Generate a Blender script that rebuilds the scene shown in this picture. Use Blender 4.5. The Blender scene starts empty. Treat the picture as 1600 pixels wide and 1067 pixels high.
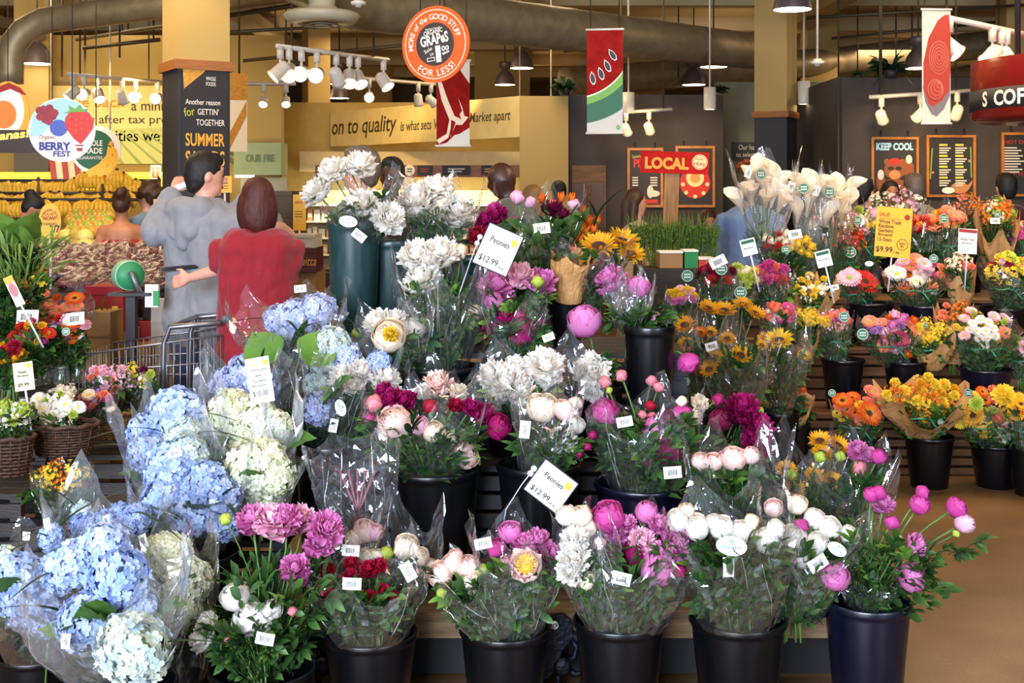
import bpy, math, random
from mathutils import Vector, Matrix, noise
PI = math.pi
sc = bpy.context.scene
COL = sc.collection
F, HZ, CH = 1900.0, 305.0, 1.65        # focal length in pixels (1600 wide), horizon row, eye height

# ---------------------------------------------------------------- camera, world, lights, exposure
cd = bpy.data.cameras.new('camera'); cam = bpy.data.objects.new('camera', cd); COL.objects.link(cam)
cam.location = (0, 0, CH); cam.rotation_euler = (PI / 2, 0, 0)
cd.sensor_width = 36; cd.lens = F / 1600 * 36; cd.shift_y = -(533.5 - HZ) / 1600
cd.clip_end = 200; cd.clip_start = 0.05
sc.camera = cam
sc.view_settings.view_transform = 'Standard'; sc.view_settings.look = 'None'
sc.view_settings.gamma = 1; sc.view_settings.use_curve_mapping = False
sc.view_settings.exposure = 0.0
sc.cycles.max_bounces = 7; sc.cycles.diffuse_bounces = 4; sc.cycles.glossy_bounces = 3
sc.cycles.transmission_bounces = 4; sc.cycles.transparent_max_bounces = 24
sc.cycles.caustics_reflective = False; sc.cycles.caustics_refractive = False
sc.cycles.sample_clamp_indirect = 4
w = bpy.data.worlds.new('daylight'); sc.world = w; w.use_nodes = True
bg = w.node_tree.nodes['Background']; bg.inputs[0].default_value = (0.72, 0.84, 1, 1); bg.inputs[1].default_value = 0.9

def lin(h):
    if isinstance(h, str):
        h = h.lstrip('#'); c = [int(h[i:i + 2], 16) / 255 for i in (0, 2, 4)]
    else: c = h
    return tuple(x / 12.92 if x <= 0.04045 else ((x + 0.055) / 1.055) ** 2.4 for x in c) + (1,)

def light(name, kind, loc, power, col='ffffff', aim=None, size=1, sy=None, spot=None, blend=.5):
    d = bpy.data.lights.new(name, kind); d.energy = power; d.color = lin(col)[:3]
    if kind == 'AREA':
        d.size = size
        if sy: d.shape = 'RECTANGLE'; d.size_y = sy
    elif kind in ('POINT', 'SPOT'): d.shadow_soft_size = size
    if kind == 'SPOT': d.spot_size = math.radians(spot); d.spot_blend = blend
    o = bpy.data.objects.new(name, d); COL.objects.link(o); o.location = loc
    if aim is not None: o.rotation_euler = (Vector(aim) - Vector(loc)).to_track_quat('-Z', 'Y').to_euler()
    return o

# daylight through the shop front behind the camera, cool white
light('storefront_daylight', 'AREA', (-2.5, -3.4, 2.5), 1420, 'dfeaff', (-.1, 4.9, 1.2), 4.0, 2.4)
light('storefront_daylight', 'AREA', (4.5, -3.0, 2.9), 330, 'dfeaff', (2.0, 6.5, .5), 2.6, 2.2)
# warm ceiling lighting of the shop; the first is soft fill added over the stand
WARM = 'ffdcae'
for lx, ly, pw in ((-.4, 4.2, 70), (-3.5, 8.5, 110), (3.2, 7.8, 160), (-6, 14, 85), (0, 14, 80), (6, 14.5, 75), (-2, 20, 90), (7, 21, 100), (0.5, 28, 110), (-9, 24, 70), (9, 28, 80)):
    light('ceiling_and_fill_light', 'AREA', (lx, ly, 4.25), pw, WARM, (lx, ly, 0), 1.6)

# ---------------------------------------------------------------- geometry helpers
def P(u, v, Y): return Vector(((u - 800) / F * Y, Y, CH - (v - HZ) / F * Y))
WM = {}
def put(o, parent=None, M=None):
    M = M.copy() if M is not None else Matrix.Identity(4)
    WM[o.name] = M
    if parent is not None:
        o.parent = parent; o.matrix_parent_inverse = WM[parent.name].inverted()
    o.matrix_basis = M
    COL.objects.link(o)
    return o
def obj(name, mesh, parent=None, M=None, label=None, cat=None, group=None, kind=None, mat=None):
    o = bpy.data.objects.new(name, mesh); put(o, parent, M)
    if mat is not None:
        o.material_slots[0].link = 'OBJECT'; o.material_slots[0].material = mat
    tag(o, label, cat, group, kind); return o
def tag(o, label=None, cat=None, group=None, kind=None):
    if label: o['label'] = label
    if cat: o['category'] = cat
    if group: o['group'] = group
    if kind: o['kind'] = kind
    return o
def thing(name, label, cat, loc=(0, 0, 0), group=None, rz=0):
    o = bpy.data.objects.new(name, None); o.empty_display_size = .05
    put(o, None, Matrix.Translation(loc) @ Matrix.Rotation(rz, 4, 'Z'))
    return tag(o, label, cat, group)

def T(*a): return Matrix.Translation(a if len(a) == 3 else a[0])
def RZ(a): return Matrix.Rotation(math.radians(a), 4, 'Z')
def RX(a): return Matrix.Rotation(math.radians(a), 4, 'X')
def RY(a): return Matrix.Rotation(math.radians(a), 4, 'Y')
def S(x, y=None, z=None):
    y = x if y is None else y; z = x if z is None else z
    return Matrix.Diagonal((x, y, z, 1))
def axis(pos, d, s=1, spin=0):
    return T(*pos) @ Vector(d).to_track_quat('Z', 'Y').to_matrix().to_4x4() @ Matrix.Rotation(spin, 4, 'Z') @ (S(s) if not isinstance(s, tuple) else S(*s))

class MB:
    def __init__(s): s.v = []; s.f = []; s.m = []; s.c = []; s.cm = 0; s.sm = True; s.smf = []
    def add(s, vs, fs, M=None, t=0, r=0):
        n = len(s.v)
        for q in vs:
            q = Vector(q[:3])
            s.v.append(M @ q if M is not None else q)
        s.c += [(t, r, 0, 1)] * len(vs) if not isinstance(t, list) else [(a, r, 0, 1) for a in t]
        for f in fs: s.f.append(tuple(i + n for i in f)); s.m.append(s.cm); s.smf.append(s.sm)
        return s
    def box(s, c, d, M=None, t=0):
        x, y, z = c; a, b, e = d[0] / 2, d[1] / 2, d[2] / 2
        vs = [(x + i * a, y + j * b, z + k * e) for i in (-1, 1) for j in (-1, 1) for k in (-1, 1)]
        sm = s.sm; s.sm = False
        s.add(vs, [(0, 1, 3, 2), (4, 6, 7, 5), (0, 4, 5, 1), (2, 3, 7, 6), (0, 2, 6, 4), (1, 5, 7, 3)], M, t); s.sm = sm
        return s
    def lathe(s, prof, n=20, M=None, t=0, cap=False):
        vs = []; fs = []
        for r, z in prof:
            for k in range(n): a = 2 * PI * k / n; vs.append((r * math.cos(a), r * math.sin(a), z))
        for i in range(len(prof) - 1):
            for k in range(n): fs.append((i * n + k, i * n + (k + 1) % n, (i + 1) * n + (k + 1) % n, (i + 1) * n + k))
        if cap: fs.append(tuple(range(n - 1, -1, -1))); fs.append(tuple((len(prof) - 1) * n + k for k in range(n)))
        return s.add(vs, fs, M, t)
    def tube(s, pts, r, n=6, M=None, t=0, cap=True, closed=False):
        pts = [Vector(p) for p in pts]; rs = r if isinstance(r, (list, tuple)) else [r] * len(pts)
        vs = []; fs = []; up = Vector((0, 0, 1)); N = None; L = len(pts)
        for i, p in enumerate(pts):
            d = (pts[(i + 1) % L] - pts[i - 1]) if closed else (pts[min(i + 1, L - 1)] - pts[max(i - 1, 0)])
            if d.length < 1e-9: d = Vector((0, 0, 1))
            d.normalize()
            if N is None:
                N = d.cross(up if abs(d.z) < .9 else Vector((1, 0, 0))).normalized()
            else:
                N = (N - d * N.dot(d)); N = N.normalized() if N.length > 1e-6 else d.orthogonal().normalized()
            B = d.cross(N)
            for k in range(n):
                a = 2 * PI * k / n; vs.append(p + (N * math.cos(a) + B * math.sin(a)) * rs[i])
        for i in range(L if closed else L - 1):
            j = (i + 1) % L
            for k in range(n): fs.append((i * n + k, i * n + (k + 1) % n, j * n + (k + 1) % n, j * n + k))
        if cap and not closed: fs.append(tuple(range(n - 1, -1, -1))); fs.append(tuple((L - 1) * n + k for k in range(n)))
        return s.add(vs, fs, M, t)
    def ball(s, c, r, n=10, m=7, M=None, t=0, rr=0):
        rx, ry, rz = r if isinstance(r, tuple) else (r, r, r)
        vs = [(c[0], c[1], c[2] - rz)]; fs = []
        for i in range(1, m):
            th = -PI / 2 + PI * i / m
            for k in range(n):
                a = 2 * PI * k / n
                vs.append((c[0] + rx * math.cos(th) * math.cos(a), c[1] + ry * math.cos(th) * math.sin(a), c[2] + rz * math.sin(th)))
        vs.append((c[0], c[1], c[2] + rz)); e = len(vs) - 1
        for k in range(n):
            fs.append((0, 1 + (k + 1) % n, 1 + k)); fs.append((e, e - n + k, e - n + (k + 1) % n))
            for i in range(m - 2): fs.append((1 + i * n + k, 1 + i * n + (k + 1) % n, 1 + (i + 1) * n + (k + 1) % n, 1 + (i + 1) * n + k))
        return s.add(vs, fs, M, t, rr)
    def grid(s, fn, nu, nv, M=None, tv=True, r=0, wrap=False):
        vs = []; ts = []; fs = []; c = nu if wrap else nu + 1
        for j in range(nv + 1):
            for i in range(c): vs.append(fn(i / nu, j / nv)); ts.append(j / nv if tv else 0)
        for j in range(nv):
            for i in range(nu): fs.append((j * c + i, j * c + (i + 1) % c, (j + 1) * c + (i + 1) % c, (j + 1) * c + i))
        return s.add(vs, fs, M, ts, r)
    def poly(s, pts, z=0, M=None):                       # flat polygon in the local xy plane
        return s.add([(p[0], p[1], z) for p in pts], [tuple(range(len(pts)))], M)
    def slab(s, pts, z0, z1, M=None):                    # extruded polygon
        n = len(pts); sm = s.sm; s.sm = False
        s.add([(p[0], p[1], z0) for p in pts] + [(p[0], p[1], z1) for p in pts],
              [tuple(range(n - 1, -1, -1)), tuple(range(n, 2 * n))] + [(i, (i + 1) % n, n + (i + 1) % n, n + i) for i in range(n)], M)
        s.sm = sm; return s
    def mesh(s, name, *mats):
        me = bpy.data.meshes.new(name); me.from_pydata([tuple(v) for v in s.v], [], s.f)
        for m in mats: me.materials.append(m)
        me.polygons.foreach_set('material_index', s.m); me.polygons.foreach_set('use_smooth', s.smf)
        a = me.attributes.new('tint', 'FLOAT_COLOR', 'POINT')
        a.data.foreach_set('color', [x for c in s.c for x in c]); me.update(); return me

def circ(cx, cy, rx, ry=None, n=24, a0=0, a1=360):
    ry = ry or rx; full = a1 - a0 == 360
    return [(cx + rx * math.cos(math.radians(a0 + (a1 - a0) * k / (n if full else n - 1))), cy + ry * math.sin(math.radians(a0 + (a1 - a0) * k / (n if full else n - 1)))) for k in range(n)]

# ---------------------------------------------------------------- materials
MC = {}
def mat(name, c, rough=.6, metal=0, c2=None, scale=6, bump=0, bscale=40, emit=None, es=0, spec=.5, sheen=0, coat=0, sub=0, stretch=None):
    if name in MC: return MC[name]
    m = bpy.data.materials.new(name); m.use_nodes = True; nt = m.node_tree; b = nt.nodes['Principled BSDF']; L = nt.links
    b.inputs['Roughness'].default_value = rough; b.inputs['Metallic'].default_value = metal; b.inputs['Specular IOR Level'].default_value = spec
    b.inputs['Coat Weight'].default_value = coat; b.inputs['Sheen Weight'].default_value = sheen
    c1 = lin(c); c2l = lin(c2) if c2 else tuple(x * .86 for x in c1[:3]) + (1,)
    tc = nt.nodes.new('ShaderNodeTexCoord'); mp = nt.nodes.new('ShaderNodeMapping'); L.new(tc.outputs['Object'], mp.inputs[0])
    if stretch: mp.inputs['Scale'].default_value = stretch
    n = nt.nodes.new('ShaderNodeTexNoise'); n.inputs['Scale'].default_value = scale; n.inputs['Detail'].default_value = 5; L.new(mp.outputs[0], n.inputs[0])
    r = nt.nodes.new('ShaderNodeValToRGB'); r.color_ramp.elements[0].position = .32; r.color_ramp.elements[1].position = .68
    r.color_ramp.elements[0].color = c2l; r.color_ramp.elements[1].color = c1
    L.new(n.outputs[0], r.inputs[0]); L.new(r.outputs[0], b.inputs['Base Color'])
    if bump:
        n2 = nt.nodes.new('ShaderNodeTexNoise'); n2.inputs['Scale'].default_value = bscale; n2.inputs['Detail'].default_value = 4; L.new(mp.outputs[0], n2.inputs[0])
        bp = nt.nodes.new('ShaderNodeBump'); bp.inputs['Strength'].default_value = bump; bp.inputs['Distance'].default_value = .01
        L.new(n2.outputs[0], bp.inputs['Height']); L.new(bp.outputs[0], b.inputs['Normal'])
    if emit: b.inputs['Emission Color'].default_value = lin(emit); b.inputs['Emission Strength'].default_value = es
    MC[name] = m; return m

def petalmat(name, base, tip, var=None, rough=.55, amt=.5, trans=.25, pos=(.1, .9)):
    """pigment runs from the petal's base to its tip (tint.r); single petals or florets vary (tint.g)"""
    if name in MC: return MC[name]
    m = bpy.data.materials.new(name); m.use_nodes = True; nt = m.node_tree; b = nt.nodes['Principled BSDF']; L = nt.links
    at = nt.nodes.new('ShaderNodeAttribute'); at.attribute_name = 'tint'; sp = nt.nodes.new('ShaderNodeSeparateColor'); L.new(at.outputs[0], sp.inputs[0])
    r = nt.nodes.new('ShaderNodeValToRGB'); e = r.color_ramp.elements; e[0].position, e[1].position = pos; e[0].color = lin(base); e[1].color = lin(tip)
    L.new(sp.outputs[0], r.inputs[0])
    mx = nt.nodes.new('ShaderNodeMix'); mx.data_type = 'RGBA'; L.new(r.outputs[0], mx.inputs[6]); mx.inputs[7].default_value = lin(var or tip)
    oi = nt.nodes.new('ShaderNodeObjectInfo')
    ma = nt.nodes.new('ShaderNodeMath'); ma.operation = 'MULTIPLY_ADD'; L.new(oi.outputs['Random'], ma.inputs[0]); ma.inputs[1].default_value = .35; ma.inputs[2].default_value = -.17
    m2 = nt.nodes.new('ShaderNodeMath'); m2.operation = 'ADD'; L.new(ma.outputs[0], m2.inputs[0]); L.new(sp.outputs[1], m2.inputs[1])
    m3 = nt.nodes.new('ShaderNodeMath'); m3.operation = 'MULTIPLY'; m3.use_clamp = True; L.new(m2.outputs[0], m3.inputs[0]); m3.inputs[1].default_value = amt
    L.new(m3.outputs[0], mx.inputs[0]); L.new(mx.outputs[2], b.inputs['Base Color'])
    b.inputs['Roughness'].default_value = rough; b.inputs['Specular IOR Level'].default_value = .25
    if trans:
        tr = nt.nodes.new('ShaderNodeBsdfTranslucent'); L.new(mx.outputs[2], tr.inputs[0]); ms = nt.nodes.new('ShaderNodeMixShader'); ms.inputs[0].default_value = trans
        L.new(b.outputs[0], ms.inputs[1]); L.new(tr.outputs[0], ms.inputs[2]); L.new(ms.outputs[0], nt.nodes['Material Output'].inputs[0])
    MC[name] = m; return m

def film(name, tint=(1, 1, 1), haze=.02, lo=.055, hi=.75, rough=.035, hcol='e8eef4'):
    """clear wrapping film: sees through, mirrors at glancing angles, a little milky"""
    if name in MC: return MC[name]
    m = bpy.data.materials.new(name); m.use_nodes = True; nt = m.node_tree; L = nt.links
    nt.nodes.remove(nt.nodes['Principled BSDF']); out = nt.nodes['Material Output']
    tr = nt.nodes.new('ShaderNodeBsdfTransparent'); tr.inputs[0].default_value = tint + (1,)
    gl = nt.nodes.new('ShaderNodeBsdfGlossy'); gl.inputs['Roughness'].default_value = rough; gl.inputs[0].default_value = (.95, .97, 1, 1)
    df = nt.nodes.new('ShaderNodeBsdfDiffuse'); df.inputs[0].default_value = lin(hcol)
    lw = nt.nodes.new('ShaderNodeLayerWeight'); lw.inputs[0].default_value = .35
    mr = nt.nodes.new('ShaderNodeMapRange'); L.new(lw.outputs['Facing'], mr.inputs[0]); mr.inputs[3].default_value = lo; mr.inputs[4].default_value = hi
    tc = nt.nodes.new('ShaderNodeTexCoord'); n = nt.nodes.new('ShaderNodeTexNoise'); n.inputs['Scale'].default_value = 22; n.inputs['Detail'].default_value = 3; L.new(tc.outputs['Object'], n.inputs[0])
    bp = nt.nodes.new('ShaderNodeBump'); bp.inputs['Strength'].default_value = .35; bp.inputs['Distance'].default_value = .01; L.new(n.outputs[0], bp.inputs['Height'])
    L.new(bp.outputs[0], gl.inputs['Normal']); L.new(bp.outputs[0], lw.inputs['Normal'])
    a = nt.nodes.new('ShaderNodeMixShader'); a.inputs[0].default_value = haze; L.new(tr.outputs[0], a.inputs[1]); L.new(df.outputs[0], a.inputs[2])
    c = nt.nodes.new('ShaderNodeMixShader'); L.new(mr.outputs[0], c.inputs[0]); L.new(a.outputs[0], c.inputs[1]); L.new(gl.outputs[0], c.inputs[2])
    L.new(c.outputs[0], out.inputs[0]); MC[name] = m; return m

black_plastic = mat('black_plastic', '08090d', .3, c2='060709', spec=.35, coat=.08)
blue_plastic = mat('dark_blue_plastic', '090b20', .28, c2='070918', spec=.6)
green_leaf = petalmat('leaf_green', '2c4a1c', '4d7333', '1d3a1c', .42, .8, .18)
dark_leaf = petalmat('leaf_dark_green', '16301a', '2b4f26', '0f2614', .45, .8, .1)
lime_leaf = petalmat('leaf_lime', '4a7a24', '86a845', '3a6424', .42, .7, .25)
stem_green = mat('stem_green', '5a7a38', .5, c2='47662a', scale=30)
white_card = mat('white_card', 'f2f0e8', .6, c2='ecebe2')
black_ink = mat('black_ink', '17151a', .6)
cel = film('clear_film')
cel_hazy = film('milky_film', haze=.08, lo=.05, hi=.7)
kraft = mat('kraft_paper', 'b98a55', .75, c2='a3753f', scale=9, bump=.4, bscale=30)
dark_wood = mat('dark_stained_wood', '2a1f19', .55, c2='1b1411', scale=5, stretch=(1, 8, 8), bump=.3, bscale=30)
tan_wood = mat('warm_brown_wood', '6e4a27', .6, c2='4d3119', scale=4, stretch=(1, 9, 9), bump=.3, bscale=30)
pale_wood = mat('weathered_wood', '8a7050', .7, c2='604a33', scale=5, stretch=(1, 9, 9), bump=.5, bscale=30)
metal_grey = mat('grey_metal', '77757a', .4, .6)
# ---------------------------------------------------------------- flowers
def petal(mb, phi, a0, a1, L, W, cup=.3, ruf=.0, r0=0, z0=0, nu=3, nv=4, rnd=None, curve=1.0, shape=.9, notch=0):
    """a petal that leaves the centre at azimuth phi; its angle from the axis goes a0 -> a1 (degrees)"""
    rnd = rnd or random; a0, a1 = math.radians(a0), math.radians(a1)
    rs, zs, an = [r0], [z0], [a0]
    for j in range(1, nv + 1):
        a = a0 + (a1 - a0) * (j / nv) ** curve
        rs.append(rs[-1] + L / nv * math.sin(a)); zs.append(zs[-1] + L / nv * math.cos(a)); an.append(a)
    co, si = math.cos(phi), math.sin(phi); vs = []; ts = []
    for j in range(nv + 1):
        t = j / nv
        wd = W * (math.sin(PI * (.12 + .88 * t * shape)) if shape < 1 else math.sin(PI * min(t * .93 + .07, 1)))
        if j == nv: wd = max(wd, W * .35) if shape < .9 else wd
        for i in range(nu + 1):
            x = i / nu * 2 - 1
            cc = cup * W * (x * x - .3)
            r = rs[j] - cc * math.cos(an[j]); z = zs[j] + cc * math.sin(an[j])
            if j == nv: r -= notch * L * (1 - abs(x)) * math.sin(an[j]); z -= notch * L * (1 - abs(x)) * math.cos(an[j])
            q = ruf * t * t
            y = x * wd + rnd.uniform(-q, q) * .6; r += rnd.uniform(-q, q); z += rnd.uniform(-q, q)
            vs.append((r * co - y * si, r * si + y * co, z)); ts.append(t)
    c = nu + 1
    mb.add(vs, [(j * c + i, j * c + i + 1, (j + 1) * c + i + 1, (j + 1) * c + i) for j in range(nv) for i in range(nu)], None, ts, rnd.random())

def sepals(mb, n, L, W, a0, a1, r0=0, z0=0, rnd=None):
    m = mb.cm; mb.cm = 1
    for k in range(n): petal(mb, 2 * PI * k / n + .3, a0, a1, L, W, .3, 0, r0, z0, 2, 4, rnd, shape=.95)
    mb.cm = m

def fl_full(rnd):                                     # ruffled double peony, radius about 1
    mb = MB()
    for k in range(9): petal(mb, 2 * PI * k / 9 + rnd.uniform(-.2, .2), 112, rnd.uniform(10, 60), 1.15, .52, .3, .07, .05, -.45, 4, 5, rnd)
    for ring, (n, a, L, rr) in enumerate(((15, 86, .98, .1), (15, 66, .95, .12), (14, 48, .92, .12), (11, 31, .88, .1), (8, 15, .84, .06), (3, 4, .8, 0))):
        for k in range(n):
            aa = a + rnd.uniform(-9, 9)
            petal(mb, 2 * PI * k / n + ring * .7 + rnd.uniform(-.2, .2), aa + rnd.uniform(4, 20), aa - rnd.uniform(5, 40), L * rnd.uniform(.9, 1.12), .25, .35, .085, rr, -.1, 3, 3, rnd, notch=rnd.uniform(0, .16))
    sepals(mb, 5, .5, .16, 120, 80, .05, -.5, rnd); return mb
def fl_ball(rnd):                                     # half-open round peony made of big overlapping shells
    mb = MB(); mb.ball((0, 0, -.05), .72, 10, 8, None, .2)
    for ring, (n, rad, top) in enumerate(((5, 1.0, 30), (6, .93, 52), (6, .86, 66), (5, .77, 80))):
        for k in range(n):
            ph = 2 * PI * k / n + ring * .55 + rnd.uniform(-.18, .18); vs = []; ts = []; R = rad * rnd.uniform(.95, 1.05); r_ = rnd.random(); NI, NJ = 4, 6
            Lt = top + rnd.uniform(-10, 8); lo = -80 + ring * 14; sk = rnd.uniform(-.12, .12)
            for j in range(NJ + 1):
                q = j / NJ; la = math.radians(lo + (Lt - lo) * q); wd = .86 * math.sin(PI * (.1 + .68 * q)) * (1.0 - .08 * ring)
                for i in range(NI + 1):
                    x = (i / NI * 2 - 1); la2 = la - .16 * x * x * q
                    lo_a = ph + sk * q + x * wd / max(.42, math.cos(la))
                    rr = R * (1 + .045 * x * x * q + (.07 if j == NJ else 0)) + .03 * rnd.uniform(-1, 1) * q
                    vs.append((rr * math.cos(la2) * math.cos(lo_a), rr * math.cos(la2) * math.sin(lo_a), rr * .95 * math.sin(la2))); ts.append(q)
            c = NI + 1
            mb.add(vs, [(j * c + i, j * c + i + 1, (j + 1) * c + i + 1, (j + 1) * c + i) for j in range(NJ) for i in range(NI)], None, ts, r_)
    for k in range(16): petal(mb, k * 2.4, 25 + k * 1.5, -30, .5, .17, .35, .06, .1 + .018 * k, .5, 2, 3, rnd, notch=.1)
    sepals(mb, 4, .95, .26, 100, 20, .1, -.98, rnd); return mb
def fl_bud(rnd):                                      # closed bud, half wrapped in green sepals
    mb = MB(); mb.ball((0, 0, 0), (.88, .88, .98), 10, 8, None, .5)
    for k in range(4): petal(mb, k * 1.57, 70, -35, 2.1, .75, .1, .01, .25, -.95, 3, 6, rnd)
    sepals(mb, 4, 1.5, .5, 92, -12, .12, -1.0, rnd); return mb
def fl_bowl(rnd):                                     # open peony with a mass of stamens in its middle
    mb = MB()
    for k in range(8): petal(mb, 2 * PI * k / 8 + rnd.uniform(-.1, .1), 115, 5 + rnd.uniform(-10, 35), 1.25, .58, .35, .05, .05, -.45, 4, 5, rnd)
    for k in range(6): petal(mb, 2 * PI * k / 6 + .3, 95, 0, 1.05, .5, .35, .05, .05, -.35, 4, 5, rnd)
    mb.cm = 2; mb.ball((0, 0, -.1), (.45, .45, .3), 10, 6)
    for k in range(60):
        a = k * 2.4; r = .5 * math.sqrt(k / 60); petal(mb, a, r * 60, r * 110, .38, .06, .1, .03, r * .7, .05, 1, 2, rnd)
    mb.cm = 0; sepals(mb, 5, .5, .16, 120, 80, .05, -.5, rnd); return mb
def fl_hyd(rnd):                                      # hydrangea head of four-petalled florets
    mb = MB(); mb.ball((0, 0, -.05), (.8, .8, .72), 12, 8, None, 0, 0); n = 190
    for k in range(n):
        z = 1 - 1.72 * (k + .5) / n; a = k * 2.39996 + rnd.uniform(-.15, .15); r = math.sqrt(max(0, 1 - z * z)); R = rnd.uniform(.88, 1.04)
        p = Vector((r * math.cos(a) * R, r * math.sin(a) * R, z * .9 * R)); s = rnd.uniform(.16, .21)
        d = (p + Vector([rnd.uniform(-.5, .5) for _ in range(3)])).normalized()
        M = axis(p, d, s, rnd.uniform(0, 6)); rr = rnd.random()
        for q in range(4):
            c, s2 = math.cos(q * PI / 2), math.sin(q * PI / 2)
            pts = [(0, 0, 0), (.55, -.5, .14), (.62, 0, .02), (.55, .5, .14), (1.05, -.32, .1 + rnd.uniform(-.15, .15)), (1.12, .3, .1 + rnd.uniform(-.15, .15))]
            mb.add([(x * c - y * s2, x * s2 + y * c, zz) for x, y, zz in pts], [(0, 1, 2), (0, 2, 3), (1, 4, 2), (2, 4, 5), (2, 5, 3)], M, [0, .6, .5, .6, 1, 1], rr)
    return mb
def fl_ray(rnd, n=26, rings=2, disc=.24, droop=0, W=.11):     # gerbera or daisy
    mb = MB()
    for ring in range(rings):
        L = 1 - .14 * ring - disc * .5
        for k in range(n): petal(mb, 2 * PI * (k + ring * .5) / n, 78 - 14 * ring + rnd.uniform(-6, 6) + droop, 92 - 16 * ring + droop, L * rnd.uniform(.93, 1.04), W, .2, .01, disc * .5, .02 * ring, 2, 3, rnd, shape=.8)
    mb.cm = 2; mb.lathe([(0.001, .1), (disc * .55, .13), (disc, .08), (disc * 1.05, 0), (disc * .4, -.1), (.12, -.25), (.08, -.4)], 14, None, .3)
    return mb
def fl_sun(rnd):                                      # sunflower: pointed rays, broad domed disc
    mb = MB()
    for ring in range(3):
        n = 20
        for k in range(n): petal(mb, 2 * PI * (k + ring * .37) / n + rnd.uniform(-.06, .06), 70 - 15 * ring + rnd.uniform(-14, 14), 85 - 18 * ring + rnd.uniform(-22, 22), .72 * rnd.uniform(.85, 1.1), .1, .3, .02, .36, .03 * ring, 2, 4, rnd, shape=1)
    mb.cm = 2; mb.lathe([(.001, .1), (.15, .09), (.3, .16), (.42, .1), (.45, 0), (.3, -.12), (.1, -.2)], 16, None, .3)
    mb.cm = 1
    for k in range(12): petal(mb, k * .524, 110, 70, .5, .12, .2, 0, .2, -.12, 2, 3, rnd, shape=.97)
    return mb
def fl_tulip(rnd):
    mb = MB()
    for k in range(3): petal(mb, 2 * PI * k / 3 + .5, 70, -12, 1.9, .5, .35, 0, .1, -.9, 4, 6, rnd, curve=.4, shape=1)
    for k in range(3): petal(mb, 2 * PI * k / 3 - .5, 78, -4, 2.0, .55, .35, 0, .1, -.95, 4, 6, rnd, curve=.4, shape=1)
    mb.cm = 1; mb.lathe([(.05, -1.1), (.18, -.92), (.1, -.8)], 6); mb.cm = 0
    return mb
def fl_rose(rnd):
    mb = MB(); mb.ball((0, 0, -.1), .5, 8, 6, None, .5)
    for ring, (n, a0, a1, L, W) in enumerate(((5, 100, 30, 1.25, .55), (5, 90, 8, 1.15, .5), (5, 80, -12, 1.05, .42), (4, 60, -18, .95, .3), (3, 30, -20, .85, .2))):
        for k in range(n): petal(mb, 2 * PI * k / n + ring * .6, a0, a1, L, W, .4, .04, .05, -.55, 3, 4, rnd)
    return mb
def fl_mum(rnd, n=90):                                # pompon chrysanthemum, carnation
    mb = MB(); mb.ball((0, 0, -.1), .45, 8, 6, None, .2)
    for k in range(n):
        z = 1 - 1.35 * (k + .5) / n; a = k * 2.39996; th = math.degrees(math.acos(z))
        petal(mb, a, th * .7, th + rnd.uniform(-15, 25), .85 * rnd.uniform(.85, 1.08), .13, .4, .035, .06, -.15, 2, 2, rnd, shape=.8)
    return mb
def fl_calla(rnd):
    mb = MB()
    def fn(u, t):
        a = (u - .5) * 2 * PI * .95; r = (.12 + .42 * t ** 1.6) * (1 + .35 * math.cos(a) * t); lip = (1 - abs(u - .5) * 2) * t * t
        return (r * math.cos(a) + lip * .35, r * math.sin(a), -1 + 1.7 * t + lip * .55)
    mb.grid(fn, 12, 6); mb.cm = 2; mb.tube([(0, 0, -.8), (0.02, 0, -.1), (.05, 0, .45)], [.08, .08, .04], 6); return mb
def fl_spray(rnd, n=16):                              # tuft of small blossoms (alstroemeria, statice, filler)
    mb = MB()
    for k in range(n):
        d = Vector((rnd.gauss(0, .6), rnd.gauss(0, .6), rnd.uniform(.1, 1))).normalized(); p = d * rnd.uniform(.55, .95); p.z -= .2
        M = axis(p, d, rnd.uniform(.2, .3), rnd.uniform(0, 6)); b = MB()
        for q in range(5): petal(b, q * 1.257, 40, 80, 1.0, .36, .2, .02, .02, -.2, 2, 2, rnd)
        mb.add(b.v, b.f, M, [c[0] for c in b.c], rnd.random())
        mb.cm = 1; mb.tube([(0, 0, -.9), p], .025, 3); mb.cm = 0
    return mb

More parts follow.
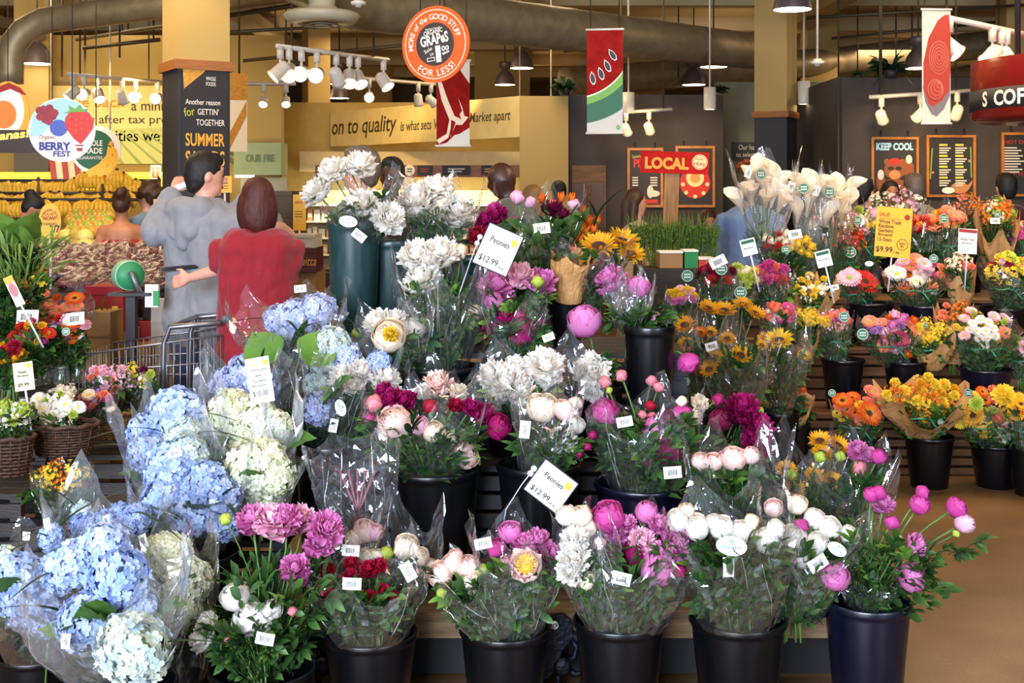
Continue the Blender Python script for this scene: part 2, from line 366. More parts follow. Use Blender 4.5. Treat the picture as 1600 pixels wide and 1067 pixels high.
green_bud = petalmat('sepal_green', '4f7a2a', '8fae55', '6b8f3a', .5, .6, .1)
disc_brown = mat('flower_disc_brown', '2b1709', .9, c2='5a2f10', scale=30, bump=.6, bscale=60)
disc_yellow = mat('stamen_yellow', 'f4d648', .7, c2='d9a82a', scale=20)
disc_lime = mat('flower_eye_green', '9fb03a', .8, c2='6e8a22', scale=20)
PM = {
 'white': petalmat('petal_white', 'ece7cf', 'f8f6f0', 'f6efe6', amt=.5, trans=.4, pos=(0, .5)),
 'cream': petalmat('petal_cream', 'f2e0b8', 'f6ecd8', 'f8e2cf', amt=.6),
 'blush': petalmat('petal_blush', 'f0b9b0', 'f6dcd2', 'f3cfc6', amt=.6),
 'pale': petalmat('petal_pale_pink', 'e58fb4', 'f0bcd0', 'f4cfdb', amt=.6),
 'pink': petalmat('petal_pink', 'c24d92', 'dc8cc0', 'd46fb0', amt=.7),
 'hot': petalmat('petal_hot_pink', 'b02a80', 'd0559f', 'c03b8c', amt=.7),
 'mag': petalmat('petal_magenta', '7c0c46', 'ab1a66', '8c0f50', amt=.7),
 'wine': petalmat('petal_wine', '4a0524', '70103a', '5b0a30', amt=.7),
 'red': petalmat('petal_dark_red', '7c0a22', 'b01a3a', '8c0e2c', amt=.7),
 'scar': petalmat('petal_scarlet', 'a81414', 'cf2a20', 'b81c20', amt=.7),
 'coral': petalmat('petal_coral', 'e05540', 'f08a70', 'f0a080', amt=.6),
 'rosy': petalmat('petal_rosy_bud', 'c85a78', 'e39a9a', 'd87a88', amt=.6),
 'orange': petalmat('petal_orange', 'e8a030', 'd8511a', 'e0661c', amt=.6),
 'flame': petalmat('petal_flame', 'b8280c', 'e2601c', 'ecae3a', amt=.4),
 'gold': petalmat('petal_gold', 'c98410', 'eab423', 'dfa018', amt=.7),
 'yellow': petalmat('petal_yellow', 'd8b020', 'f2d84a', 'f0c838', amt=.7),
 'lime': petalmat('petal_lime', '8aa32a', 'c8d660', 'aabf40', amt=.7),
 'lav': petalmat('petal_lavender', '8a5a9c', 'b48ac4', 'a070b8', amt=.7),
 'blue': petalmat('floret_blue', '7f98cc', '8fabe2', 'c6d4ec', amt=.95, pos=(0, .6)),
 'bluep': petalmat('floret_pale_blue', 'a8b890', 'b4cae6', 'dfe6c6', amt=.95, pos=(0, .6)),
 'bluel': petalmat('floret_lilac_blue', '94a0cc', 'aab8e4', 'd4d8ee', amt=.9, pos=(0, .6)),
 'hwhite': petalmat('floret_white', 'b8bc86', 'efeee0', 'e2e8bc', amt=.9, pos=(0, .55)),
}
FN = {'full': (fl_full, 3), 'ball': (fl_ball, 3), 'bud': (fl_bud, 2), 'bowl': (fl_bowl, 1), 'hyd': (fl_hyd, 3), 'ray': (fl_ray, 2), 'sun': (fl_sun, 3), 'tulip': (fl_tulip, 2),
      'rose': (fl_rose, 2), 'mum': (fl_mum, 2), 'calla': (fl_calla, 1), 'spray': (fl_spray, 3)}
NAMES = {'full': 'peony_bloom', 'ball': 'peony_bloom', 'bud': 'peony_bud', 'bowl': 'peony_bloom', 'hyd': 'hydrangea_head', 'ray': 'gerbera_bloom', 'sun': 'sunflower_bloom', 'tulip': 'tulip_bloom',
         'rose': 'rose_bloom', 'mum': 'chrysanthemum_bloom', 'calla': 'calla_bloom', 'spray': 'flower_spray'}
FMESH = {}
for k_, (fn_, nvar) in FN.items():
    FMESH[k_] = []
    for i_ in range(nvar):
        mb_ = fn_(random.Random(i_ * 7 + len(k_)))
        eye = disc_brown if k_ in ('sun', 'ray') else disc_yellow
        FMESH[k_].append(mb_.mesh(NAMES[k_], PM['white'], green_bud if k_ != 'hyd' else dark_leaf, eye))

# leaves -----------------------------------------------------------
def leaflet(mb, M, L=1, W=.2, bend=.3, fold=.25, nv=4, rr=0):
    vs = []; ts = []
    for j in range(nv + 1):
        t = j / nv; wd = W * math.sin(PI * min(1, t * .9 + .08)) ** .8 if j < nv else .004
        for x in (-1, 0, 1): vs.append((x * wd, t * L, -bend * t * t * L + fold * abs(x) * wd)); ts.append(t)
    mb.add(vs, [(j * 3 + i, j * 3 + i + 1, (j + 1) * 3 + i + 1, (j + 1) * 3 + i) for j in range(nv) for i in range(2)], M, ts, rr)
def sprig(rnd, n=5):                                  # compound leaf, grows along +Y, face up +Z
    mb = MB(); mb.tube([(0, 0, 0), (0, .25, .02), (0, .5, 0)], [.012, .01, .006], 4)
    for k in range(n):
        side = (k % 2) * 2 - 1; y = .18 + .1 * (k // 2) + rnd.uniform(-.03, .03)
        if k == n - 1: M = T(0, .45, 0) @ RZ(rnd.uniform(-8, 8))
        else: M = T(0, y, 0) @ RZ(side * rnd.uniform(30, 62)) @ RY(side * rnd.uniform(-15, 25)) @ RX(rnd.uniform(-18, 18))
        leaflet(mb, M @ S(rnd.uniform(.42, .6)), 1, rnd.uniform(.17, .25), rnd.uniform(.05, .4), .3, 4, rnd.random())
    return mb
def ovate(rnd):
    mb = MB()
    def fn(u, t):
        x = u * 2 - 1; wd = .36 * math.sin(PI * min(1, (t * .95 + .05)) ** .75) + .003
        return (x * wd + .01 * math.sin(t * 60) * x, t, -.25 * t * t + .2 * abs(x) * wd + .015 * math.sin(t * 25))
    mb.grid(fn, 6, 12); mb.tube([(0, -.25, 0), (0, 0, 0)], .02, 5); return mb
def blade(rnd):
    mb = MB(); b = rnd.uniform(.3, .9); leaflet(mb, Matrix.Identity(4), 1, .035, b, .4, 8, rnd.random()); return mb
SPRIG = [sprig(random.Random(i), n).mesh('leaf', green_leaf) for i, n in enumerate((5, 7, 3, 5))]
OVATE = [ovate(random.Random(i)).mesh('leaf', green_leaf) for i in range(2)]
BLADE = [blade(random.Random(i)).mesh('grass_blade', dark_leaf) for i in range(3)]
def foliage_mb(rnd, n=340, w=.24, up=.7, L=.24, lo=.5):
    mb = MB()
    for k in range(n):
        z = rnd.random() ** .9; rad = (lo + (1 - lo) * z) * math.sqrt(rnd.random()); a = rnd.uniform(0, 2 * PI)
        p = Vector((rad * math.cos(a), rad * math.sin(a), z))
        d = Vector((math.cos(a) * rnd.uniform(.1, .9) + rnd.gauss(0, .3), math.sin(a) * rnd.uniform(.1, .9) + rnd.gauss(0, .3), rnd.uniform(.2, 1) * up)).normalized()
        M = T(*p) @ d.to_track_quat('Y', 'Z').to_matrix().to_4x4() @ RY(rnd.uniform(-70, 70)) @ S(L * rnd.uniform(.6, 1.2))
        leaflet(mb, M, 1, w * rnd.uniform(.7, 1.2), rnd.uniform(0, .5), .3, 3, rnd.random())
    for k in range(22):
        a = rnd.uniform(0, 6.28); r = rnd.uniform(.1, .9)
        mb.tube([(r * .3 * math.cos(a), r * .3 * math.sin(a), -.06), (r * math.cos(a), r * math.sin(a), 1)], .012, 4, None, .8)
    return mb
FOL = [foliage_mb(random.Random(i + 20)).mesh('foliage', green_leaf) for i in range(4)]
FOLN = [foliage_mb(random.Random(i + 50), 160, .07, 1.4, .5).mesh('foliage', green_leaf) for i in range(2)]

# labels -----------------------------------------------------------
tag_green = mat('label_green', '1f6b4a', .5)
tag_teal = mat('label_teal', '3c8a7c', .5)
def barcode_mb():
    mb = MB(); mb.sm = False
    mb.grid(lambda u, v: (u * 2 - 1, (v * 2 - 1) * .62, .12 * math.sin(u * 3.1)), 6, 1); mb.cm = 1; x = -.55; k = 0
    while x < .5:
        w_ = (.03, .06, .045)[k % 3]; mb.add([(x, -.3, .14), (x + w_, -.3, .14), (x + w_, .28, .14), (x, .28, .14)], [(0, 1, 2, 3)]); x += w_ + (.035, .05)[k % 2]; k += 1
    return mb.mesh('barcode_label', white_card, black_ink)
def oval_mb(green):
    mb = MB(); mb.slab(circ(0, 0, 1, .62 if not green else 1), -.01, .01); mb.cm = 1
    if green:
        for k in range(24):
            a = k / 24 * 2 * PI; b = (k + .7) / 24 * 2 * PI
            mb.poly([(.82 * math.cos(a), .82 * math.sin(a)), (.82 * math.cos(b), .82 * math.sin(b)), (.9 * math.cos(b), .9 * math.sin(b)), (.9 * math.cos(a), .9 * math.sin(a))], .02)
        for x in (-.42, -.14, .14, .42):
            for y in (.12, -.32): mb.poly([(x - .1, y), (x + .1, y), (x + .07, y + .24), (x - .07, y + .24)], .02)
        return mb.mesh('round_label', tag_green, white_card)
    for s in (1, -1): mb.poly([(0, .42), (.2, .25), (.12, .2), (0, .3)] if s > 0 else [(0, .42), (-.2, .25), (-.12, .2), (0, .3)], .02)
    mb.poly([(0, .08), (.2, .25), (.12, .22), (0, .16)], .02); mb.poly([(0, .08), (-.2, .25), (-.12, .22), (0, .16)], .02)
    for i in range(9): mb.poly([(-.62 + i * .14, -.18), (-.53 + i * .14, -.18), (-.55 + i * .14, .0 + .04 * (i % 3)), (-.61 + i * .14, .0)], .02)
    return mb.mesh('oval_label', white_card, tag_teal)
BARCODE, OVALW, OVALG = barcode_mb(), oval_mb(False), oval_mb(True)
ribbon_green = mat('ribbon_green', '1f8a62', .4)

FOLDS = {}; fold_m = film('film_crease', haze=.25, lo=.35, hi=.9, rough=.1)
# wraps ------------------------------------------------------------
def wrap_mesh(name, base, top, rb, rt, rnd, m, nu=52, nv=16, crink=.055, peak=.45, ell=1.0, front=0):
    base, top = Vector(base), Vector(top); ax = top - base; H = ax.length; ax.normalize()
    ux = Vector((1, 0, 0)) - ax * ax.x; ux.normalize(); uy = ax.cross(ux)
    ph = [rnd.uniform(0, 6.3) for _ in range(8)]; npk = rnd.choice((4, 5, 6)); off = rnd.uniform(0, 6.3)
    seedv = Vector((rnd.uniform(0, 50), rnd.uniform(0, 50), rnd.uniform(0, 50)))
    def fn(u, t):
        a = u * 2 * PI
        pk = abs(math.sin((a * npk + off) / 2)); hgt = 1 + peak * (.5 - pk) - front * max(0, -math.sin(a))
        r = rb + (rt - rb) * t ** .8
        r *= 1 + crink * (abs(math.sin(a * 7 + ph[0] + 2.5 * t)) + .8 * abs(math.sin(a * 11 + ph[1] - 4 * t)) - .8) * (.4 + t) + .1 * crink * rnd.uniform(-1, 1)
        r += rt * .22 * noise.noise(seedv + Vector((math.cos(a) * 1.6, math.sin(a) * 1.6, t * 2.2))) * t
        d = t * hgt * H
        return base + ax * d + ux * (r * math.cos(a)) + uy * (r * ell * math.sin(a))
    mb = MB(); mb.sm = False
    def fj(u, t):
        p = fn(u, t); k = .0045 if m is not kraft else .002
        return p + Vector((rnd.uniform(-k, k), rnd.uniform(-k, k), rnd.uniform(-k, k))) * (t + .2)
    mb.grid(fj, nu, nv, wrap=True); me = mb.mesh(name, m)
    if m is not kraft:                                # pressed folds that run down the film
        rnd2 = random.Random(rnd.random()); fm = MB()
        for k in range(9):
            u0 = rnd2.random(); du = rnd2.uniform(-.07, .07); t0 = rnd2.uniform(0, .6); t1 = rnd2.uniform(t0 + .25, 1)
            fm.tube([fn((u0 + du * j / 7) % 1, t0 + (t1 - t0) * j / 7) for j in range(8)], [.0003] + [rnd2.uniform(.0007, .0016) for _ in range(6)] + [.0003], 5)
        FOLDS[me.name] = fm.mesh('film_fold', fold_m)
    return me

# buckets ----------------------------------------------------------
def bucket_mesh(name, m, taper=.74):
    p = [(.001, 0), (taper * .97, 0), (taper, .012), (1 * .955, .9), (.965, .93), (1.0, .935), (1.02, .955), (1.02, .985), (1.0, 1.0), (.965, 1.0), (.945, .98), (.93, .9), (taper * .94, .02), (.001, .02)]
    mb = MB(); mb.lathe(p, 36); return mb.mesh(name, m)
BUCK = bucket_mesh('bucket', black_plastic); BUCKB = bucket_mesh('bucket', blue_plastic)
def support(x, Y):                                   # height of what stands under a point
    if x > 1.25 and Y > 6: return 0 if Y < 7.15 else (.36 if Y < 7.63 else (.68 if Y < 8.13 else .95))
    if Y > 5.7: return .5 if (Y > 6.7 and x > .5) else 0
    if Y >= 5.0: return 1.0
    if x < -.78: return .42 if 4.32 <= Y < 5 else 0
    return 0 if Y < 3.98 else (.278 if Y < 4.62 else .62)
def bucket(u, v, wpx, Y, h, label, group, mesh=None, name='flower_bucket', cat='bucket'):
    r = wpx / F * Y / 2; p = P(u, v, Y)
    h = p.z - support(p.x, Y) - .001
    return obj(name, mesh or BUCK, None, T(p.x, p.y, p.z - h) @ S(r, r, h), label, cat, group)

def add_folds(o, par):
    f = FOLDS.get(o.data.name)
    if f: obj('film_fold', f, o)

TOCAM = Vector((0, -1, .18))
def bouquet(name, label, cat, Y, base, blooms, leaves=16, wrap=None, labels=(), fol=1.0, group=None, leafmesh=None, leafmat=None, depth=.55, stems=True, look=.8, wrapmat=None, sag=.10, folmesh=None, folmat=None, fw=1.0, blades=0, kraftp=False):
    """base = (u, v) where the stems enter the bucket; blooms = (shape, petal colour, u, v, diameter in px [, depth offset])"""
    rnd = random.Random(hash_(label)); b = P(base[0], base[1], Y)
    root = thing(name, label, cat, (b.x, b.y, b.z - sag), group)
    vm = sum(x[3] for x in blooms) / len(blooms); pts = []
    for bl in blooms:
        sh, co, u, v, d = bl[:5]; s = F / Y
        dy = bl[5] if len(bl) > 5 else -(v - vm) / s * depth + rnd.uniform(-.02, .02)
        pos = P(u, v, Y + dy); r = d / F * (Y + dy) / 2
        dr = (pos - b).normalized(); dv = (dr * 1.0 + TOCAM * look + Vector((rnd.uniform(-.3, .3), rnd.uniform(-.2, .2), rnd.uniform(-.1, .3)))).normalized()
        if len(bl) > 6: dv = Vector(bl[6]).normalized()
        ms = FMESH[sh][rnd.randrange(len(FMESH[sh]))]
        k = {'full': 1.0, 'ball': 1.06, 'bud': 1.05, 'bowl': .9, 'ray': 1.1, 'sun': 1.05, 'tulip': 1.0, 'rose': 1.12, 'mum': 1.12, 'spray': 1.2, 'calla': 1.25, 'hyd': 1.03}.get(sh, 1.0)
        f = obj(NAMES[sh], ms, root, axis(pos, dv, (r * k * rnd.uniform(.93, 1.07), r * k * rnd.uniform(.93, 1.07), r * k * rnd.uniform(.92, 1.08)), rnd.uniform(0, 6.3)), mat=PM[co])
        if sh == 'ray': f.material_slots[2].link = 'OBJECT'; f.material_slots[2].material = disc_yellow if co in ('white', 'cream', 'lime') else (disc_lime if co in ('pale', 'coral', 'hot') else disc_brown)
        pts.append((pos, r, dv))
        if stems:
            st = Vector((b.x + rnd.uniform(-.035, .035), b.y + rnd.uniform(-.035, .035), b.z - sag)); en = pos - dv * r * .8
            c1 = st + Vector((0, 0, (en.z - st.z) * .5)); c2 = en - dv * max(.03, (en - st).length * .25)
            q = [((1 - t) ** 3) * st + 3 * t * (1 - t) ** 2 * c1 + 3 * t * t * (1 - t) * c2 + t ** 3 * en for t in (0, .2, .4, .6, .8, 1)]
            mb = MB(); mb.tube(q, .0035 if r > .02 else .002, 5); obj('stem', mb.mesh('stem', stem_green), f)
    if not pts: return root
    cx = sum(p[0].x for p in pts) / len(pts); zt = max(p[0].z for p in pts); zb = min(p[0].z for p in pts); cy = sum(p[0].y for p in pts) / len(pts)
    zm = sum(p[0].z for p in pts) / len(pts)
    R = max(.05, max(abs(p[0].x - cx) for p in pts) + .02)
    ax = Vector((cx, cy, zm)) - b
    if fol:
        H = max(.06, ax.length * .92); M = axis((b.x, b.y, b.z - .03), ax, (R * .95 * fw, R * .8 * fw, H * fol))
        o = obj('foliage', (folmesh or FOL)[rnd.randrange(len(folmesh or FOL))], root, M, kind='stuff')
        if folmat: o.material_slots[0].link = 'OBJECT'; o.material_slots[0].material = folmat
    lm = leafmesh or SPRIG
    for k in range(leaves):
        t = rnd.uniform(.1, .78); side = rnd.uniform(-1, 1); e = Vector((cx, cy, zm)) * t + b * (1 - t)
        e.x += side * R * (.45 + .55 * t) * .95; e.y -= rnd.uniform(.0, 1) * R * (.4 + .5 * t) * (1 - abs(side)) + .01
        d = Vector((side * .9 + rnd.gauss(0, .25), -rnd.uniform(.0, .8), rnd.uniform(.1, 1.1))).normalized()
        L = rnd.uniform(.07, .115) * (Y / 4.2) ** .35 * (1.55 if lm is OVATE else 1)
        M = T(*e) @ d.to_track_quat('Y', 'Z').to_matrix().to_4x4() @ RY(rnd.uniform(-50, 50)) @ S(L)
        obj('leaf', lm[rnd.randrange(len(lm))], root, M, mat=leafmat or (green_leaf if rnd.random() < .75 else (dark_leaf if rnd.random() < .5 else lime_leaf)))
    for k in range(blades):
        p, r, dv = pts[rnd.randrange(len(pts))]; d = Vector((rnd.uniform(-1, 1), rnd.uniform(-.8, .3), rnd.uniform(.2, 1))).normalized()
        obj('grass_blade', BLADE[k % 3], root, T(*(p - Vector((0, .0, .3 * r)))) @ d.to_track_quat('Y', 'Z').to_matrix().to_4x4() @ S(rnd.uniform(.16, .26)))
    if wrap:
        wu, wv, ww = wrap[:3]; top = P(wu, wv - 22, Y - .02); rt = ww / F * Y / 2
        mm = wrapmat or cel; wo = obj('kraft_wrap' if mm is kraft else 'clear_wrap', wrap_mesh('wrap', (b.x, b.y, b.z - .02), top, min(wrap[3] if len(wrap) > 3 else .085, rt * .7) * .85, rt, rnd, mm, ell=.85, front=wrap[4] if len(wrap) > 4 else .12), root); add_folds(wo, root)
    for lb in labels:
        kind, u, v, wd, rot = lb[:5]; r = wd / F * Y / 2; off = lb[5] if len(lb) > 5 else R * .75 + .03
        p = P(u, v, Y - off); me = {'bar': BARCODE, 'oval': OVALW, 'green': OVALG}[kind]
        obj({'bar': 'barcode_label', 'oval': 'oval_label', 'green': 'round_label'}[kind], me, root, T(*p) @ RX(80) @ RY(rnd.uniform(-15, 15)) @ RZ(rot) @ S(r))
    return root
def hash_(s):
    h = 7
    for ch in s: h = (h * 31 + ord(ch)) % 1000003
    return h
# ---------------------------------------------------------------- the shop: floor, ceiling, walls
concrete = mat('polished_concrete', '80613e', .38, c2='5c442a', scale=1.7, bump=.12, bscale=60, spec=.4)
yellow_paint = mat('yellow_paint', 'b09658', .75, c2='a88d50', scale=1)
cream_paint = mat('cream_ceiling_paint', 'c8b488', .8, c2='bca87c', scale=1)
dark_plaster = mat('dark_brown_plaster', '3d3531', .75, c2='332c2a', scale=3, bump=.4, bscale=20)
green_plaster = mat('grey_green_plaster', '6e6f5c', .75, c2='5e604f', scale=3, bump=.4, bscale=20)
charcoal = mat('charcoal_paint', '2b2a2e', .6, c2='252428', scale=2)
oak = mat('oak_trim', 'a0622a', .5, c2='85501f', scale=5, stretch=(1, 8, 8))
def struct(name, mb, m, label=None):
    o = obj(name, mb.mesh(name, m), None, None, label, None, None, 'structure'); return o
def bx(c, d): mb = MB(); mb.box(c, d); return mb
struct('floor', bx((0, 16, -.05), (36, 44, .1)), concrete, 'tan polished concrete shop floor')
struct('ceiling', bx((0, 19.5, 5.05), (36, 37, .1)), cream_paint, 'high cream ceiling over the beams')
struct('wall_left', bx((-15, 16, 2.5), (.2, 44, 5)), yellow_paint); struct('wall_right', bx((15, 16, 2.5), (.2, 44, 5)), dark_plaster)
struct('wall_back', bx((0, 36, 2.5), (36, .2, 5)), mat('far_olive_wall', '6a5c40', .8, c2='5c5038', scale=1), 'far wall of the shop')
# joists and beams
n_ = 0
for y in (8, 11, 14, 17, 20, 23, 26, 29, 32):
    struct('trim_%d' % n_, bx((0, y, 4.88), (30, .28, .26)), cream_paint); n_ += 1
for x in (-9, -4.5, 0.2, 5, 10):
    struct('trim_%d' % n_, bx((x, 20, 4.66), (.32, 28, .2)), cream_paint); n_ += 1
def column(u, Y, yaw, side, ztrim, label, tb=.05):
    x = (u - 800) / F * Y; o = thing('column', label, 'column', (x, Y, 0), 'square store columns'); o['kind'] = 'structure'
    R = T(x, Y, 0) @ RZ(yaw)
    mb = MB(); mb.box((0, 0, (ztrim + 5) / 2), (side, side, 5 - ztrim)); obj('upper_shaft', mb.mesh('upper_shaft', yellow_paint), o, R)
    mb = MB(); mb.box((0, 0, ztrim / 2), (side + .0, side + .0, ztrim)); obj('lower_shaft', mb.mesh('lower_shaft', charcoal), o, R)
    mb = MB(); mb.box((0, 0, ztrim), (side + tb, side + tb, .07)); obj('wood_trim', mb.mesh('wood_trim', oak), o, R); return R
s9 = F / 9.0
RC = column(306, 9.0, 32, .385, CH + 199 / s9, 'yellow square column with a charcoal base beside the hooded man')
column(494, 20, 25, .37, CH + 87 / 95, 'far yellow column behind the topmost peonies')
column(1212, 14, -30, .38, CH + 125 / 136, 'yellow column with a charcoal base behind the calla lilies')
column(52, 17, 15, .45, CH + 80 / 112, 'pale yellow column behind the round berry sign')
for i, (u, Y, wd) in enumerate(((578, 30, 1.0), (785, 27, 1.2), (1000, 25, .9), (1280, 22, .55), (1585, 18, .4))):
    o = obj('column', bx((0, 0, 0), (wd, wd, 5)).mesh('column', yellow_paint if i != 2 else mat('olive_paint', '8a7444', .8)), None, T((u - 800) / F * Y, Y, 2.5), ('distant tan column left of the orange round sign', 'distant wide tan column right of the orange round sign', 'distant tan column behind the watermelon banner', 'distant column right of the nearer right hand column', 'thin distant column above the red curved sign')[i], 'column', 'distant columns', 'structure')
def wallseg(name, u0, u1, Y, vtop, m, label, yaw=0, vbot=None):
    px = Y / F; x0, x1 = (u0 - 800) * px, (u1 - 800) * px; zt = CH + (HZ - vtop) * px; zb = 0 if vbot is None else CH + (HZ - vbot) * px
    return struct(name, bx(((x0 + x1) / 2, Y + .1, (zt + zb) / 2), (x1 - x0, .2, zt - zb)), m, label)
# left produce wall with its big lettered sign
wallseg('wall_produce', -200, 440, 17.5, 55, yellow_paint, 'yellow wall behind the produce shelves')
wallseg('wall_deli', 425, 885, 19.5, 160, mat('deli_wall_paint', 'b09650', .7), 'yellow wall behind the deli counter')
wallseg('wall_end', 812, 888, 15.0, 150, yellow_paint, 'yellow end wall left of the dark plaster wall')
wallseg('wall_cafe', 886, 1130, 15.1, 148, dark_plaster, 'dark brown plaster wall with two framed boards')
wallseg('wall_bakery', 1120, 1330, 16.2, 128, green_plaster, 'grey green plaster wall behind the column')
wallseg('wall_coffee', 1316, 1760, 12.6, 121, dark_plaster, 'dark plaster wall with framed menu boards')
struct('trim_90', bx(((1322 - 800) / F * 12.6, 14.4, 1.45), (.12, 3.4, CH + 184 / F * 12.6 - .0 - .0)), dark_plaster)
# ---------------------------------------------------------------- ducts
duct_m = mat('galvanised_duct', '9c8c6c', .5, .45, c2='84765a', scale=8, bump=.25, bscale=8)
def duct(pts, r, label):
    o = thing('air_duct', label, 'duct', pts[0], 'round ceiling ducts')
    mb = MB(); fine = []
    for a, b_ in zip(pts[:-1], pts[1:]):
        n = max(2, int((b_ - a).length / .12)); fine += [a.lerp(b_, k / n) for k in range(n)]
    fine.append(pts[-1]); mb.tube(fine, [r * (1.02 if k % 4 == 0 else 1) for k in range(len(fine))], 20); obj('pipe', mb.mesh('pipe', duct_m), o)
    return o
duct([P(15, 130, 12), P(16, 95, 12), P(22, 68, 12), P(38, 48, 12), P(70, 32, 12), P(330, -2, 11.5), P(470, -20, 11)], .13, 'spiral air duct bending down at the upper left')
duct([P(440, -50, 9.4), P(560, 8, 10.4), P(1210, 84, 15.5)], .22, 'long spiral air duct running behind the orange round sign to the right')
duct([P(880, 130, 20), P(1310, 95, 22), P(1540, 70, 22)], .25, 'lower air duct behind the watermelon banner')
rail = mat('pipe_rail', '5e5542', .5, .6)
def hang(name, label, cat, pts, r, group=None, m=None):
    mb = MB(); mb.tube(pts, r, 6); return obj(name, mb.mesh(name, m or rail), None, None, label, cat, group)
for i, (a, b_) in enumerate((((120, 62, 15), (480, 5, 11)), ((130, 75, 14), (250, 62, 14)), ((360, 50, 16), (640, 35, 18)), ((380, 95, 16), (640, 70, 16)), ((560, 120, 17), (690, 132, 17)), ((880, 80, 18), (1180, 55, 18)), ((1260, 28, 17), (1600, 8, 17)), ((1020, 35, 20), (1180, 60, 20)), ((1300, 60, 20), (1600, 30, 20)))):
    hang('ceiling_pipe', None, None, [P(*a), P(*b_)], .025)
for o in [o for o in COL.objects if o.name.startswith('ceiling_pipe')]:
    tag(o, 'thin conduit pipe hung under the ceiling beams', 'pipe', 'thin ceiling conduits')
# hanger rods
for u, vb, Y in ((97, 120, 14), (133, 120, 14), (187, 90, 14), (240, 62, 14), (1310, 120, 17), (1375, 150, 12.4), (1340, 130, 20), (1400, 120, 20), (1425, 118, 20), (1560, 60, 18), (430, 45, 16), (580, 25, 12), (1060, 120, 20)):
    a = P(u, vb, Y); hang('hanger_rod', 'thin steel hanger rod dropping from the ceiling', 'rod', [a, Vector((a.x, a.y, 4.95))], .012, 'thin hanger rods')

# ---------------------------------------------------------------- lamps
for x, y in ((-5, 9), (3, 9.5), (-8, 15), (0, 15), (7, 15), (-4, 22), (4, 22), (0, 29), (9, 26)): light('ceiling_fill_light', 'POINT', (x, y, 3.7), 26, 'ffdca8', size=.25)  # unseen point lights added to brighten the ceiling
lamp_grey = mat('lamp_taupe', '6a6065', .45, .4, c2='5f565b')
glow = mat('lamp_glow', 'fff4dc', .5, emit='fff0d2', es=9); glow_w = mat('spot_glow', 'fff0d0', .5, emit='ffdf9f', es=14)
white_metal = mat('white_enamel', 'd8d0c0', .4)
def bell_parts():
    mb = MB(); mb.lathe([(.5, -.52), (.49, -.44), (.46, -.3), (.4, -.1), (.3, .06), (.18, .16), (.13, .2), (.13, .24)], 28); shade = mb.mesh('lamp_shade', lamp_grey)
    mb = MB(); mb.lathe([(.13, .2), (.16, .26), (.29, .32), (.3, .56), (.28, .6), (.04, .61), (.04, .66)], 22); head = mb.mesh('lamp_housing', lamp_grey)
    mb = MB(); mb.lathe([(.001, -.525), (.3, -.525), (.485, -.518)], 24); gl_ = mb.mesh('lamp_lens', glow); return shade, head, gl_
BELL = bell_parts()
PG = 'bell shaped pendant lamps'
for u, v, wpx, lb in ((58, 99, 46, 'taupe bell pendant lamp at the upper left over the berry sign'), (191, 129, 34, 'taupe bell pendant lamp left of the near column'), (200, 187, 27, 'small bell pendant lamp low in front of the yellow lettered wall'), (530, 131, 29, 'far bell pendant lamp above its lower twin near the far column'), (530, 153, 31, 'far bell pendant lamp hanging lowest near the far column'),
    (735, 3, 60, 'bell pendant lamp cut by the top edge beside the orange sign'), (783, 64, 48, 'bell pendant lamp right of the orange round sign'), (815, 106, 37, 'bell pendant lamp nearest left of the watermelon banner'), (789, 132, 32, 'lower bell pendant lamp beneath the orange sign\'s right edge'), (1115, 104, 43, 'bell pendant lamp left of the right hand column, larger one'),
    (1084, 132, 37, 'bell pendant lamp left of the right hand column, smaller one'), (1238, 14, 60, 'bell pendant lamp cut by the top edge above the right column'), (1435, 106, 44, 'bell pendant lamp behind the salmon banner'), (1552, -10, 50, 'bell pendant lamp at the upper right above the white spotlights'), (8, 95, 26, 'bell pendant lamp cut by the left edge'), (196, 12, 44, 'bell pendant lamp at the top edge over the left duct'), (106, 153, 22, 'small far bell pendant lamp behind the berry sign')):
    Y = min(.40 * F / wpx, 22); sw = wpx / F * Y; c = P(u, v, Y) + Vector((0, 0, .5 * sw)); o = thing('pendant_lamp', lb, 'lamp', tuple(c), PG)
    for nm, me in zip(('lamp_shade', 'lamp_housing', 'lamp_lens'), BELL): obj(nm, me, o, T(*c) @ S(sw))
    mb = MB(); mb.tube([(c.x, c.y, c.z + .6 * sw), (c.x, c.y, 4.98)], .012, 5); obj('lamp_rod', mb.mesh('lamp_rod', rail), o)
mb = MB(); mb.lathe([(.001, 1), (.5, 1), (.5, -.95), (.48, -1), (.46, -.95)], 20); CYL = mb.mesh('lamp_shade', white_metal)
mb = MB(); mb.lathe([(.001, -.96), (.47, -.96)], 20); CYG = mb.mesh('lamp_lens', glow)
for u, v, wpx, hp, lb in ((812, 180, 15, 28, 'thin white cylinder lamp in front of the yellow end wall, left one'), (861, 170, 17, 32, 'white cylinder lamp in front of the yellow end wall, right one'), (982, 161, 19, 33, 'white cylinder lamp beside the watermelon banner'), (1109, 154, 19, 35, 'white cylinder lamp against the plaster wall left of the right column'), (1256, 145, 19, 36, 'white cylinder lamp right of the right hand column')):
    Y = .14 * F / wpx; k = Y / F; c = P(u, v, Y); o = thing('cylinder_lamp', lb, 'lamp', tuple(c), 'white cylinder pendant lamps')
    obj('lamp_shade', CYL, o, T(*c) @ S(wpx * k, wpx * k, hp / 2 * k)); obj('lamp_lens', CYG, o, T(*c) @ S(wpx * k, wpx * k, hp / 2 * k))
    mb = MB(); mb.tube([(c.x, c.y, c.z), (c.x, c.y, 4.98)], .011, 6); obj('lamp_rod', mb.mesh('lamp_rod', white_metal), o)
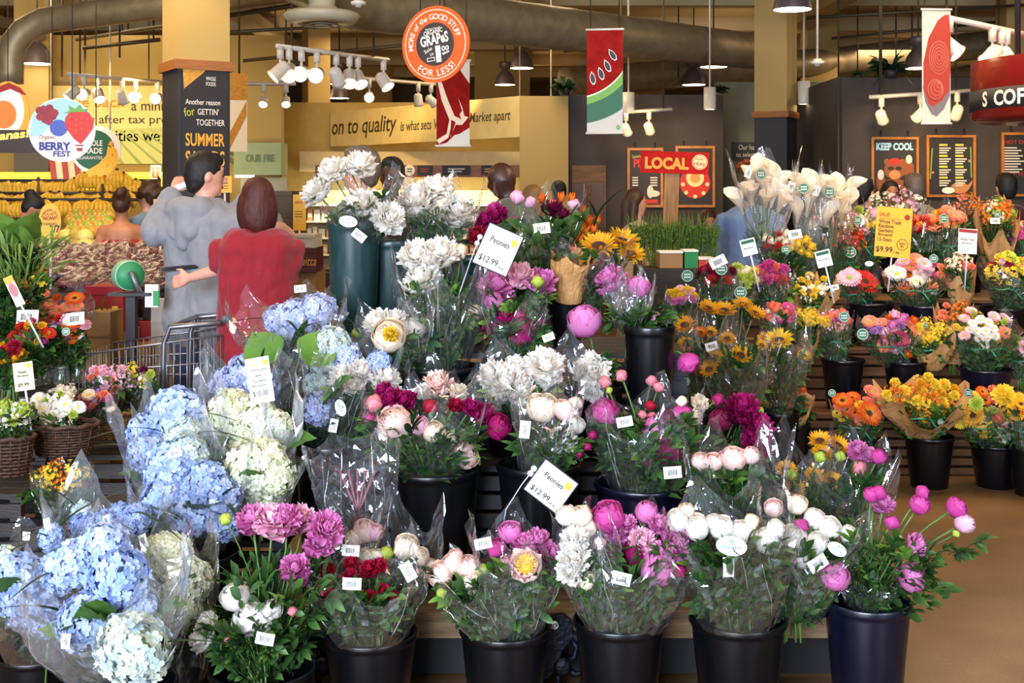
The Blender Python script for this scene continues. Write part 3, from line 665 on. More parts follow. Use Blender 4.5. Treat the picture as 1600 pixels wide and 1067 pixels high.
# track spotlights
def head_meshes():
    mb = MB(); mb.lathe([(.001, .5), (.2, .5), (.34, .35), (.36, -.35), (.42, -.5), (.38, -.5), (.36, -.42)], 16); a = mb.mesh('spot_head', white_metal)
    mb = MB(); mb.lathe([(.001, -.42), (.37, -.44)], 16); return a, mb.mesh('spot_lens', glow_w)
SPH, SPL = head_meshes()
TR = 0
def track(p0, p1, heads, label, hsz=.17):
    p0, p1 = Vector(p0), Vector(p1); o = thing('track_light', label, 'track light', tuple(p0), 'ceiling track lights')
    d = (p1 - p0).normalized(); mb = MB(); mb.tube([p0, p1], .022, 4); obj('track', mb.mesh('track', white_metal), o)
    for t in (.12, .85):
        q = p0.lerp(p1, t); mb = MB(); mb.tube([q, (q.x, q.y, 4.96)], .01, 5); obj('hanger', mb.mesh('hanger', rail), o)
    for t, aim in heads:
        q = p0.lerp(p1, t); mb = MB(); mb.tube([q, q - Vector((0, 0, .1))], .03, 6); hd = q - Vector((0, 0, .2)); mb.tube([q - Vector((0, 0, .1)), hd], .012, 5)
        st = obj('spot_arm', mb.mesh('spot_arm', white_metal), o)
        M = T(*hd) @ (-Vector(aim)).to_track_quat('Z', 'Y').to_matrix().to_4x4() @ S(hsz)
        obj('spot_head', SPH, o, M); obj('spot_lens', SPL, o, M)
track(P(432, 72, 10), P(607, 94, 11.5), [(.03, (-.7, -.3, -.7)), (.1, (.1, -.8, -.5)), (.2, (0, -1, -.25)), (.33, (0, -1, -.25)), (.5, (.2, .7, -.7)), (.62, (.1, -.6, -.7)), (.7, (.3, -.4, -.6)), (.95, (.5, -.3, -.7))], 'track of white spotlights above the topmost peonies')
track(P(105, 116, 13), P(252, 128, 15), [(.05, (-.5, -.4, -.6)), (.16, (0, -1, -.2)), (.3, (.3, -.4, -.6)), (.55, (.1, .5, -.7)), (.7, (0, -1, -.2)), (.95, (0, -1, -.2))], 'track of bright spotlights in front of the yellow lettered wall')
track(P(1456, 23, 8.5), P(1640, 62, 9), [(.14, (.5, -.4, -.6)), (.5, (-.6, -.4, -.6)), (.58, (-.3, -.5, -.6)), (.62, (.5, .1, -.7)), (.85, (.5, -.3, -.6))], 'track of white spotlights at the upper right')
track(P(1358, 152, 12), P(1518, 142, 12), [(.12, (.4, .6, -.6)), (.5, (-.4, .6, -.6)), (.86, (.0, .6, -.6))], 'track of three spotlights over the chalk boards', .15)
track(P(960, 176, 14), P(1050, 171, 14), [(.2, (.3, .6, -.6)), (.6, (.3, .6, -.6))], 'short track with two spotlights behind the watermelon banner', .15)
track(P(540, 121, 14), P(680, 132, 15), [(.25, (.1, -.9, -.3)), (.8, (.1, .3, -.9)), (.95, (.5, .5, -.5))], 'rear track with one bright spotlight left of the orange sign', .15)
track(P(362, 131, 14), P(462, 131, 14), [(.5, (.0, -.6, -.6)), (.85, (.1, -.6, -.6))], 'far track of small spotlights right of the near column', .13)
# wall washers that light the signs, aimed as the track heads are
for u, v, Y, au, av, aY, pw, sp in ((140, 128, 13.5, 150, 190, 17.4, 120, 75), (230, 128, 14, 60, 200, 17.4, 100, 75), (560, 95, 16, 600, 195, 19.0, 170, 60), (700, 90, 16, 740, 190, 19, 170, 60), (1000, 172, 13.4, 1015, 260, 15, 60, 60), (1080, 172, 13.4, 1090, 260, 15, 70, 60), (1385, 150, 11.3, 1400, 250, 12.6, 60, 65), (1480, 146, 11.3, 1490, 250, 12.6, 60, 65), (1590, 146, 11.3, 1590, 250, 12.6, 40, 65), (1200, 140, 14.6, 1270, 260, 16, 60, 70), (60, 150, 10.5, 150, 340, 12.6, 90, 60), (180, 150, 10.5, 200, 370, 11.5, 90, 60)):
    light('track_spot_light', 'SPOT', P(u, v, Y), pw, 'ffd694', P(au, av, aY), .08, None, sp, .7)
# spots over the right hand flower display
for x, y in ((2.2, 6.4), (3.4, 6.8)):
    light('display_spot_light', 'SPOT', (x, y, 3.9), 150, 'ffd9a0', (x + .1, 8.0, .6), .1, None, 70, .8)
light('display_spot_light', 'SPOT', (-2.3, 5.2, 3.9), 70, 'ffd9a0', (-2.4, 6.2, .6), .1, None, 60, .8)
light('display_spot_light', 'SPOT', (-2.3, 8.0, 3.9), 120, 'ffd9a0', (-2.4, 9.6, 1), .1, None, 60, .8)

# round diffuser and detectors under the ceiling
o = thing('ceiling_diffuser', 'large cream disc shaped air diffuser at the top beside the far column', 'diffuser', P(503, 30, 9.5))
px = 9.5 / F; c = P(503, 22, 9.5)
mb = MB(); mb.lathe([(22 * px, 30 * px), (20 * px, 14 * px), (30 * px, 4 * px), (56 * px, 2 * px), (60 * px, -3 * px), (52 * px, -13 * px), (40 * px, -17 * px), (36 * px, -12 * px)], 36); obj('outer_ring', mb.mesh('outer_ring', mat('diffuser_cream', 'b7a98a', .5)), o, T(*c))
for a, z in ((34, -15), (24, -18), (14, -20)):
    mb = MB(); mb.lathe([(a * px, z * px), ((a - 6) * px, (z + 5) * px), ((a - 10) * px, (z + 6) * px)], 30); obj('inner_ring', mb.mesh('inner_ring', MC['diffuser_cream']), o, T(*c))
mb = MB(); mb.lathe([(22 * px, 30 * px), (22 * px, 200 * px)], 20); obj('drop_pipe', mb.mesh('drop_pipe', duct_m), o, T(*c))
for u, v, Y, lb in ((1277, 98, 10, 'white detector hanging on a thin rod right of the right column'), (560, 5, 9, 'white dome detector at the top edge beside the diffuser')):
    c = P(u, v, Y); o = thing('ceiling_detector', lb, 'detector', tuple(c)); mb = MB(); mb.lathe([(.001, -.03), (.02, -.03), (.025, -.015), (.055, -.01), (.057, .01), (.035, .016), (.035, .03), (.001, .032)], 18); obj('detector_body', mb.mesh('detector_body', white_metal), o, T(*c))
    mb = MB(); mb.tube([(c.x, c.y, c.z + .03), (c.x, c.y, 4.98)], .009, 6); obj('detector_rod', mb.mesh('detector_rod', white_metal), o)
# ---------------------------------------------------------------- flower cart with its stepped stand (centre)
def plank_thing(name, label, cat, planks, m, group=None, part='plank'):
    o = thing(name, label, cat, planks[0][0], group)
    for c, d in planks:
        mb = MB(); mb.box((0, 0, 0), d); obj(part, mb.mesh(part, m), o, T(*c))
    return o
def step(x0, x1, y0, y1, z0, z1, m, label, name='display_step', group=None, gap=.018, n=None, cat='display stand'):
    """slatted crate: top planks and horizontal front slats over a dark frame"""
    o = thing(name, label, cat, ((x0 + x1) / 2, y0, z0), group)
    k = max(2, round((y1 - y0) / .11)); dy = (y1 - y0) / k
    for i in range(k):
        mb = MB(); mb.box((0, 0, 0), (x1 - x0, dy - .008, .022)); obj('plank', mb.mesh('plank', m), o, T((x0 + x1) / 2, y0 + dy * (i + .5), z1 - .011))
    k = n or max(2, round((z1 - z0) / .075)); dz = (z1 - z0 - .03) / k
    for i in range(k):
        mb = MB(); mb.box((0, 0, 0), (x1 - x0, .018, dz - gap)); obj('slat', mb.mesh('slat', m), o, T((x0 + x1) / 2, y0 + .01, z0 + dz * (i + .5)))
    for x in (x0 + .03, x1 - .03) + (((x0 + x1) / 2,) if x1 - x0 > 1 else ()):
        mb = MB(); mb.box((0, 0, 0), (.05, .03, z1 - z0 - .025)); obj('post', mb.mesh('post', m), o, T(x, y0 + .04, (z0 + z1 - .025) / 2))
        mb = MB(); mb.box((0, 0, 0), (.05, .03, z1 - z0 - .025)); obj('post', mb.mesh('post', m), o, T(x, y1 - .03, (z0 + z1 - .025) / 2))
    return o
# low cart deck of weathered planks on cast wheels
deck = thing('flower_cart', 'low wooden flower cart with thick weathered planks behind the front buckets', 'cart', (0.2, 4.05, 0))
for i in range(5):
    mb = MB(); mb.box((0, 0, 0), (1.95, .115, .085)); obj('plank', mb.mesh('plank', pale_wood), deck, T(.28, 4.06 + .12 * i, .235))
mb = MB(); mb.box((.28, 4.3, .17), (1.8, .08, .04)); mb.box((-.6, 4.3, .17), (.08, .5, .04)); mb.box((1.15, 4.3, .17), (.08, .5, .04)); obj('undercarriage', mb.mesh('undercarriage', dark_wood), deck)
iron = mat('cast_iron', '20242f', .45, .7, c2='151822', scale=30, bump=.4, bscale=80)
def cart_wheel(x, y, z, R, par):
    mb = MB(); M = T(x, y, z) @ RX(90)
    mb.tube([(R * math.cos(a * PI / 16), R * math.sin(a * PI / 16), 0) for a in range(32)], .017, 8, M, closed=True)
    mb.tube([(R * .88 * math.cos(a * PI / 16), R * .88 * math.sin(a * PI / 16), .0) for a in range(32)], .008, 6, M, closed=True)
    w_ = obj('wheel', mb.mesh('wheel', iron), par, None)
    for k in range(5):
        a = k * 2 * PI / 5 + .5; b_ = a + .75; m2 = MB()
        m2.tube([(R * .15 * math.cos(a), R * .15 * math.sin(a), 0), (R * .5 * math.cos(a + .1), R * .5 * math.sin(a + .1), .005), (R * .75 * math.cos(a + .4), R * .75 * math.sin(a + .4), .005), (R * .9 * math.cos(b_), R * .9 * math.sin(b_), 0)], [.014, .011, .01, .013], 6, M)
        obj('spoke', m2.mesh('spoke', iron), w_)
    m2 = MB(); m2.lathe([(.001, -.03), (.03, -.03), (.03, .03), (.018, .035), (.001, .035)], 16, M); obj('hub', m2.mesh('hub', iron), w_)
mb = MB(); mb.box((.28, 4.18, .1), (1.9, .015, .18)); obj('shade_panel', mb.mesh('shade_panel', mat('shade_black', '101014', .6, c2='0c0c10')), deck)  # dark panel added to stand in for the shade under the deck
cart_wheel(.165, 3.98, .115, .1, deck); cart_wheel(-.62, 3.98, .115, .1, deck)
br = MB(); br.slab([(-.035, 0), (-.05, .05), (-.03, .1), (0, .115), (.035, .1), (.05, .05), (.03, 0), (.012, -.09), (-.02, -.12), (-.045, -.1), (-.02, -.05)], -.008, .008, T(.135, 3.965, .175) @ RX(90) @ RZ(-14))
brk = obj('bracket', br.mesh('bracket', iron), deck)
br = MB(); br.lathe([(.001, .0), (.006, .0), (.006, .006), (.014, .006), (.014, 0)], 14, T(.14, 3.954, .252) @ RX(90)); obj('bolt', br.mesh('bolt', mat('bright_steel', 'd8dce4', .25, .9)), brk)
SB = 'black slatted steps of the flower stand'
step(-.75, .95, 4.62, 4.98, .02, .62, mat('black_wood', '1a1a20', .5, c2='121217', scale=5, stretch=(1, 9, 9)), 'black slatted lower step of the stand behind the middle buckets', group=SB)
step(-.85, .72, 5.0, 5.6, .02, 1.0, MC['black_wood'], 'black slatted upper step of the stand under the top buckets', group=SB)
step(-1.75, -.8, 4.32, 5.0, .02, .42, MC['black_wood'], 'black slatted side step under the hydrangea buckets', group=SB)

# ---------------------------------------------------------------- buckets of the centre stand
GB = 'black flower buckets of the stand'
h_ = .345
bucket(410, 1040, 165, 3.55, .30, 'black bucket of white and pink peonies in the front row beside the hydrangeas', GB)
bucket(579, 985, 146, 3.75, .33, 'black bucket of dark red peonies, second in the front row', GB)
bucket(789, 977, 142, 3.75, .335, 'black bucket of blush peonies left of the cast wheel', GB)
bucket(968, 965, 143, 3.75, .345, 'black bucket of mixed pink peonies right of the cast wheel', GB)
bucket(1153, 962, 150, 3.78, .345, 'black bucket of white budded peonies under the oval label', GB)
bucket(1247, 945, 118, 4.0, .30, 'black bucket squeezed between the white and the far right peonies', GB)
bucket(1355, 935, 134, 3.85, .36, 'dark blue bucket of loose pink peonies at the right end', GB, BUCKB)
bucket(190, 1065, 170, 3.35, .28, 'black bucket hidden under the pale blue hydrangeas in the front', GB)
bucket(62, 1010, 150, 3.7, .25, 'black bucket under the leftmost blue hydrangeas', GB)
bucket(676, 728, 150, 4.35, .385, 'wide black bucket of blush and magenta peonies in the middle row', GB)
bucket(842, 722, 132, 4.38, .39, 'black bucket behind the lower tilted price card', GB)
bucket(1005, 752, 152, 4.35, .365, 'wide dark bucket of pink and maroon peonies in the middle row', GB, BUCKB)
bucket(1150, 850, 120, 4.15, .28, 'black bucket of the tall blush peony bouquet', GB)
bucket(515, 690, 110, 4.5, .28, 'black bucket of blush peonies left of the middle row', GB)
bucket(300, 860, 150, 4.05, .30, 'black bucket of the tall blue hydrangeas', GB)
bucket(420, 800, 120, 4.4, .17, 'black bucket of the white hydrangeas', GB)
bucket(685, 570, 125, 4.8, .36, 'black bucket of white peonies on the lower step', GB)
bucket(805, 560, 105, 4.85, .36, 'black bucket of deep magenta peonies on the lower step', GB)
bucket(1015, 508, 80, 4.85, .50, 'tall black bucket standing free to the right on the stand', GB)
bucket(925, 600, 100, 4.8, .33, 'black bucket behind the loose white peony right of centre', GB)
bucket(885, 464, 60, 5.2, .22, 'small black bucket with kraft paper on the upper step', GB)
bucket(485, 560, 100, 4.75, .30, 'black bucket of the upper blue hydrangeas', GB)
teal = mat('dark_teal_glaze', '24403f', .3, c2='1b3232')
TV = bucket_mesh('vase', teal, .8)
for u, v, w_, Y, L_ in ((553, 345, 84, 5.2, 'dark teal vase under the topmost white peonies, front one'), (612, 375, 84, 5.35, 'dark teal vase to the right behind its twin'), (725, 400, 80, 5.35, 'dark teal vase behind the white peony cluster')):
    z = P(u, v, Y).z; bucket(u, v, w_, Y, z - 1.0, L_, 'dark teal vases on the upper step', TV, 'vase', 'vase')

# ---------------------------------------------------------------- bouquets of the centre stand
B = lambda *a, **k: bouquet('peony_bouquet', *a, **k)
GP = 'peony bouquets of the stand'
def PB(label, *a, **k): return bouquet('peony_bouquet', label, 'bouquet', *a, group=GP, **k)
def HB(label, *a, **k):
    k.setdefault('leafmesh', OVATE); k.setdefault('fol', .6)
    return bouquet('hydrangea_bouquet', label, 'bouquet', *a, group='hydrangea bouquets of the stand', **k)
# top
PB('tall white peonies above the dark teal vases, topmost on the stand', 5.2, (575, 372),
   [('full', 'white', 495, 299, 52), ('full', 'white', 519, 266, 46), ('full', 'white', 562, 258, 54), ('full', 'white', 567, 318, 54), ('full', 'white', 607, 341, 58), ('full', 'white', 545, 262, 34, .08)],
   12, (560, 300, 150, .09), [('oval', 544, 346, 28, -10), ('bar', 561, 368, 22, -38)], fol=.75, fw=.9)
PB('white peonies behind the price card, second from the top', 5.25, (690, 400),
   [('full', 'white', 653, 312, 64), ('full', 'white', 682, 294, 52), ('full', 'white', 714, 331, 62), ('full', 'white', 668, 296, 44, .06)], 20, (690, 310, 130, .09), fol=.9)
PB('big white peony cluster with one cream bud left of the price card', 4.85, (690, 565),
   [('full', 'white', 652, 401, 60), ('full', 'white', 689, 396, 60), ('full', 'white', 659, 437, 60), ('full', 'white', 670, 408, 50), ('bud', 'cream', 719, 393, 24)], 46, (690, 420, 150, .12), fol=.95, fw=1.3)
PB('mixed tulips and maroon peonies on the upper step behind the price card', 5.3, (845, 460),
   [('full', 'mag', 760, 346, 38), ('full', 'mag', 778, 336, 34), ('full', 'red', 745, 368, 34), ('full', 'hot', 772, 325, 24), ('bud', 'pale', 808, 308, 22), ('bud', 'pale', 829, 316, 18), ('full', 'wine', 863, 325, 34), ('full', 'wine', 877, 336, 30),
    ('tulip', 'flame', 847, 310, 20), ('tulip', 'flame', 877, 309, 20), ('tulip', 'flame', 893, 309, 19), ('bud', 'pale', 897, 319, 18), ('tulip', 'flame', 911, 328, 16), ('tulip', 'coral', 862, 318, 16), ('bud', 'mag', 806, 345, 16)],
   40, (840, 330, 140, .1), [('bar', 846, 357, 26, 8)], fol=1.0, fw=1.2)
bouquet('tulip_bouquet', 'orange and yellow tulips beside the sunflowers on the upper step', 'bouquet', 5.25, (900, 455),
   [('tulip', 'flame', 920, 345, 20), ('tulip', 'orange', 933, 343, 19), ('tulip', 'flame', 912, 360, 24), ('tulip', 'flame', 908, 372, 24), ('tulip', 'flame', 927, 358, 22), ('tulip', 'coral', 897, 390, 22)], 0, None, fol=.8, folmesh=FOLN, blades=8)
bouquet('sunflower_bouquet', 'three yellow sunflowers right of the orange tulips', 'bouquet', 5.15, (925, 470),
   [('sun', 'gold', 936, 386, 56), ('sun', 'gold', 972, 378, 56), ('sun', 'gold', 985, 398, 44), ('sun', 'gold', 920, 412, 30)], 10, (930, 400, 110, .05), fol=.8)
kw = MB(); rr_ = random.Random(4)
kp = wrap_mesh('kraft_sleeve', P(888, 470, 5.12) , P(893, 400, 5.08), .055, .08, rr_, kraft, peak=.2)
obj('kraft_sleeve', kp, None, None, 'brown kraft paper sleeve hanging over the small upper bucket', 'paper', None)
# pink open peonies
PB('lilac pink peonies with a green bud right under the price card', 4.95, (805, 555),
   [('full', 'pink', 776, 448, 60), ('full', 'pale', 812, 432, 50), ('full', 'pink', 846, 442, 50), ('full', 'pale', 790, 425, 40, .05), ('bud', 'lime', 840, 440, 19, -.14), ('bud', 'cream', 743, 488, 27), ('ball', 'pink', 770, 470, 30)], 24, None, fol=.95)
PB('deep magenta peonies below the lilac pink ones', 4.85, (805, 558),
   [('full', 'mag', 765, 518, 30), ('full', 'mag', 791, 503, 42), ('ball', 'mag', 815, 517, 44), ('ball', 'mag', 812, 495, 26), ('bud', 'mag', 845, 503, 14)], 26, (800, 480, 110, .08), [('bar', 857, 527, 18, 20)], fol=1)
PB('pink peony and closed bud in silvery film at the stand\'s right shoulder', 4.95, (985, 520),
   [('full', 'pink', 955, 438, 52), ('ball', 'pink', 998, 448, 34), ('bud', 'pale', 1021, 496, 22), ('ball', 'hot', 1075, 567, 32, -.1, (.3, -.5, -.8))], 22, (985, 460, 80, .05), fol=.7)
PB('single round pink peony on leafy stems left of the free standing bucket', 4.8, (935, 600),
   [('ball', 'pink', 913, 502, 48), ('full', 'white', 925, 581, 60, -.1), ('full', 'white', 925, 612, 36, -.12)], 30, None, fol=1, fw=2.2)
# upper middle
PB('creamy white peonies with a yellow hearted bloom in the big clear wrap', 4.75, (640, 580),
   [('full', 'white', 593, 506, 56), ('ball', 'cream', 608, 524, 48, -.16), ('ball', 'white', 644, 516, 38), ('bud', 'lime', 557, 521, 16), ('full', 'yellow', 610, 522, 26, -.23), ('full', 'white', 618, 498, 36)], 16, (600, 500, 150, .1), fol=.9)
PB('pure white peonies above the leftmost middle bucket', 4.5, (530, 680),
   [('full', 'white', 538, 590, 50), ('full', 'white', 566, 582, 48), ('full', 'white', 600, 592, 56), ('full', 'white', 552, 606, 34)], 16, (560, 570, 130, .08), [('bar', 521, 665, 20, 80), ('oval', 532, 637, 26, -70)], fol=.9)
PB('pale blush white peony over the middle row', 4.6, (690, 720),
   [('full', 'blush', 684, 602, 54), ('full', 'cream', 716, 612, 30), ('full', 'white', 662, 612, 28)], 12, (690, 600, 110, .09), fol=.9)
PB('large bright white peonies at the centre of the stand', 4.55, (850, 700),
   [('full', 'white', 790, 602, 70), ('full', 'white', 805, 580, 56), ('full', 'white', 851, 573, 66), ('full', 'white', 770, 585, 50), ('full', 'white', 815, 615, 50)], 16, (830, 570, 160, .09), fol=.9)
# middle row
PB('blush, cream and magenta peonies in the wide middle row bucket', 4.3, (676, 728),
   [('full', 'mag', 612, 622, 38), ('full', 'mag', 634, 626, 38), ('bud', 'rosy', 585, 630, 28), ('ball', 'hot', 575, 660, 28), ('ball', 'blush', 615, 665, 56), ('ball', 'pale', 653, 665, 30), ('ball', 'cream', 678, 675, 34), ('bud', 'cream', 701, 688, 28), ('ball', 'blush', 727, 711, 42),
    ('bud', 'red', 672, 635, 24), ('full', 'red', 712, 633, 26), ('full', 'mag', 735, 637, 34), ('full', 'mag', 757, 648, 40), ('ball', 'mag', 778, 667, 38), ('full', 'mag', 600, 610, 30)],
   56, (665, 640, 210, .15), fol=1.0, fw=1.15)
PB('cream and blush peonies in a clear wrap above the lower price card', 4.2, (842, 725),
   [('ball', 'cream', 847, 637, 46), ('ball', 'blush', 883, 641, 34), ('bud', 'cream', 899, 630, 20), ('bud', 'blush', 852, 680, 26), ('full', 'white', 880, 688, 48), ('ball', 'white', 900, 664, 26), ('bud', 'mag', 926, 680, 14), ('bud', 'mag', 917, 698, 15), ('bud', 'mag', 904, 710, 14)],
   26, (862, 620, 110, .09), [('bar', 820, 671, 26, 84)], fol=1)
PB('pink, maroon and cream peonies with many small buds, right middle bucket', 4.3, (1005, 752),
   [('ball', 'hot', 945, 646, 42), ('bud', 'rosy', 945, 597, 19), ('bud', 'rosy', 971, 587, 19), ('bud', 'rosy', 1018, 595, 16), ('bud', 'rosy', 1029, 605, 17), ('bud', 'lime', 952, 610, 11), ('bud', 'red', 1016, 634, 17), ('bud', 'rosy', 1004, 648, 14), ('bud', 'rosy', 1019, 652, 16),
    ('ball', 'hot', 1066, 650, 36), ('ball', 'wine', 1041, 648, 22), ('ball', 'wine', 1061, 663, 24), ('ball', 'pink', 1025, 671, 45), ('ball', 'mag', 1045, 706, 44), ('bud', 'cream', 1065, 627, 18), ('full', 'cream', 1094, 630, 30), ('full', 'cream', 1084, 652, 30), ('ball', 'wine', 1125, 656, 36), ('bud', 'mag', 1122, 624, 20),
    ('bud', 'mag', 1012, 722, 12)],
   70, (1010, 640, 180, .15), [('bar', 976, 659, 24, 10), ('bar', 1051, 738, 28, 4)], fol=1.0, fw=1.2)
PB('large open magenta peonies leaning out over the tall blush bouquet', 4.5, (1120, 780),
   [('full', 'mag', 1160, 641, 60), ('full', 'mag', 1184, 668, 54), ('full', 'mag', 1180, 695, 50), ('bud', 'lime', 1188, 641, 12), ('full', 'mag', 1150, 650, 30)], 18, None, fol=.9)
PB('tall wrapped bouquet with a row of round blush buds above bare leaves', 4.05, (1155, 860),
   [('ball', 'blush', 1095, 721, 29), ('ball', 'blush', 1115, 722, 28), ('ball', 'blush', 1146, 717, 38), ('ball', 'blush', 1173, 711, 27), ('ball', 'pale', 1130, 715, 20)], 80, (1150, 715, 160, .12), fol=1.05, fw=1.5)
bouquet('sunflower_bouquet', 'yellow sunflowers in glittering film behind the blush bud row', 'bouquet', 4.35, (1255, 850),
   [('sun', 'gold', 1281, 690, 36), ('sun', 'gold', 1284, 708, 30), ('sun', 'gold', 1310, 697, 34), ('sun', 'gold', 1228, 735, 34), ('sun', 'gold', 1240, 765, 36), ('sun', 'gold', 1272, 745, 32), ('sun', 'gold', 1300, 752, 30), ('sun', 'gold', 1330, 764, 26), ('bud', 'lime', 1236, 741, 17, -.1), ('bud', 'lime', 1281, 714, 19, -.1), ('bud', 'lime', 1313, 713, 17, -.1)], 26, (1270, 720, 190, .1), fol=1)
PB('lilac pink peonies standing above the far right pink ones', 4.25, (1330, 860),
   [('full', 'pink', 1340, 704, 38), ('full', 'pink', 1356, 710, 30), ('ball', 'hot', 1373, 713, 22), ('bud', 'rosy', 1343, 731, 22)], 18, (1345, 730, 120, .08), fol=1)
# front row
PB('loose frilly pink peonies over white ones beside the hydrangeas', 3.6, (415, 1035),
   [('full', 'pink', 395, 812, 60), ('full', 'pale', 425, 815, 64), ('full', 'pink', 445, 812, 56), ('full', 'pink', 508, 826, 62), ('full', 'pale', 470, 812, 52, .08), ('full', 'pink', 462, 890, 54), ('full', 'pink', 498, 850, 44), ('bud', 'lime', 352, 811, 20), ('bud', 'rosy', 436, 936, 15), ('bud', 'rosy', 457, 955, 16)], 40, None, fol=.95, fw=1.0)
PB('white peonies with red flecks hanging over the first front bucket', 3.5, (405, 1038),
   [('ball', 'white', 368, 932, 46), ('ball', 'white', 390, 969, 50), ('ball', 'white', 425, 953, 29), ('full', 'white', 324, 972, 36), ('full', 'white', 318, 998, 46), ('bud', 'cream', 395, 930, 13), ('bud', 'rosy', 356, 1000, 12), ('ball', 'white', 412, 975, 24)], 34, None, [('bar', 414, 998, 28, -10)], fol=1, fw=1.1)
PB('small dark red peonies in a wide wrap, second in the front row', 3.68, (579, 985),
   [('full', 'red', 512, 892, 28), ('full', 'red', 549, 880, 27), ('full', 'red', 547, 900, 26), ('full', 'red', 576, 889, 32), ('full', 'red', 592, 884, 28), ('full', 'red', 518, 936, 32), ('full', 'red', 538, 932, 32), ('full', 'red', 578, 939, 33), ('full', 'red', 597, 924, 27), ('full', 'red', 614, 938, 30), ('bud', 'pink', 500, 932, 15)],
   56, (570, 900, 190, .14), [('bar', 550, 912, 28, -2), ('bar', 638, 893, 28, -60)], fol=1, fw=1.1)
PB('cream peony buds standing behind the small dark red ones', 3.9, (590, 985),
   [('ball', 'cream', 553, 842, 27), ('ball', 'blush', 570, 830, 36), ('ball', 'cream', 571, 871, 28), ('ball', 'cream', 588, 868, 22), ('bud', 'lime', 603, 866, 26), ('ball', 'cream', 635, 855, 38), ('ball', 'cream', 658, 870, 28), ('bud', 'blush', 524, 850, 20), ('ball', 'pale', 585, 832, 26), ('ball', 'blush', 674, 884, 20)],
   20, (600, 830, 170, .1), [('bar', 548, 860, 26, -4)], fol=.9)
PB('round blush peony buds left of the yellow centred bloom in the front', 3.68, (780, 977),
   [('ball', 'blush', 688, 898, 40), ('ball', 'blush', 706, 881, 34), ('ball', 'blush', 731, 886, 36), ('ball', 'cream', 734, 911, 38), ('ball', 'blush', 712, 870, 24), ('bud', 'lime', 690, 926, 17), ('bud', 'lime', 754, 892, 22)],
   40, (730, 900, 130, .12), [('bar', 755, 849, 26, 12)], fol=1, fw=1.3)
PB('pale pink peony with an open yellow centre among pinker blooms', 3.72, (800, 977),
   [('bowl', 'blush', 822, 884, 66, -.12, (-.1, -1, .75)), ('ball', 'pink', 797, 832, 34), ('ball', 'hot', 775, 856, 28), ('full', 'pink', 840, 845, 44), ('full', 'pink', 862, 866, 36), ('full', 'pink', 815, 848, 36), ('ball', 'pale', 792, 882, 28), ('bud', 'rosy', 777, 893, 19), ('bud', 'pale', 805, 911, 13), ('full', 'pink', 855, 895, 24)],
   50, (815, 850, 150, .13), fol=1, fw=1.1)
PB('elongated white double peony with a blush bud below it', 3.68, (950, 965),
   [('full', 'white', 898, 845, 50, -.05), ('full', 'white', 898, 872, 56, -.08), ('full', 'white', 890, 893, 44, -.1), ('ball', 'cream', 914, 905, 32), ('ball', 'cream', 907, 807, 34), ('ball', 'white', 885, 805, 30), ('ball', 'cream', 918, 825, 26), ('bud', 'pale', 937, 850, 22)],
   30, (900, 850, 110, .1), fol=1, fw=1.3)
PB('crowded pink and magenta peonies, fullest bouquet of the front row', 3.72, (972, 965),
   [('ball', 'hot', 950, 808, 48), ('full', 'pink', 963, 840, 38), ('full', 'pale', 1003, 846, 48), ('full', 'pink', 1050, 855, 54), ('ball', 'pink', 1027, 889, 50), ('ball', 'mag', 961, 862, 25), ('ball', 'mag', 990, 867, 36), ('bud', 'mag', 975, 879, 20), ('bud', 'mag', 1063, 893, 20), ('ball', 'pink', 1010, 800, 34), ('full', 'pink', 1030, 821, 38), ('full', 'pink', 980, 820, 34), ('full', 'pink', 1062, 835, 34)],
   70, (1000, 850, 200, .15), [('bar', 971, 904, 30, -14)], fol=1, fw=1.05)
PB('row of white budded peonies over the oval label, front right', 3.72, (1153, 962),
   [('ball', 'white', 1058, 813, 34), ('ball', 'white', 1088, 824, 40), ('ball', 'cream', 1072, 798, 24), ('ball', 'white', 1128, 825, 37), ('ball', 'white', 1161, 833, 40), ('bud', 'cream', 1174, 815, 24), ('ball', 'white', 1200, 846, 42), ('ball', 'white', 1115, 815, 24), ('ball', 'white', 1212, 826, 28)],
   80, (1140, 820, 200, .15), [('oval', 1143, 853, 46, -6), ('bar', 1138, 886, 28, 88)], fol=1.0, fw=1.25)
PB('white budded peonies leaning right beside the far right pink ones', 3.85, (1235, 950),
   [('ball', 'white', 1238, 844, 44), ('ball', 'white', 1277, 849, 33), ('ball', 'white', 1249, 873, 33), ('ball', 'white', 1267, 865, 26), ('ball', 'white', 1296, 825, 34), ('ball', 'white', 1327, 836, 30), ('ball', 'white', 1273, 811, 33), ('ball', 'cream', 1246, 788, 30), ('ball', 'blush', 1209, 794, 28), ('bud', 'hot', 1252, 821, 22), ('ball', 'white', 1220, 840, 26)],
   50, (1270, 830, 180, .1), [('oval', 1308, 858, 30, -30), ('bar', 1278, 880, 30, 30)], fol=1.0, fw=1.15)
PB('loose unwrapped pink peonies spreading from the dark blue bucket', 3.85, (1355, 935),
   [('ball', 'pink', 1305, 901, 42, -.12), ('full', 'pink', 1430, 853, 42, -.05, (1, -.5, .1)), ('ball', 'pink', 1425, 903, 42), ('bud', 'hot', 1373, 770, 23), ('ball', 'hot', 1362, 773, 24), ('full', 'pink', 1380, 789, 34), ('bud', 'hot', 1394, 817, 23), ('bud', 'hot', 1441, 769, 21), ('ball', 'hot', 1494, 793, 30), ('ball', 'pale', 1507, 818, 30), ('bud', 'lime', 1494, 834, 11), ('ball', 'hot', 1437, 789, 30), ('bud', 'hot', 1403, 897, 20), ('ball', 'cream', 1404, 843, 16)],
   60, (1355, 900, 110, .13), fol=.8, fw=.85)

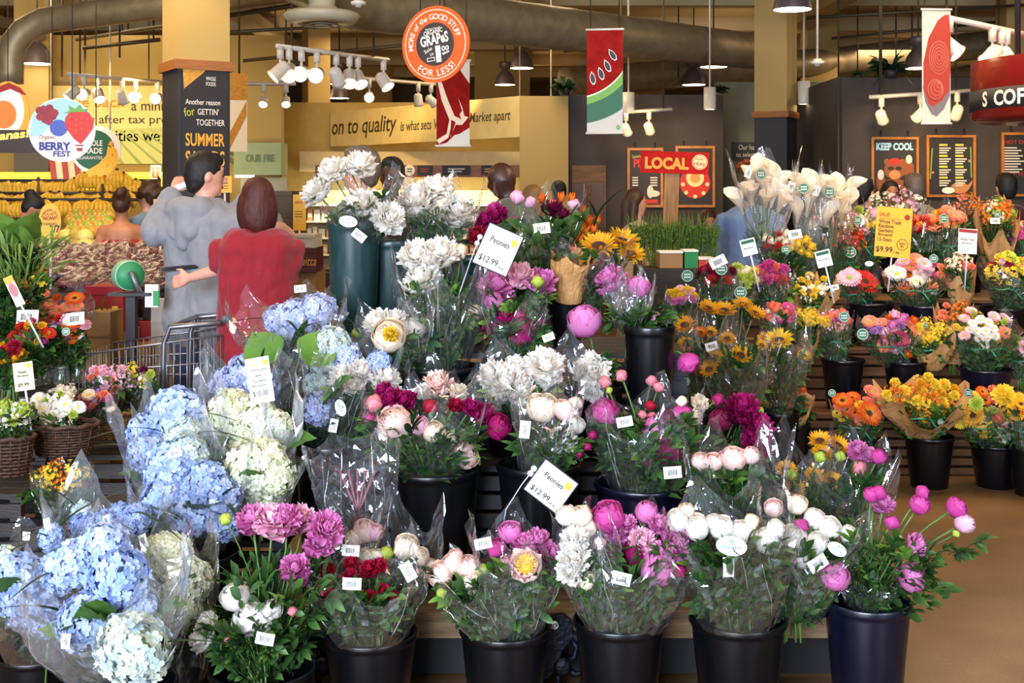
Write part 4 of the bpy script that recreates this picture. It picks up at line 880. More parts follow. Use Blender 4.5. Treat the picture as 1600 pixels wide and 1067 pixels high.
# hydrangeas
HB('large pale blue and green hydrangea heads in the front left corner', 3.35, (190, 1060),
   [('hyd', 'blue', 108, 884, 84), ('hyd', 'blue', 184, 903, 98), ('hyd', 'blue', 135, 970, 88), ('hyd', 'bluep', 208, 1014, 108, -.12), ('hyd', 'blue', 214, 956, 60, .05), ('hyd', 'blue', 160, 852, 74)],
   12, (160, 900, 280, .12, .2), [('bar', 103, 1002, 22, 88)], blades=6, folmat=dark_leaf, wrapmat=cel_hazy)
HB('blue hydrangea heads at the left edge of the picture', 3.6, (62, 1010),
   [('hyd', 'blue', 26, 905, 78), ('hyd', 'blue', 72, 958, 66), ('hyd', 'blue', 80, 840, 40), ('hyd', 'bluep', 8, 872, 40), ('hyd', 'blue', 30, 945, 60)], 8, (50, 880, 190, .12), [('bar', 74, 819, 18, -72)], blades=7, folmat=dark_leaf)
HB('white hydrangea heads behind the front blue ones', 3.65, (270, 1050),
   [('hyd', 'hwhite', 262, 872, 74), ('hyd', 'hwhite', 288, 912, 76), ('hyd', 'hwhite', 284, 955, 62), ('hyd', 'hwhite', 246, 860, 50)], 8, (250, 860, 170, .12), [('bar', 224, 845, 20, -70)], folmat=dark_leaf)
HB('small blue hydrangea heads under glittering film behind the front ones', 3.85, (150, 960),
   [('hyd', 'blue', 130, 820, 44), ('hyd', 'blue', 165, 825, 50), ('hyd', 'blue', 212, 812, 50), ('hyd', 'blue', 190, 806, 40), ('hyd', 'bluep', 128, 800, 30)], 6, (170, 790, 190, .1), [('bar', 167, 814, 18, -70)], blades=6, folmat=dark_leaf, wrapmat=cel_hazy)
HB('tall column of blue hydrangea heads, lower part', 4.0, (300, 860),
   [('hyd', 'blue', 268, 732, 84), ('hyd', 'bluep', 285, 712, 70), ('hyd', 'blue', 262, 785, 84), ('hyd', 'blue', 296, 800, 76), ('hyd', 'blue', 340, 780, 72), ('hyd', 'blue', 348, 815, 54), ('hyd', 'blue', 250, 757, 50), ('hyd', 'blue', 318, 758, 70)], 10, (290, 740, 190, .12), [('bar', 273, 708, 20, 15)], blades=8, folmat=dark_leaf)
HB('tall column of blue hydrangea heads, upper part', 4.2, (300, 840),
   [('hyd', 'blue', 272, 650, 88), ('hyd', 'blue', 226, 672, 52), ('hyd', 'blue', 232, 706, 62), ('hyd', 'bluep', 285, 682, 66)], 6, (265, 650, 170, .1), blades=8, folmat=dark_leaf, wrapmat=cel_hazy)
HB('cream white hydrangea heads under milky film', 4.3, (410, 800),
   [('hyd', 'hwhite', 362, 650, 78), ('hyd', 'hwhite', 400, 655, 60), ('hyd', 'hwhite', 380, 690, 60), ('hyd', 'hwhite', 430, 665, 50)], 4, (385, 650, 160, .1), wrapmat=film('very_milky_film', haze=.2, lo=.1, hi=.8), blades=4)
HB('greenish white hydrangea ball left of the tall empty clear sleeve', 4.1, (405, 800),
   [('hyd', 'hwhite', 400, 728, 92), ('hyd', 'hwhite', 376, 742, 60), ('hyd', 'hwhite', 428, 742, 62), ('hyd', 'hwhite', 410, 757, 70, .03)], 3, (400, 730, 150, .1, .3), fol=.3)
HB('blue hydrangea with two large round leaves, highest of its kind', 4.75, (470, 590),
   [('hyd', 'bluel', 462, 498, 62), ('hyd', 'bluel', 498, 482, 50), ('hyd', 'bluel', 435, 497, 44), ('hyd', 'bluel', 452, 520, 40)], 8, (450, 490, 190, .09), [('bar', 469, 451, 18, 6)], blades=5)
HB('pale lilac blue hydrangea heads behind the leaning price card', 4.6, (400, 700),
   [('hyd', 'bluel', 385, 585, 60), ('hyd', 'bluel', 352, 600, 50), ('hyd', 'bluel', 405, 605, 56)], 6, (380, 580, 150, .09), wrapmat=cel_hazy, blades=6)
HB('blue and green hydrangea heads in the bulging wrap at centre left', 4.55, (500, 690),
   [('hyd', 'bluep', 520, 537, 56), ('hyd', 'bluep', 505, 560, 50), ('hyd', 'bluel', 540, 556, 46), ('hyd', 'bluep', 495, 600, 40), ('hyd', 'bluel', 496, 638, 54), ('hyd', 'blue', 592, 568, 38)], 6, (515, 560, 150, .12), folmat=dark_leaf)
for u, v, Y, rz_, L_, g in ((425, 545, 4.55, 35, .17, 0), (478, 545, 4.5, -35, .17, 0)):
    par = [o for o in COL.objects if o.get('label', '').startswith('blue hydrangea with two large round')][0]
    obj('leaf', OVATE[g], par, T(*P(u, v + 22, Y)) @ RX(62) @ RZ(rz_) @ S(L_ * 1.3, L_, L_), mat=petalmat('leaf_broad', '4d7326', '6d9440', '5c8230', .4, .5, .2))
# empty sleeves and a silver one
sl = thing('clear_sleeve', 'tall clear sleeve with faint pink stems between the hydrangeas and the middle bucket', 'wrapper', P(550, 840, 3.95), 'empty clear sleeves')
fo_ = obj('film', wrap_mesh('film', P(560, 850, 3.95), P(550, 695, 3.93), .085, .15, random.Random(9), cel, peak=.12, nv=16), sl); add_folds(fo_, sl)
for k in range(5):
    mb = MB(); mb.tube([P(572 - k * 6, 830, 3.97), P(530 + k * 14, 735, 3.99)], .004, 5); obj('stem', mb.mesh('stem', mat('stem_rose', '8a4a5a', .5)), sl)
PBx = thing('silver_sleeve', 'crumpled silvery film sleeve behind the single round pink peony', 'wrapper', P(985, 520, 5.0))
silver = mat('silver_film', 'cfd4dc', .18, .85, c2='a8adb8', scale=14, bump=.5, bscale=30)
obj('film', wrap_mesh('film', P(985, 515, 5.0), P(978, 432, 5.02), .03, .075, random.Random(3), film('glitter_film', haze=.05, lo=.12, hi=.9), peak=.5, crink=.16), PBx)
add_folds(COL.objects['film.001'] if 'film.001' in COL.objects else PBx.children[0], PBx)

# price cards -------------------------------------------------------
TXT = {}
def txt(s, m, shear=0, bold=0):
    key = (s, m.name, shear, bold)
    if key in TXT: return TXT[key]
    cu = bpy.data.curves.new('lettering', 'FONT'); cu.body = s; cu.resolution_u = 3; cu.shear = shear; cu.offset = bold
    o = bpy.data.objects.new('lettering', cu); me = bpy.data.meshes.new_from_object(o); bpy.data.objects.remove(o)
    me.materials.clear(); me.materials.append(m)
    xs = [v.co.x for v in me.vertices] or [0, 1]; ys = [v.co.y for v in me.vertices] or [0, 1]
    TXT[key] = (me, min(xs), max(xs), min(ys), max(ys)); return TXT[key]
def write(parent, M, s, m, x, y, w, h=None, shear=0, bold=0, name='lettering', rot=0):
    """lettering inside the frame M; (x, y) its lower left corner, w its width, h its height (same unit as M)"""
    me, x0, x1, y0, y1 = txt(s, m, shear, bold); k = w / (x1 - x0); ky = h / (y1 - y0) if h else k
    return obj(name, me, parent, M @ T(x, y, .004) @ RZ(rot) @ S(k, ky, 1) @ T(-x0, -y0, 0))
def flat(parent, M, name, pts, m, z=.003, mats=None):
    mb = MB(); mb.sm = False; mb.poly(pts, z); return obj(name, mb.mesh(name, m), parent, M)
def frame(u, v, Y, yaw=0, roll=0, pitch=0): return T(*P(u, v, Y)) @ RZ(yaw) @ RX(90 - pitch) @ RZ(roll)
def board(name, label, cat, M, pts, m, th=.006, group=None):
    """a flat board: origin M, outline pts, thickness th behind the face"""
    root = thing(name, label, cat, tuple(M.translation), group)
    mb = MB(); mb.slab(pts, -th, 0); obj('board', mb.mesh('board', m), root, M); return root
def rect(w, h): return [(-w / 2, -h / 2), (w / 2, -h / 2), (w / 2, h / 2), (-w / 2, h / 2)]
ink_red = mat('print_red', 'a3271b', .6); ink_lime = mat('print_lime', 'c8c832', .6, c2='b8ba20'); yellow_card = mat('yellow_card', 'f0b02e', .6, c2='ecab28')
def price_card(u, v, Y, wpx, hpx, roll, label, yaw=0, pitch=8):
    px = Y / F; w_, h2 = wpx * px, hpx * px; M = frame(u, v, Y, yaw, roll, pitch)
    r = board('price_card', label, 'price card', M, rect(w_, h2), white_card, .004, 'price cards of the stand')
    mb = MB(); mb.sm = False
    for a, b_ in (((-w_ / 2, -h2 / 2), (w_ / 2, -h2 / 2)), ((w_ / 2, -h2 / 2), (w_ / 2, h2 / 2)), ((w_ / 2, h2 / 2), (-w_ / 2, h2 / 2)), ((-w_ / 2, h2 / 2), (-w_ / 2, -h2 / 2))):
        mb.tube([(a[0], a[1], 0), (b_[0], b_[1], 0)], .0022, 4)
    obj('rim', mb.mesh('rim', mat('card_holder_edge', '3a3540', .3)), r, M)
    write(r, M, 'Peonies', black_ink, -w_ * .3, h2 * .10, w_ * .55, h2 * .15, bold=.012)
    write(r, M, '$12.99', black_ink, -w_ * .40, -h2 * .40, w_ * .55, h2 * .17, bold=.012); write(r, M, '/ea', black_ink, w_ * .15, -h2 * .40, w_ * .2, h2 * .1)
    flat(r, M, 'printed_rule', [(-w_ * .42, h2 * .335), (w_ * .22, h2 * .335), (w_ * .22, h2 * .345), (-w_ * .42, h2 * .345)], ink_lime)
    write(r, M, 'PRODUCT OF', ink_lime, -w_ * .40, h2 * .37, w_ * .3, h2 * .05)
    pts = []
    for k in range(32): rr = (.11 if k % 2 else .085) * w_; pts.append((w_ * .34 + rr * math.cos(k * PI / 16), h2 * .28 + rr * math.sin(k * PI / 16)))
    flat(r, M, 'printed_sun', pts, ink_lime)
    mb = MB()
    for y in (.1, -.06): mb.ball((-w_ / 2 - .012, y * h2, 0), .011, 8, 6)
    mb.tube([(-w_ / 2 - .012, .16 * h2, 0), (-w_ / 2 - .012, -.12 * h2, 0)], .004, 6); mb.tube([(-w_ / 2 - .012, 0, 0), (-w_ / 2 - .01, -h2 * .5, -.05), (-w_ / 2, -h2 * 1.3, -.1), (-w_ * .2, -h2 * 1.9, -.16)], .002, 5)
    obj('card_clip', mb.mesh('card_clip', mat('clear_clip', 'dfe3ee', .15, coat=.5)), r, M)
    return r
price_card(778, 390, 4.7, 58, 68, -24, 'white price card reading Peonies above the lilac pink peonies')
price_card(861, 760, 4.0, 64, 58, -37, 'white price card reading Peonies in front of the black bucket, lower one')
M = frame(406, 594, 4.15, 18, 8, 5); r = board('price_card', 'narrow white price card leaning among the hydrangeas', 'price card', M, rect(.08, .155), white_card, .004, 'price cards of the stand')
mb = MB(); mb.tube([M @ Vector((0, -.075, -.006)), M @ Vector((.03, -.3, -.06)), M @ Vector((.03, -.42, -.1))], .003, 5); obj('card_stem', mb.mesh('card_stem', MC['clear_clip']), r)
for i, s_ in enumerate(('Hydrangea', 'with', 'Greens', 'Bouquet')): write(r, M, s_, black_ink, -.028 if i in (0, 3) else (-.015 if i == 1 else -.022), .03 - i * .018, (.056, .022, .044, .05)[i], .012)
write(r, M, '$10.00', black_ink, -.03, -.055, .05, .02)
flat(r, M, 'printed_sun', circ(.026, .058, .009, .009, 12), ink_lime); flat(r, M, 'printed_rule', [(-.035, .055), (.01, .055), (.01, .058), (-.035, .058)], ink_lime)
# ---------------------------------------------------------------- signs and banners
def pcs(px, pts): return [(x * px, -y * px) for x, y in pts]          # picture pixels (y down) -> board units
def art(root, M, px, shapes, name='print', z0=.002):
    """flat print on a board: shapes = (material, points in pixels from the board's centre)"""
    ms = []; mb = MB(); mb.sm = False
    for k, (m, pts) in enumerate(shapes):
        if m not in ms: ms.append(m)
        mb.cm = ms.index(m); mb.poly(pcs(px, pts), z0 + k * .0004)
    return obj(name, mb.mesh(name, *ms), root, M)
def C(cx, cy, rx, ry=None, n=20): return circ(cx, cy, rx, ry, n)
def W(root, M, px, s, m, x, y, w, h=None, **k):                       # (x, y) lower left corner in pixels
    return write(root, M, s, m, x * px, -y * px, w * px, h * px if h else None, **k)
def arc_text(root, M, px, s, m, R, a0, a1, h, sx=1, bold=0, inward=False):
    mb = MB(); mb.sm = False; wd = [.34 if ch == ' ' else txt(ch, m, 0, bold)[2] - txt(ch, m, 0, bold)[1] + .09 for ch in s]; tot = sum(wd); cur = 0
    for i, ch in enumerate(s):
        cur += wd[i]
        if ch == ' ': continue
        me, x0, x1, y0, y1 = txt(ch, m, 0, bold); a = math.radians(a0 + (a1 - a0) * ((cur - wd[i] / 2) / tot))
        k = h * px / .73
        Mr = T(R * sx * px * math.cos(a), R * px * math.sin(a), .006) @ Matrix.Rotation(a + (PI / 2 if inward else -PI / 2), 4, 'Z') @ S(k, k, 1) @ T(-(x0 + x1) / 2, -.36, 0)
        mb.add([v.co for v in me.vertices], [tuple(p.vertices) for p in me.polygons], Mr)
    return obj('lettering', mb.mesh('lettering', m), root, M)
def F2(n, c, r=.6): return mat('print_' + n, c, r, c2=c)
orange_p, ivory_p, brown_p, red_p, navy_p, green_p, lgreen_p, sky_p, gold_p, black_p, dred_p, fleshp = (F2('orange', 'e85a12'), F2('ivory', 'f3ead8'), F2('dark_brown', '3a2f2b'), F2('red', 'c0241c'), F2('navy', '2c2f7c'), F2('green', '1d5c38'), F2('leaf_green', '6fa236'), F2('sky', 'a8cfdc'), F2('gold', 'e0a032'), F2('black', '221f20'), F2('deep_red', '8c1614'), F2('salmon', '9c2c1a'))
def rods(root, M, pts):
    for x, y in pts:
        a = M @ Vector((x, y, -.003)); mb = MB(); mb.tube([a, (a.x, a.y, 4.98)], .004, 4); obj('hanging_wire', mb.mesh('hanging_wire', rail), root)
# orange round sign
Y = 7.0; px = Y / F; M = frame(680, 69, Y, -26, 6)
r = board('round_sign', 'orange round hanging sign reading MORE of the GOOD STUFF FOR LESS!', 'sign', M, circ(0, 0, 60 * px, None, 48), orange_p, .012)
art(r, M, px, [(ivory_p, C(0, 0, 54.5, None, 48)), (orange_p, C(0, 0, 53.3, None, 48)), (brown_p, C(0, 0, 34, None, 40))])
arc_text(r, M, px, 'MORE of the GOOD STUFF', ivory_p, 43.5, 186, 8, 9, 1, .004); arc_text(r, M, px, 'FOR LESS!', ivory_p, 45, 224, 312, 11, 1, .006, True)
W(r, M, px, 'ORGANIC', ivory_p, -18, -15, 34, 7, rot=4, bold=.01); W(r, M, px, 'GRAPeS', ivory_p, -25, 2, 50, 17, bold=.03, rot=3); W(r, M, px, 'Sale', ivory_p, -19, 13, 15, 6, rot=20); W(r, M, px, 'is', ivory_p, -9, 18, 6, 5, rot=20)
W(r, M, px, '1', ivory_p, 0, 29, 9, 26, bold=.04); W(r, M, px, '00', ivory_p, 11, 13, 13, 8, bold=.02); W(r, M, px, 'WHOLE TRADE', ivory_p, -15, -23, 27, 3)
art(r, M, px, [(ivory_p, [(11, 16), (25, 14), (24, 16), (13, 19)]), (ivory_p, [(-16, 20), (-2, 20), (-2, 26), (-16, 26)]), (brown_p, [(-15, 21), (-3, 21), (-3, 25), (-15, 25)])], z0=.006)
rods(r, M, [(-.08, .2), (.08, .2)])
# berry sign
Y = 7.6; px = Y / F; M = frame(97, 203, Y, 10)
r = board('round_sign', 'white round hanging sign reading Organic BERRY FEST with berry balloons', 'sign', M, circ(0, 0, 50 * px, None, 44), ivory_p, .01)
rasp = F2('raspberry', 'a01420'); blu = F2('blueberry', '4a5aa8'); straw = F2('strawberry', 'd42818')
sh = [(sky_p, [(-48, 12), (-44, -22), (-30, -40), (0, -49.5), (22, -44), (42, -26), (38, -10), (10, 0), (-20, -4), (-30, 8)])]
for k in range(14): a = k * 2.4; q = 13 * math.sqrt(k / 14); sh.append((rasp if k % 2 else dred_p, C(-23 + q * math.cos(a), -24 + q * math.sin(a), 6, None, 8)))
sh += [(blu, C(-5, -3, 13)), (straw, [(5, -18), (10, -26), (24, -31), (40, -28), (48, -15), (46, -2), (36, 12), (28, 22), (18, 14), (8, 0), (4, -10)])]
for k in range(12): sh.append((gold_p, C(12 + (k % 4) * 9, -20 + (k // 4) * 9 + (k % 2) * 3, .9, None, 5)))
sh += [(lgreen_p, [(2, -26), (12, -30), (10, -38), (20, -33), (27, -40), (30, -32), (40, -34), (36, -28), (22, -28)]), (red_p, [(20, 23), (32, 23), (32, 25), (20, 25)]), (red_p, [(22, 28), (31, 28), (30, 33), (23, 33)])]
art(r, M, px, sh); W(r, M, px, 'Organic', red_p, -34, 16, 24, 8, shear=.3); W(r, M, px, 'BERRY', navy_p, -34, 32, 47, 13, bold=.04); W(r, M, px, 'FEST', navy_p, -13, 42, 26, 9, bold=.03); rods(r, M, [(-.06, .17), (.06, .17)])
# green round sign with bananas
Y = 8.8; px = Y / F; M = frame(150, 234, Y, 8)
r = board('round_sign', 'green and white round sign with yellow bananas behind the berry sign', 'sign', M, circ(0, 0, 38 * px, None, 40), ivory_p, .01)
ban = F2('banana', 'f0b428')
art(r, M, px, [(green_p, C(-3, 0, 31, None, 32))]); W(r, M, px, 'WHOLE', ivory_p, -24, -6, 34, 9, bold=.02); W(r, M, px, 'TRADE', ivory_p, -24, 6, 34, 9, bold=.02); W(r, M, px, 'GUARANTEE', ivory_p, -28, 15, 38, 5)
art(r, M, px, [(ban, [(-16, 34), (4, 22), (16, 8), (18, -6), (26, -2), (24, 16), (10, 34), (-10, 42)]), (ban, [(0, 38), (18, 26), (26, 8), (22, -10), (32, 0), (34, 20), (22, 36), (6, 42)]), (gold_p, [(18, -8), (22, -14), (25, -13), (26, -4)])], z0=.008); rods(r, M, [(0, .17)])
# banana banner at the left edge
Y = 9.3; px = Y / F; M = frame(12, 195, Y, 0)
r = board('hanging_sign', 'orange fruit sign with a dark band reading bananas! at the left edge', 'sign', M, pcs(px, C(0, -12, 34, 56, 40))[::-1], gold_p, .01)
art(r, M, px, [(ivory_p, C(0, -22, 26, 40)), (F2('fruit_orange', 'e07a30'), C(-6, -16, 20, 22)), (dred_p, [(-30, -42), (-18, -58), (2, -66), (20, -58), (30, -46), (22, -48), (4, -56), (-18, -48)]), (brown_p, [(-50, 8), (48, 8), (48, 44), (-50, 44)])])
W(r, M, px, 'bananas!', F2('banana_letter', 'f4dc70'), -46, 28, 82, 14, bold=.04, shear=.2, rot=6); rods(r, M, [(0, .2)])
# yellow oval deal card on a stand
Y = 7.45; px = Y / F; M = frame(78, 345, Y, 6)
r = board('oval_price_sign', 'yellow oval card reading SAVE NOW! above the packed cherries', 'price sign', M, pcs(px, C(0, 0, 17, 28))[::-1], yellow_card, .006)
arc_text(r, M, px, 'WEEKEND DEAL!', ink_red, 17, 165, 10, 3.6, .75); W(r, M, px, 'SAVE', ink_red, -8, -8, 14, 4.5); W(r, M, px, 'NOW!', ink_red, -10, -1, 19, 6, bold=.03); W(r, M, px, '2/7', black_ink, 0, 18, 15, 11, bold=.02); W(r, M, px, 'CHERRIES', black_ink, -13, 7, 24, 4)
mb = MB(); mb.tube([M @ Vector((0, -.1, -.01)), M @ Vector((0, -.42, -.02))], .008, 6); obj('sign_stem', mb.mesh('sign_stem', white_metal), r)
# chalk board on the near column
px = 9.0 / F * 1.0; k_ = 1 / math.cos(math.radians(32)); zc = CH + (HZ - 195) * px * .98
M = RC @ T(0.004, -.385 / 2 - .012, zc) @ RX(90)
r = board('chalk_board', 'black chalk board reading SUMMER SALADS on the near column', 'board', M, rect(.34, .80), black_p, .01)
q = .345 / 62; chip = mat('tortilla_print', 'd29a3c', .7, c2='b77c22', scale=40)
art(r, M, q, [(chip, [(-30, -83), (8, -82), (-2, -68), (-28, -46)])])
W(r, M, q, 'Another reason', ivory_p, -26, -26, 46, 7); W(r, M, q, 'for', F2('chalk_lime', 'c8c040'), -27, -10, 14, 11, rot=10); W(r, M, q, "GETTIN'", ivory_p, -10, -13, 28, 8); W(r, M, q, 'TOGETHER', ivory_p, -12, 1, 38, 8)
W(r, M, q, 'SUMMER', gold_p, -26, 28, 52, 17, bold=.02); W(r, M, q, 'SALADS', gold_p, -26, 54, 52, 20, bold=.02); W(r, M, q, 'WHOLE', ivory_p, 1, -58, 13, 5); W(r, M, q, 'FOODS', ivory_p, 1, -51, 13, 5)
art(r, M, q, [(F2('pepper_orange', 'd8641c'), C(12, 72, 12, 9)), (gold_p, C(12, 72, 8, 5))], z0=.004)
# small hanging panel right of the column
Y = 10.5; px = Y / F; M = frame(373, 176, Y, 10); r = board('hanging_sign', 'tan hanging panel half hidden behind the near column', 'sign', M, rect(26 * px, 122 * px), ivory_p, .008)
art(r, M, px, [(chip, [(-13, -61), (13, -61), (13, -20), (-13, -20)]), (chip, [(-13, 30), (12, -18), (12, 5), (-13, 55)])]); rods(r, M, [(0, .3)])
# long lettered boards
Y = 17.35; px = Y / F; M = frame(190, 195, Y, 0)
bc = mat('sign_cream', 'ecd795', .6, c2='e4cd86'); fieldg = F2('field_green', 'b9bf78'); fieldd = F2('field_line', '8f9a5a')
r = board('wall_sign', 'long cream wall sign reading give back behind the near column', 'sign', M, rect(330 * px, 122 * px), bc, .05)
sh = [(fieldg, [(-165, 12), (165, 0), (165, 61), (-165, 61)])] + [(fieldd, [(-100 + k * 16, 8), (-98 + k * 16, 8), (-110 + k * 28 + 3, 61), (-114 + k * 28, 61)]) for k in range(13)]
art(r, M, px, sh, z0=.004); g_l = F2('ochre', 'c88418'); d_l = F2('letter_dark', '3b3a2e')
for s, m_, x, y, w_, h2 in (('we give back', g_l, -130, -22, 136, 22), ('a mini', d_l, 15, -22, 50, 15), ('our after tax prof', d_l, -72, 2, 152, 17), ('communities we', d_l, -90, 26, 150, 17)): W(r, M, px, s, m_, x, y, w_, h2, bold=.01)
a = P(516, 200, 19.4); b_ = P(814, 200, 16.2); L_ = (Vector((b_.x, b_.y)) - Vector((a.x, a.y))).length; yaw = math.degrees(math.atan2(b_.y - a.y, b_.x - a.x))
M = T((a.x + b_.x) / 2, (a.y + b_.y) / 2, 2.70) @ RZ(yaw) @ RX(90)
r = board('wall_sign', 'long lit cream sign reading on to quality over the deli counter', 'sign', M, rect(L_, .55), bc, .08)
def along(u):                                         # where the sight line of column u meets the slanted board
    k = (u - 800) / F; t = (k * a.y - a.x) / ((b_.x - a.x) - k * (b_.y - a.y)); return -L_ / 2 + L_ * t
for s, u0, u1, y, h2 in (('on to quality', 519, 620, -.17, .33), ('is what sets W', 626, 690, -.10, .15), ('Market apart', 734, 798, -.08, .18)): write(r, M, s, mat('bronze_letter', '5a4c2c', .5), along(u0), y, along(u1) - along(u0), h2, shear=.18, bold=.012)
# banners
def banner(u, v, Y, w, h, label, shapes, yaw):
    px = Y / F; M = frame(u, v, Y, yaw); r = board('banner', label, 'banner', M, rect(w * px, h * px), F2('banner_cloth', 'c4bcac'), .004, 'hanging fabric banners'); art(r, M, px, shapes)
    for s in (1, -1): mb = MB(); mb.tube([M @ Vector((-(w / 2 + 2) * px, s * h / 2 * px, 0)), M @ Vector(((w / 2 + 2) * px, s * h / 2 * px, 0))], 1.8 * px, 8); obj('banner_rod', mb.mesh('banner_rod', white_metal), r)
    rods(r, M, [(-w * .4 * px, h / 2 * px), (w * .4 * px, h / 2 * px)]); return r
mel = mat('melon_print', 'a02016', .8, c2='86100e', scale=12, spec=.1)
seeds = []
for x, y, a in ((-19, 0, 10), (-6, -7, 18), (4, -19, 24), (12, -36, 32)):
    for m_, k in ((ivory_p, 1.0), (black_p, .82)):
        ca, sa = math.cos(math.radians(a)), math.sin(math.radians(a)); base_ = [(0, -11), (4, -4), (4.5, 4), (2, 10), (-2, 10), (-4.5, 4), (-4, -4)]
        seeds.append((m_, [(x + (p[0] * ca + p[1] * sa) * k, y - 5 + (-p[0] * sa + p[1] * ca) * k) for p in base_]))
def arcb(r0, r1, cx=-60, cy=-90, a0=5, a1=85):
    f = [(cx + r0 * math.cos(math.radians(a)), cy + r0 * math.sin(math.radians(a))) for a in range(a0, a1, 4)]
    return f
def clipr(pts, w, h): return [(max(-w / 2, min(w / 2, x)), max(-h / 2, min(h / 2, y))) for x, y in pts]
w_, h2 = 56, 162
def sector(R): return clipr([(-28, -81), (28, -81)] + [(-50 + R * math.cos(math.radians(a)), -70 + R * math.sin(math.radians(a))) for a in range(2, 80, 3)] + [(-28, min(81, -70 + (R * R - 484) ** .5))], 56, 162)
banner(945, 127, 8.0, 56, 162, 'watermelon banner with black seeds hanging between the lamps', [(green_p, sector(137)), (lgreen_p, sector(108)), (ivory_p, sector(97)), (mel, sector(95))] + seeds + [(lgreen_p, C(21, 72, 3, 4))], -8)
mt = mat('meat_print', '8c140f', .8, c2='740c0a', scale=14, spec=.1); fat = F2('fat_cream', 'd8c0a0')
banner(708, 161, 9.0, 52, 134, 'steak banner with cream marbling below the orange sign', [(mt, [(-26, -67), (6, -67), (12, -50), (26, -30), (26, 38), (10, 48), (2, 50), (-10, 62), (-26, 66)]), (fat, [(-26, -40), (-20, -38), (-8, -4), (2, 20), (14, 26), (18, 20), (24, 22), (14, 34), (4, 34), (-4, 52), (-22, 64), (-26, 58), (-10, 48), (-6, 26), (-18, -4)]), (fat, [(8, -8), (14, 12), (10, 18), (14, 28), (18, 22), (14, 6)]), (mt, [(-3, 26), (4, 30), (-2, 48), (-8, 56), (-4, 40)])], 8)
rings_ = [(F2('skin_grey', '6a6468'), [(-22, 30), (-18, 55), (-8, 74), (0, 78), (12, 66), (22, 45), (22, 20)]), (fleshp, [(12, -80), (2, -72), (-13, -44), (-21, -6), (-21, 34), (-13, 58), (-5, 63), (10, 52), (21, 36), (23, 0), (23, -50), (20, -82)])]
for k in range(5):
    rr = 26 - k * 5; rings_ += [(F2('salmon_line', 'b86450'), C(4, -14, rr * .62, rr, 26)), (fleshp, C(4, -14, rr * .62 - 1, rr - 1, 26))]
for k in range(4): rings_ += [(F2('salmon_line', 'b86450'), C(-2 + k * 2, 36 - k * 2, 13 - k * 3, 16 - k * 4, 18)), (fleshp, C(-2 + k * 2, 36 - k * 2, 12 - k * 3, 15 - k * 4, 18))]
banner(1463, 104, 8.4, 46, 178, 'salmon fillet banner hanging before the white spotlights', rings_, 5)
# LOCAL sign
Y = 9.66; px = Y / F; M = frame(1054, 254, Y, -4, -2)
r = board('local_sign', 'red board reading LOCAL on a wooden post over the herb pots', 'sign', M, rect(106 * px, 34 * px), mat('painted_red', 'c4201a', .7, c2='b01814', scale=10, spec=.1), .02)
W(r, M, px, 'LOCAL', gold_p, -46, 11, 68, 19, bold=.05); art(r, M, px, [(F2('seal_cream', 'e8cf90'), C(39, -2, 12)), (red_p, C(39, -2, 10.6)), (F2('seal_cream', 'e8cf90'), C(39, -2, 9.9))]); W(r, M, px, 'HERE', ink_red, 30, 3, 17, 5, rot=-4); W(r, M, px, 'FOUND', ink_red, 33, -5, 12, 3)
mb = MB(); mb.box((-3 * px, -196 * px, -.035), (23 * px, 358 * px, .03)); obj('sign_post', mb.mesh('sign_post', mat('pine', 'b5854a', .6, c2='8a5c2a', scale=4, stretch=(9, 1, 9))), r, M)
# framed boards
def framed(u0, u1, v0, v1, Y, label, yaw=0):
    px = Y / F; w_, h2 = (u1 - u0) * px, (v1 - v0) * px; M = frame((u0 + u1) / 2, (v0 + v1) / 2, Y, yaw)
    r = board('framed_board', label, 'board', M, rect(w_, h2), black_p, .02, 'framed chalk boards'); mb = MB(); t = 4 * px
    for c, d in (((0, h2 / 2, .005), (w_ + t, t, .03)), ((0, -h2 / 2, .005), (w_ + t, t, .03)), ((w_ / 2, 0, .005), (t, h2 - t, .03)), ((-w_ / 2, 0, .005), (t, h2 - t, .03))): mb.box(c, d)
    obj('frame', mb.mesh('frame', mat('honey_wood', 'b8742a', .5, c2='9c5c1c', scale=8)), r, M)
    for x in (-.3, .3): mb = MB(); mb.tube([M @ Vector((x * w_, h2 / 2, 0)), M @ Vector((x * w_, h2 / 2 + .08, -.02))], .008, 5); obj('hook', mb.mesh('hook', black_ink), r)
    return r, M, px
ctext = F2('chalk_white', 'd8cfc0'); cyel = F2('chalk_yellow', 'd8c848'); cred = F2('chalk_red', 'c82818')
r, M, px = framed(982, 1034, 233, 322, 15.07, 'framed board with red letters and two speech bubbles left of the red LOCAL board')
W(r, M, px, 'Summer', cyel, -20, -30, 18, 5, rot=6); W(r, M, px, 'PIZZA', cred, -18, -16, 36, 13, bold=.04); art(r, M, px, [(ctext, C(8, 22, 5, 10)), (ctext, C(-12, 26, 8, 4)), (ctext, C(14, 25, 9, 5)), (cred, [(-22, 34), (20, 34), (20, 40), (-22, 40)])])
art(r, M, px, [(ctext, [(x, -1 + k * 4), (x + w_, -1 + k * 4), (x + w_, 1 + k * 4), (x, 1 + k * 4)]) for k in range(4) for x, w_ in ((-20, 9), (8, 11))])
r, M, px = framed(1057, 1115, 230, 322, 15.07, 'framed board with a large red round drawing right of the red LOCAL board')
sh = [(cred, C(0, 10, 24)), (F2('chalk_cream', 'ecd89c'), C(0, 2, 14)), (F2('chalk_amber', 'd89a50'), C(0, 2, 8))] + [(F2('chalk_cream', 'ecd89c'), C(19 * math.cos(a), 12 + 19 * math.sin(a), 3.2, None, 10)) for a in (0, .8, 1.57, 2.4, 3.14)]
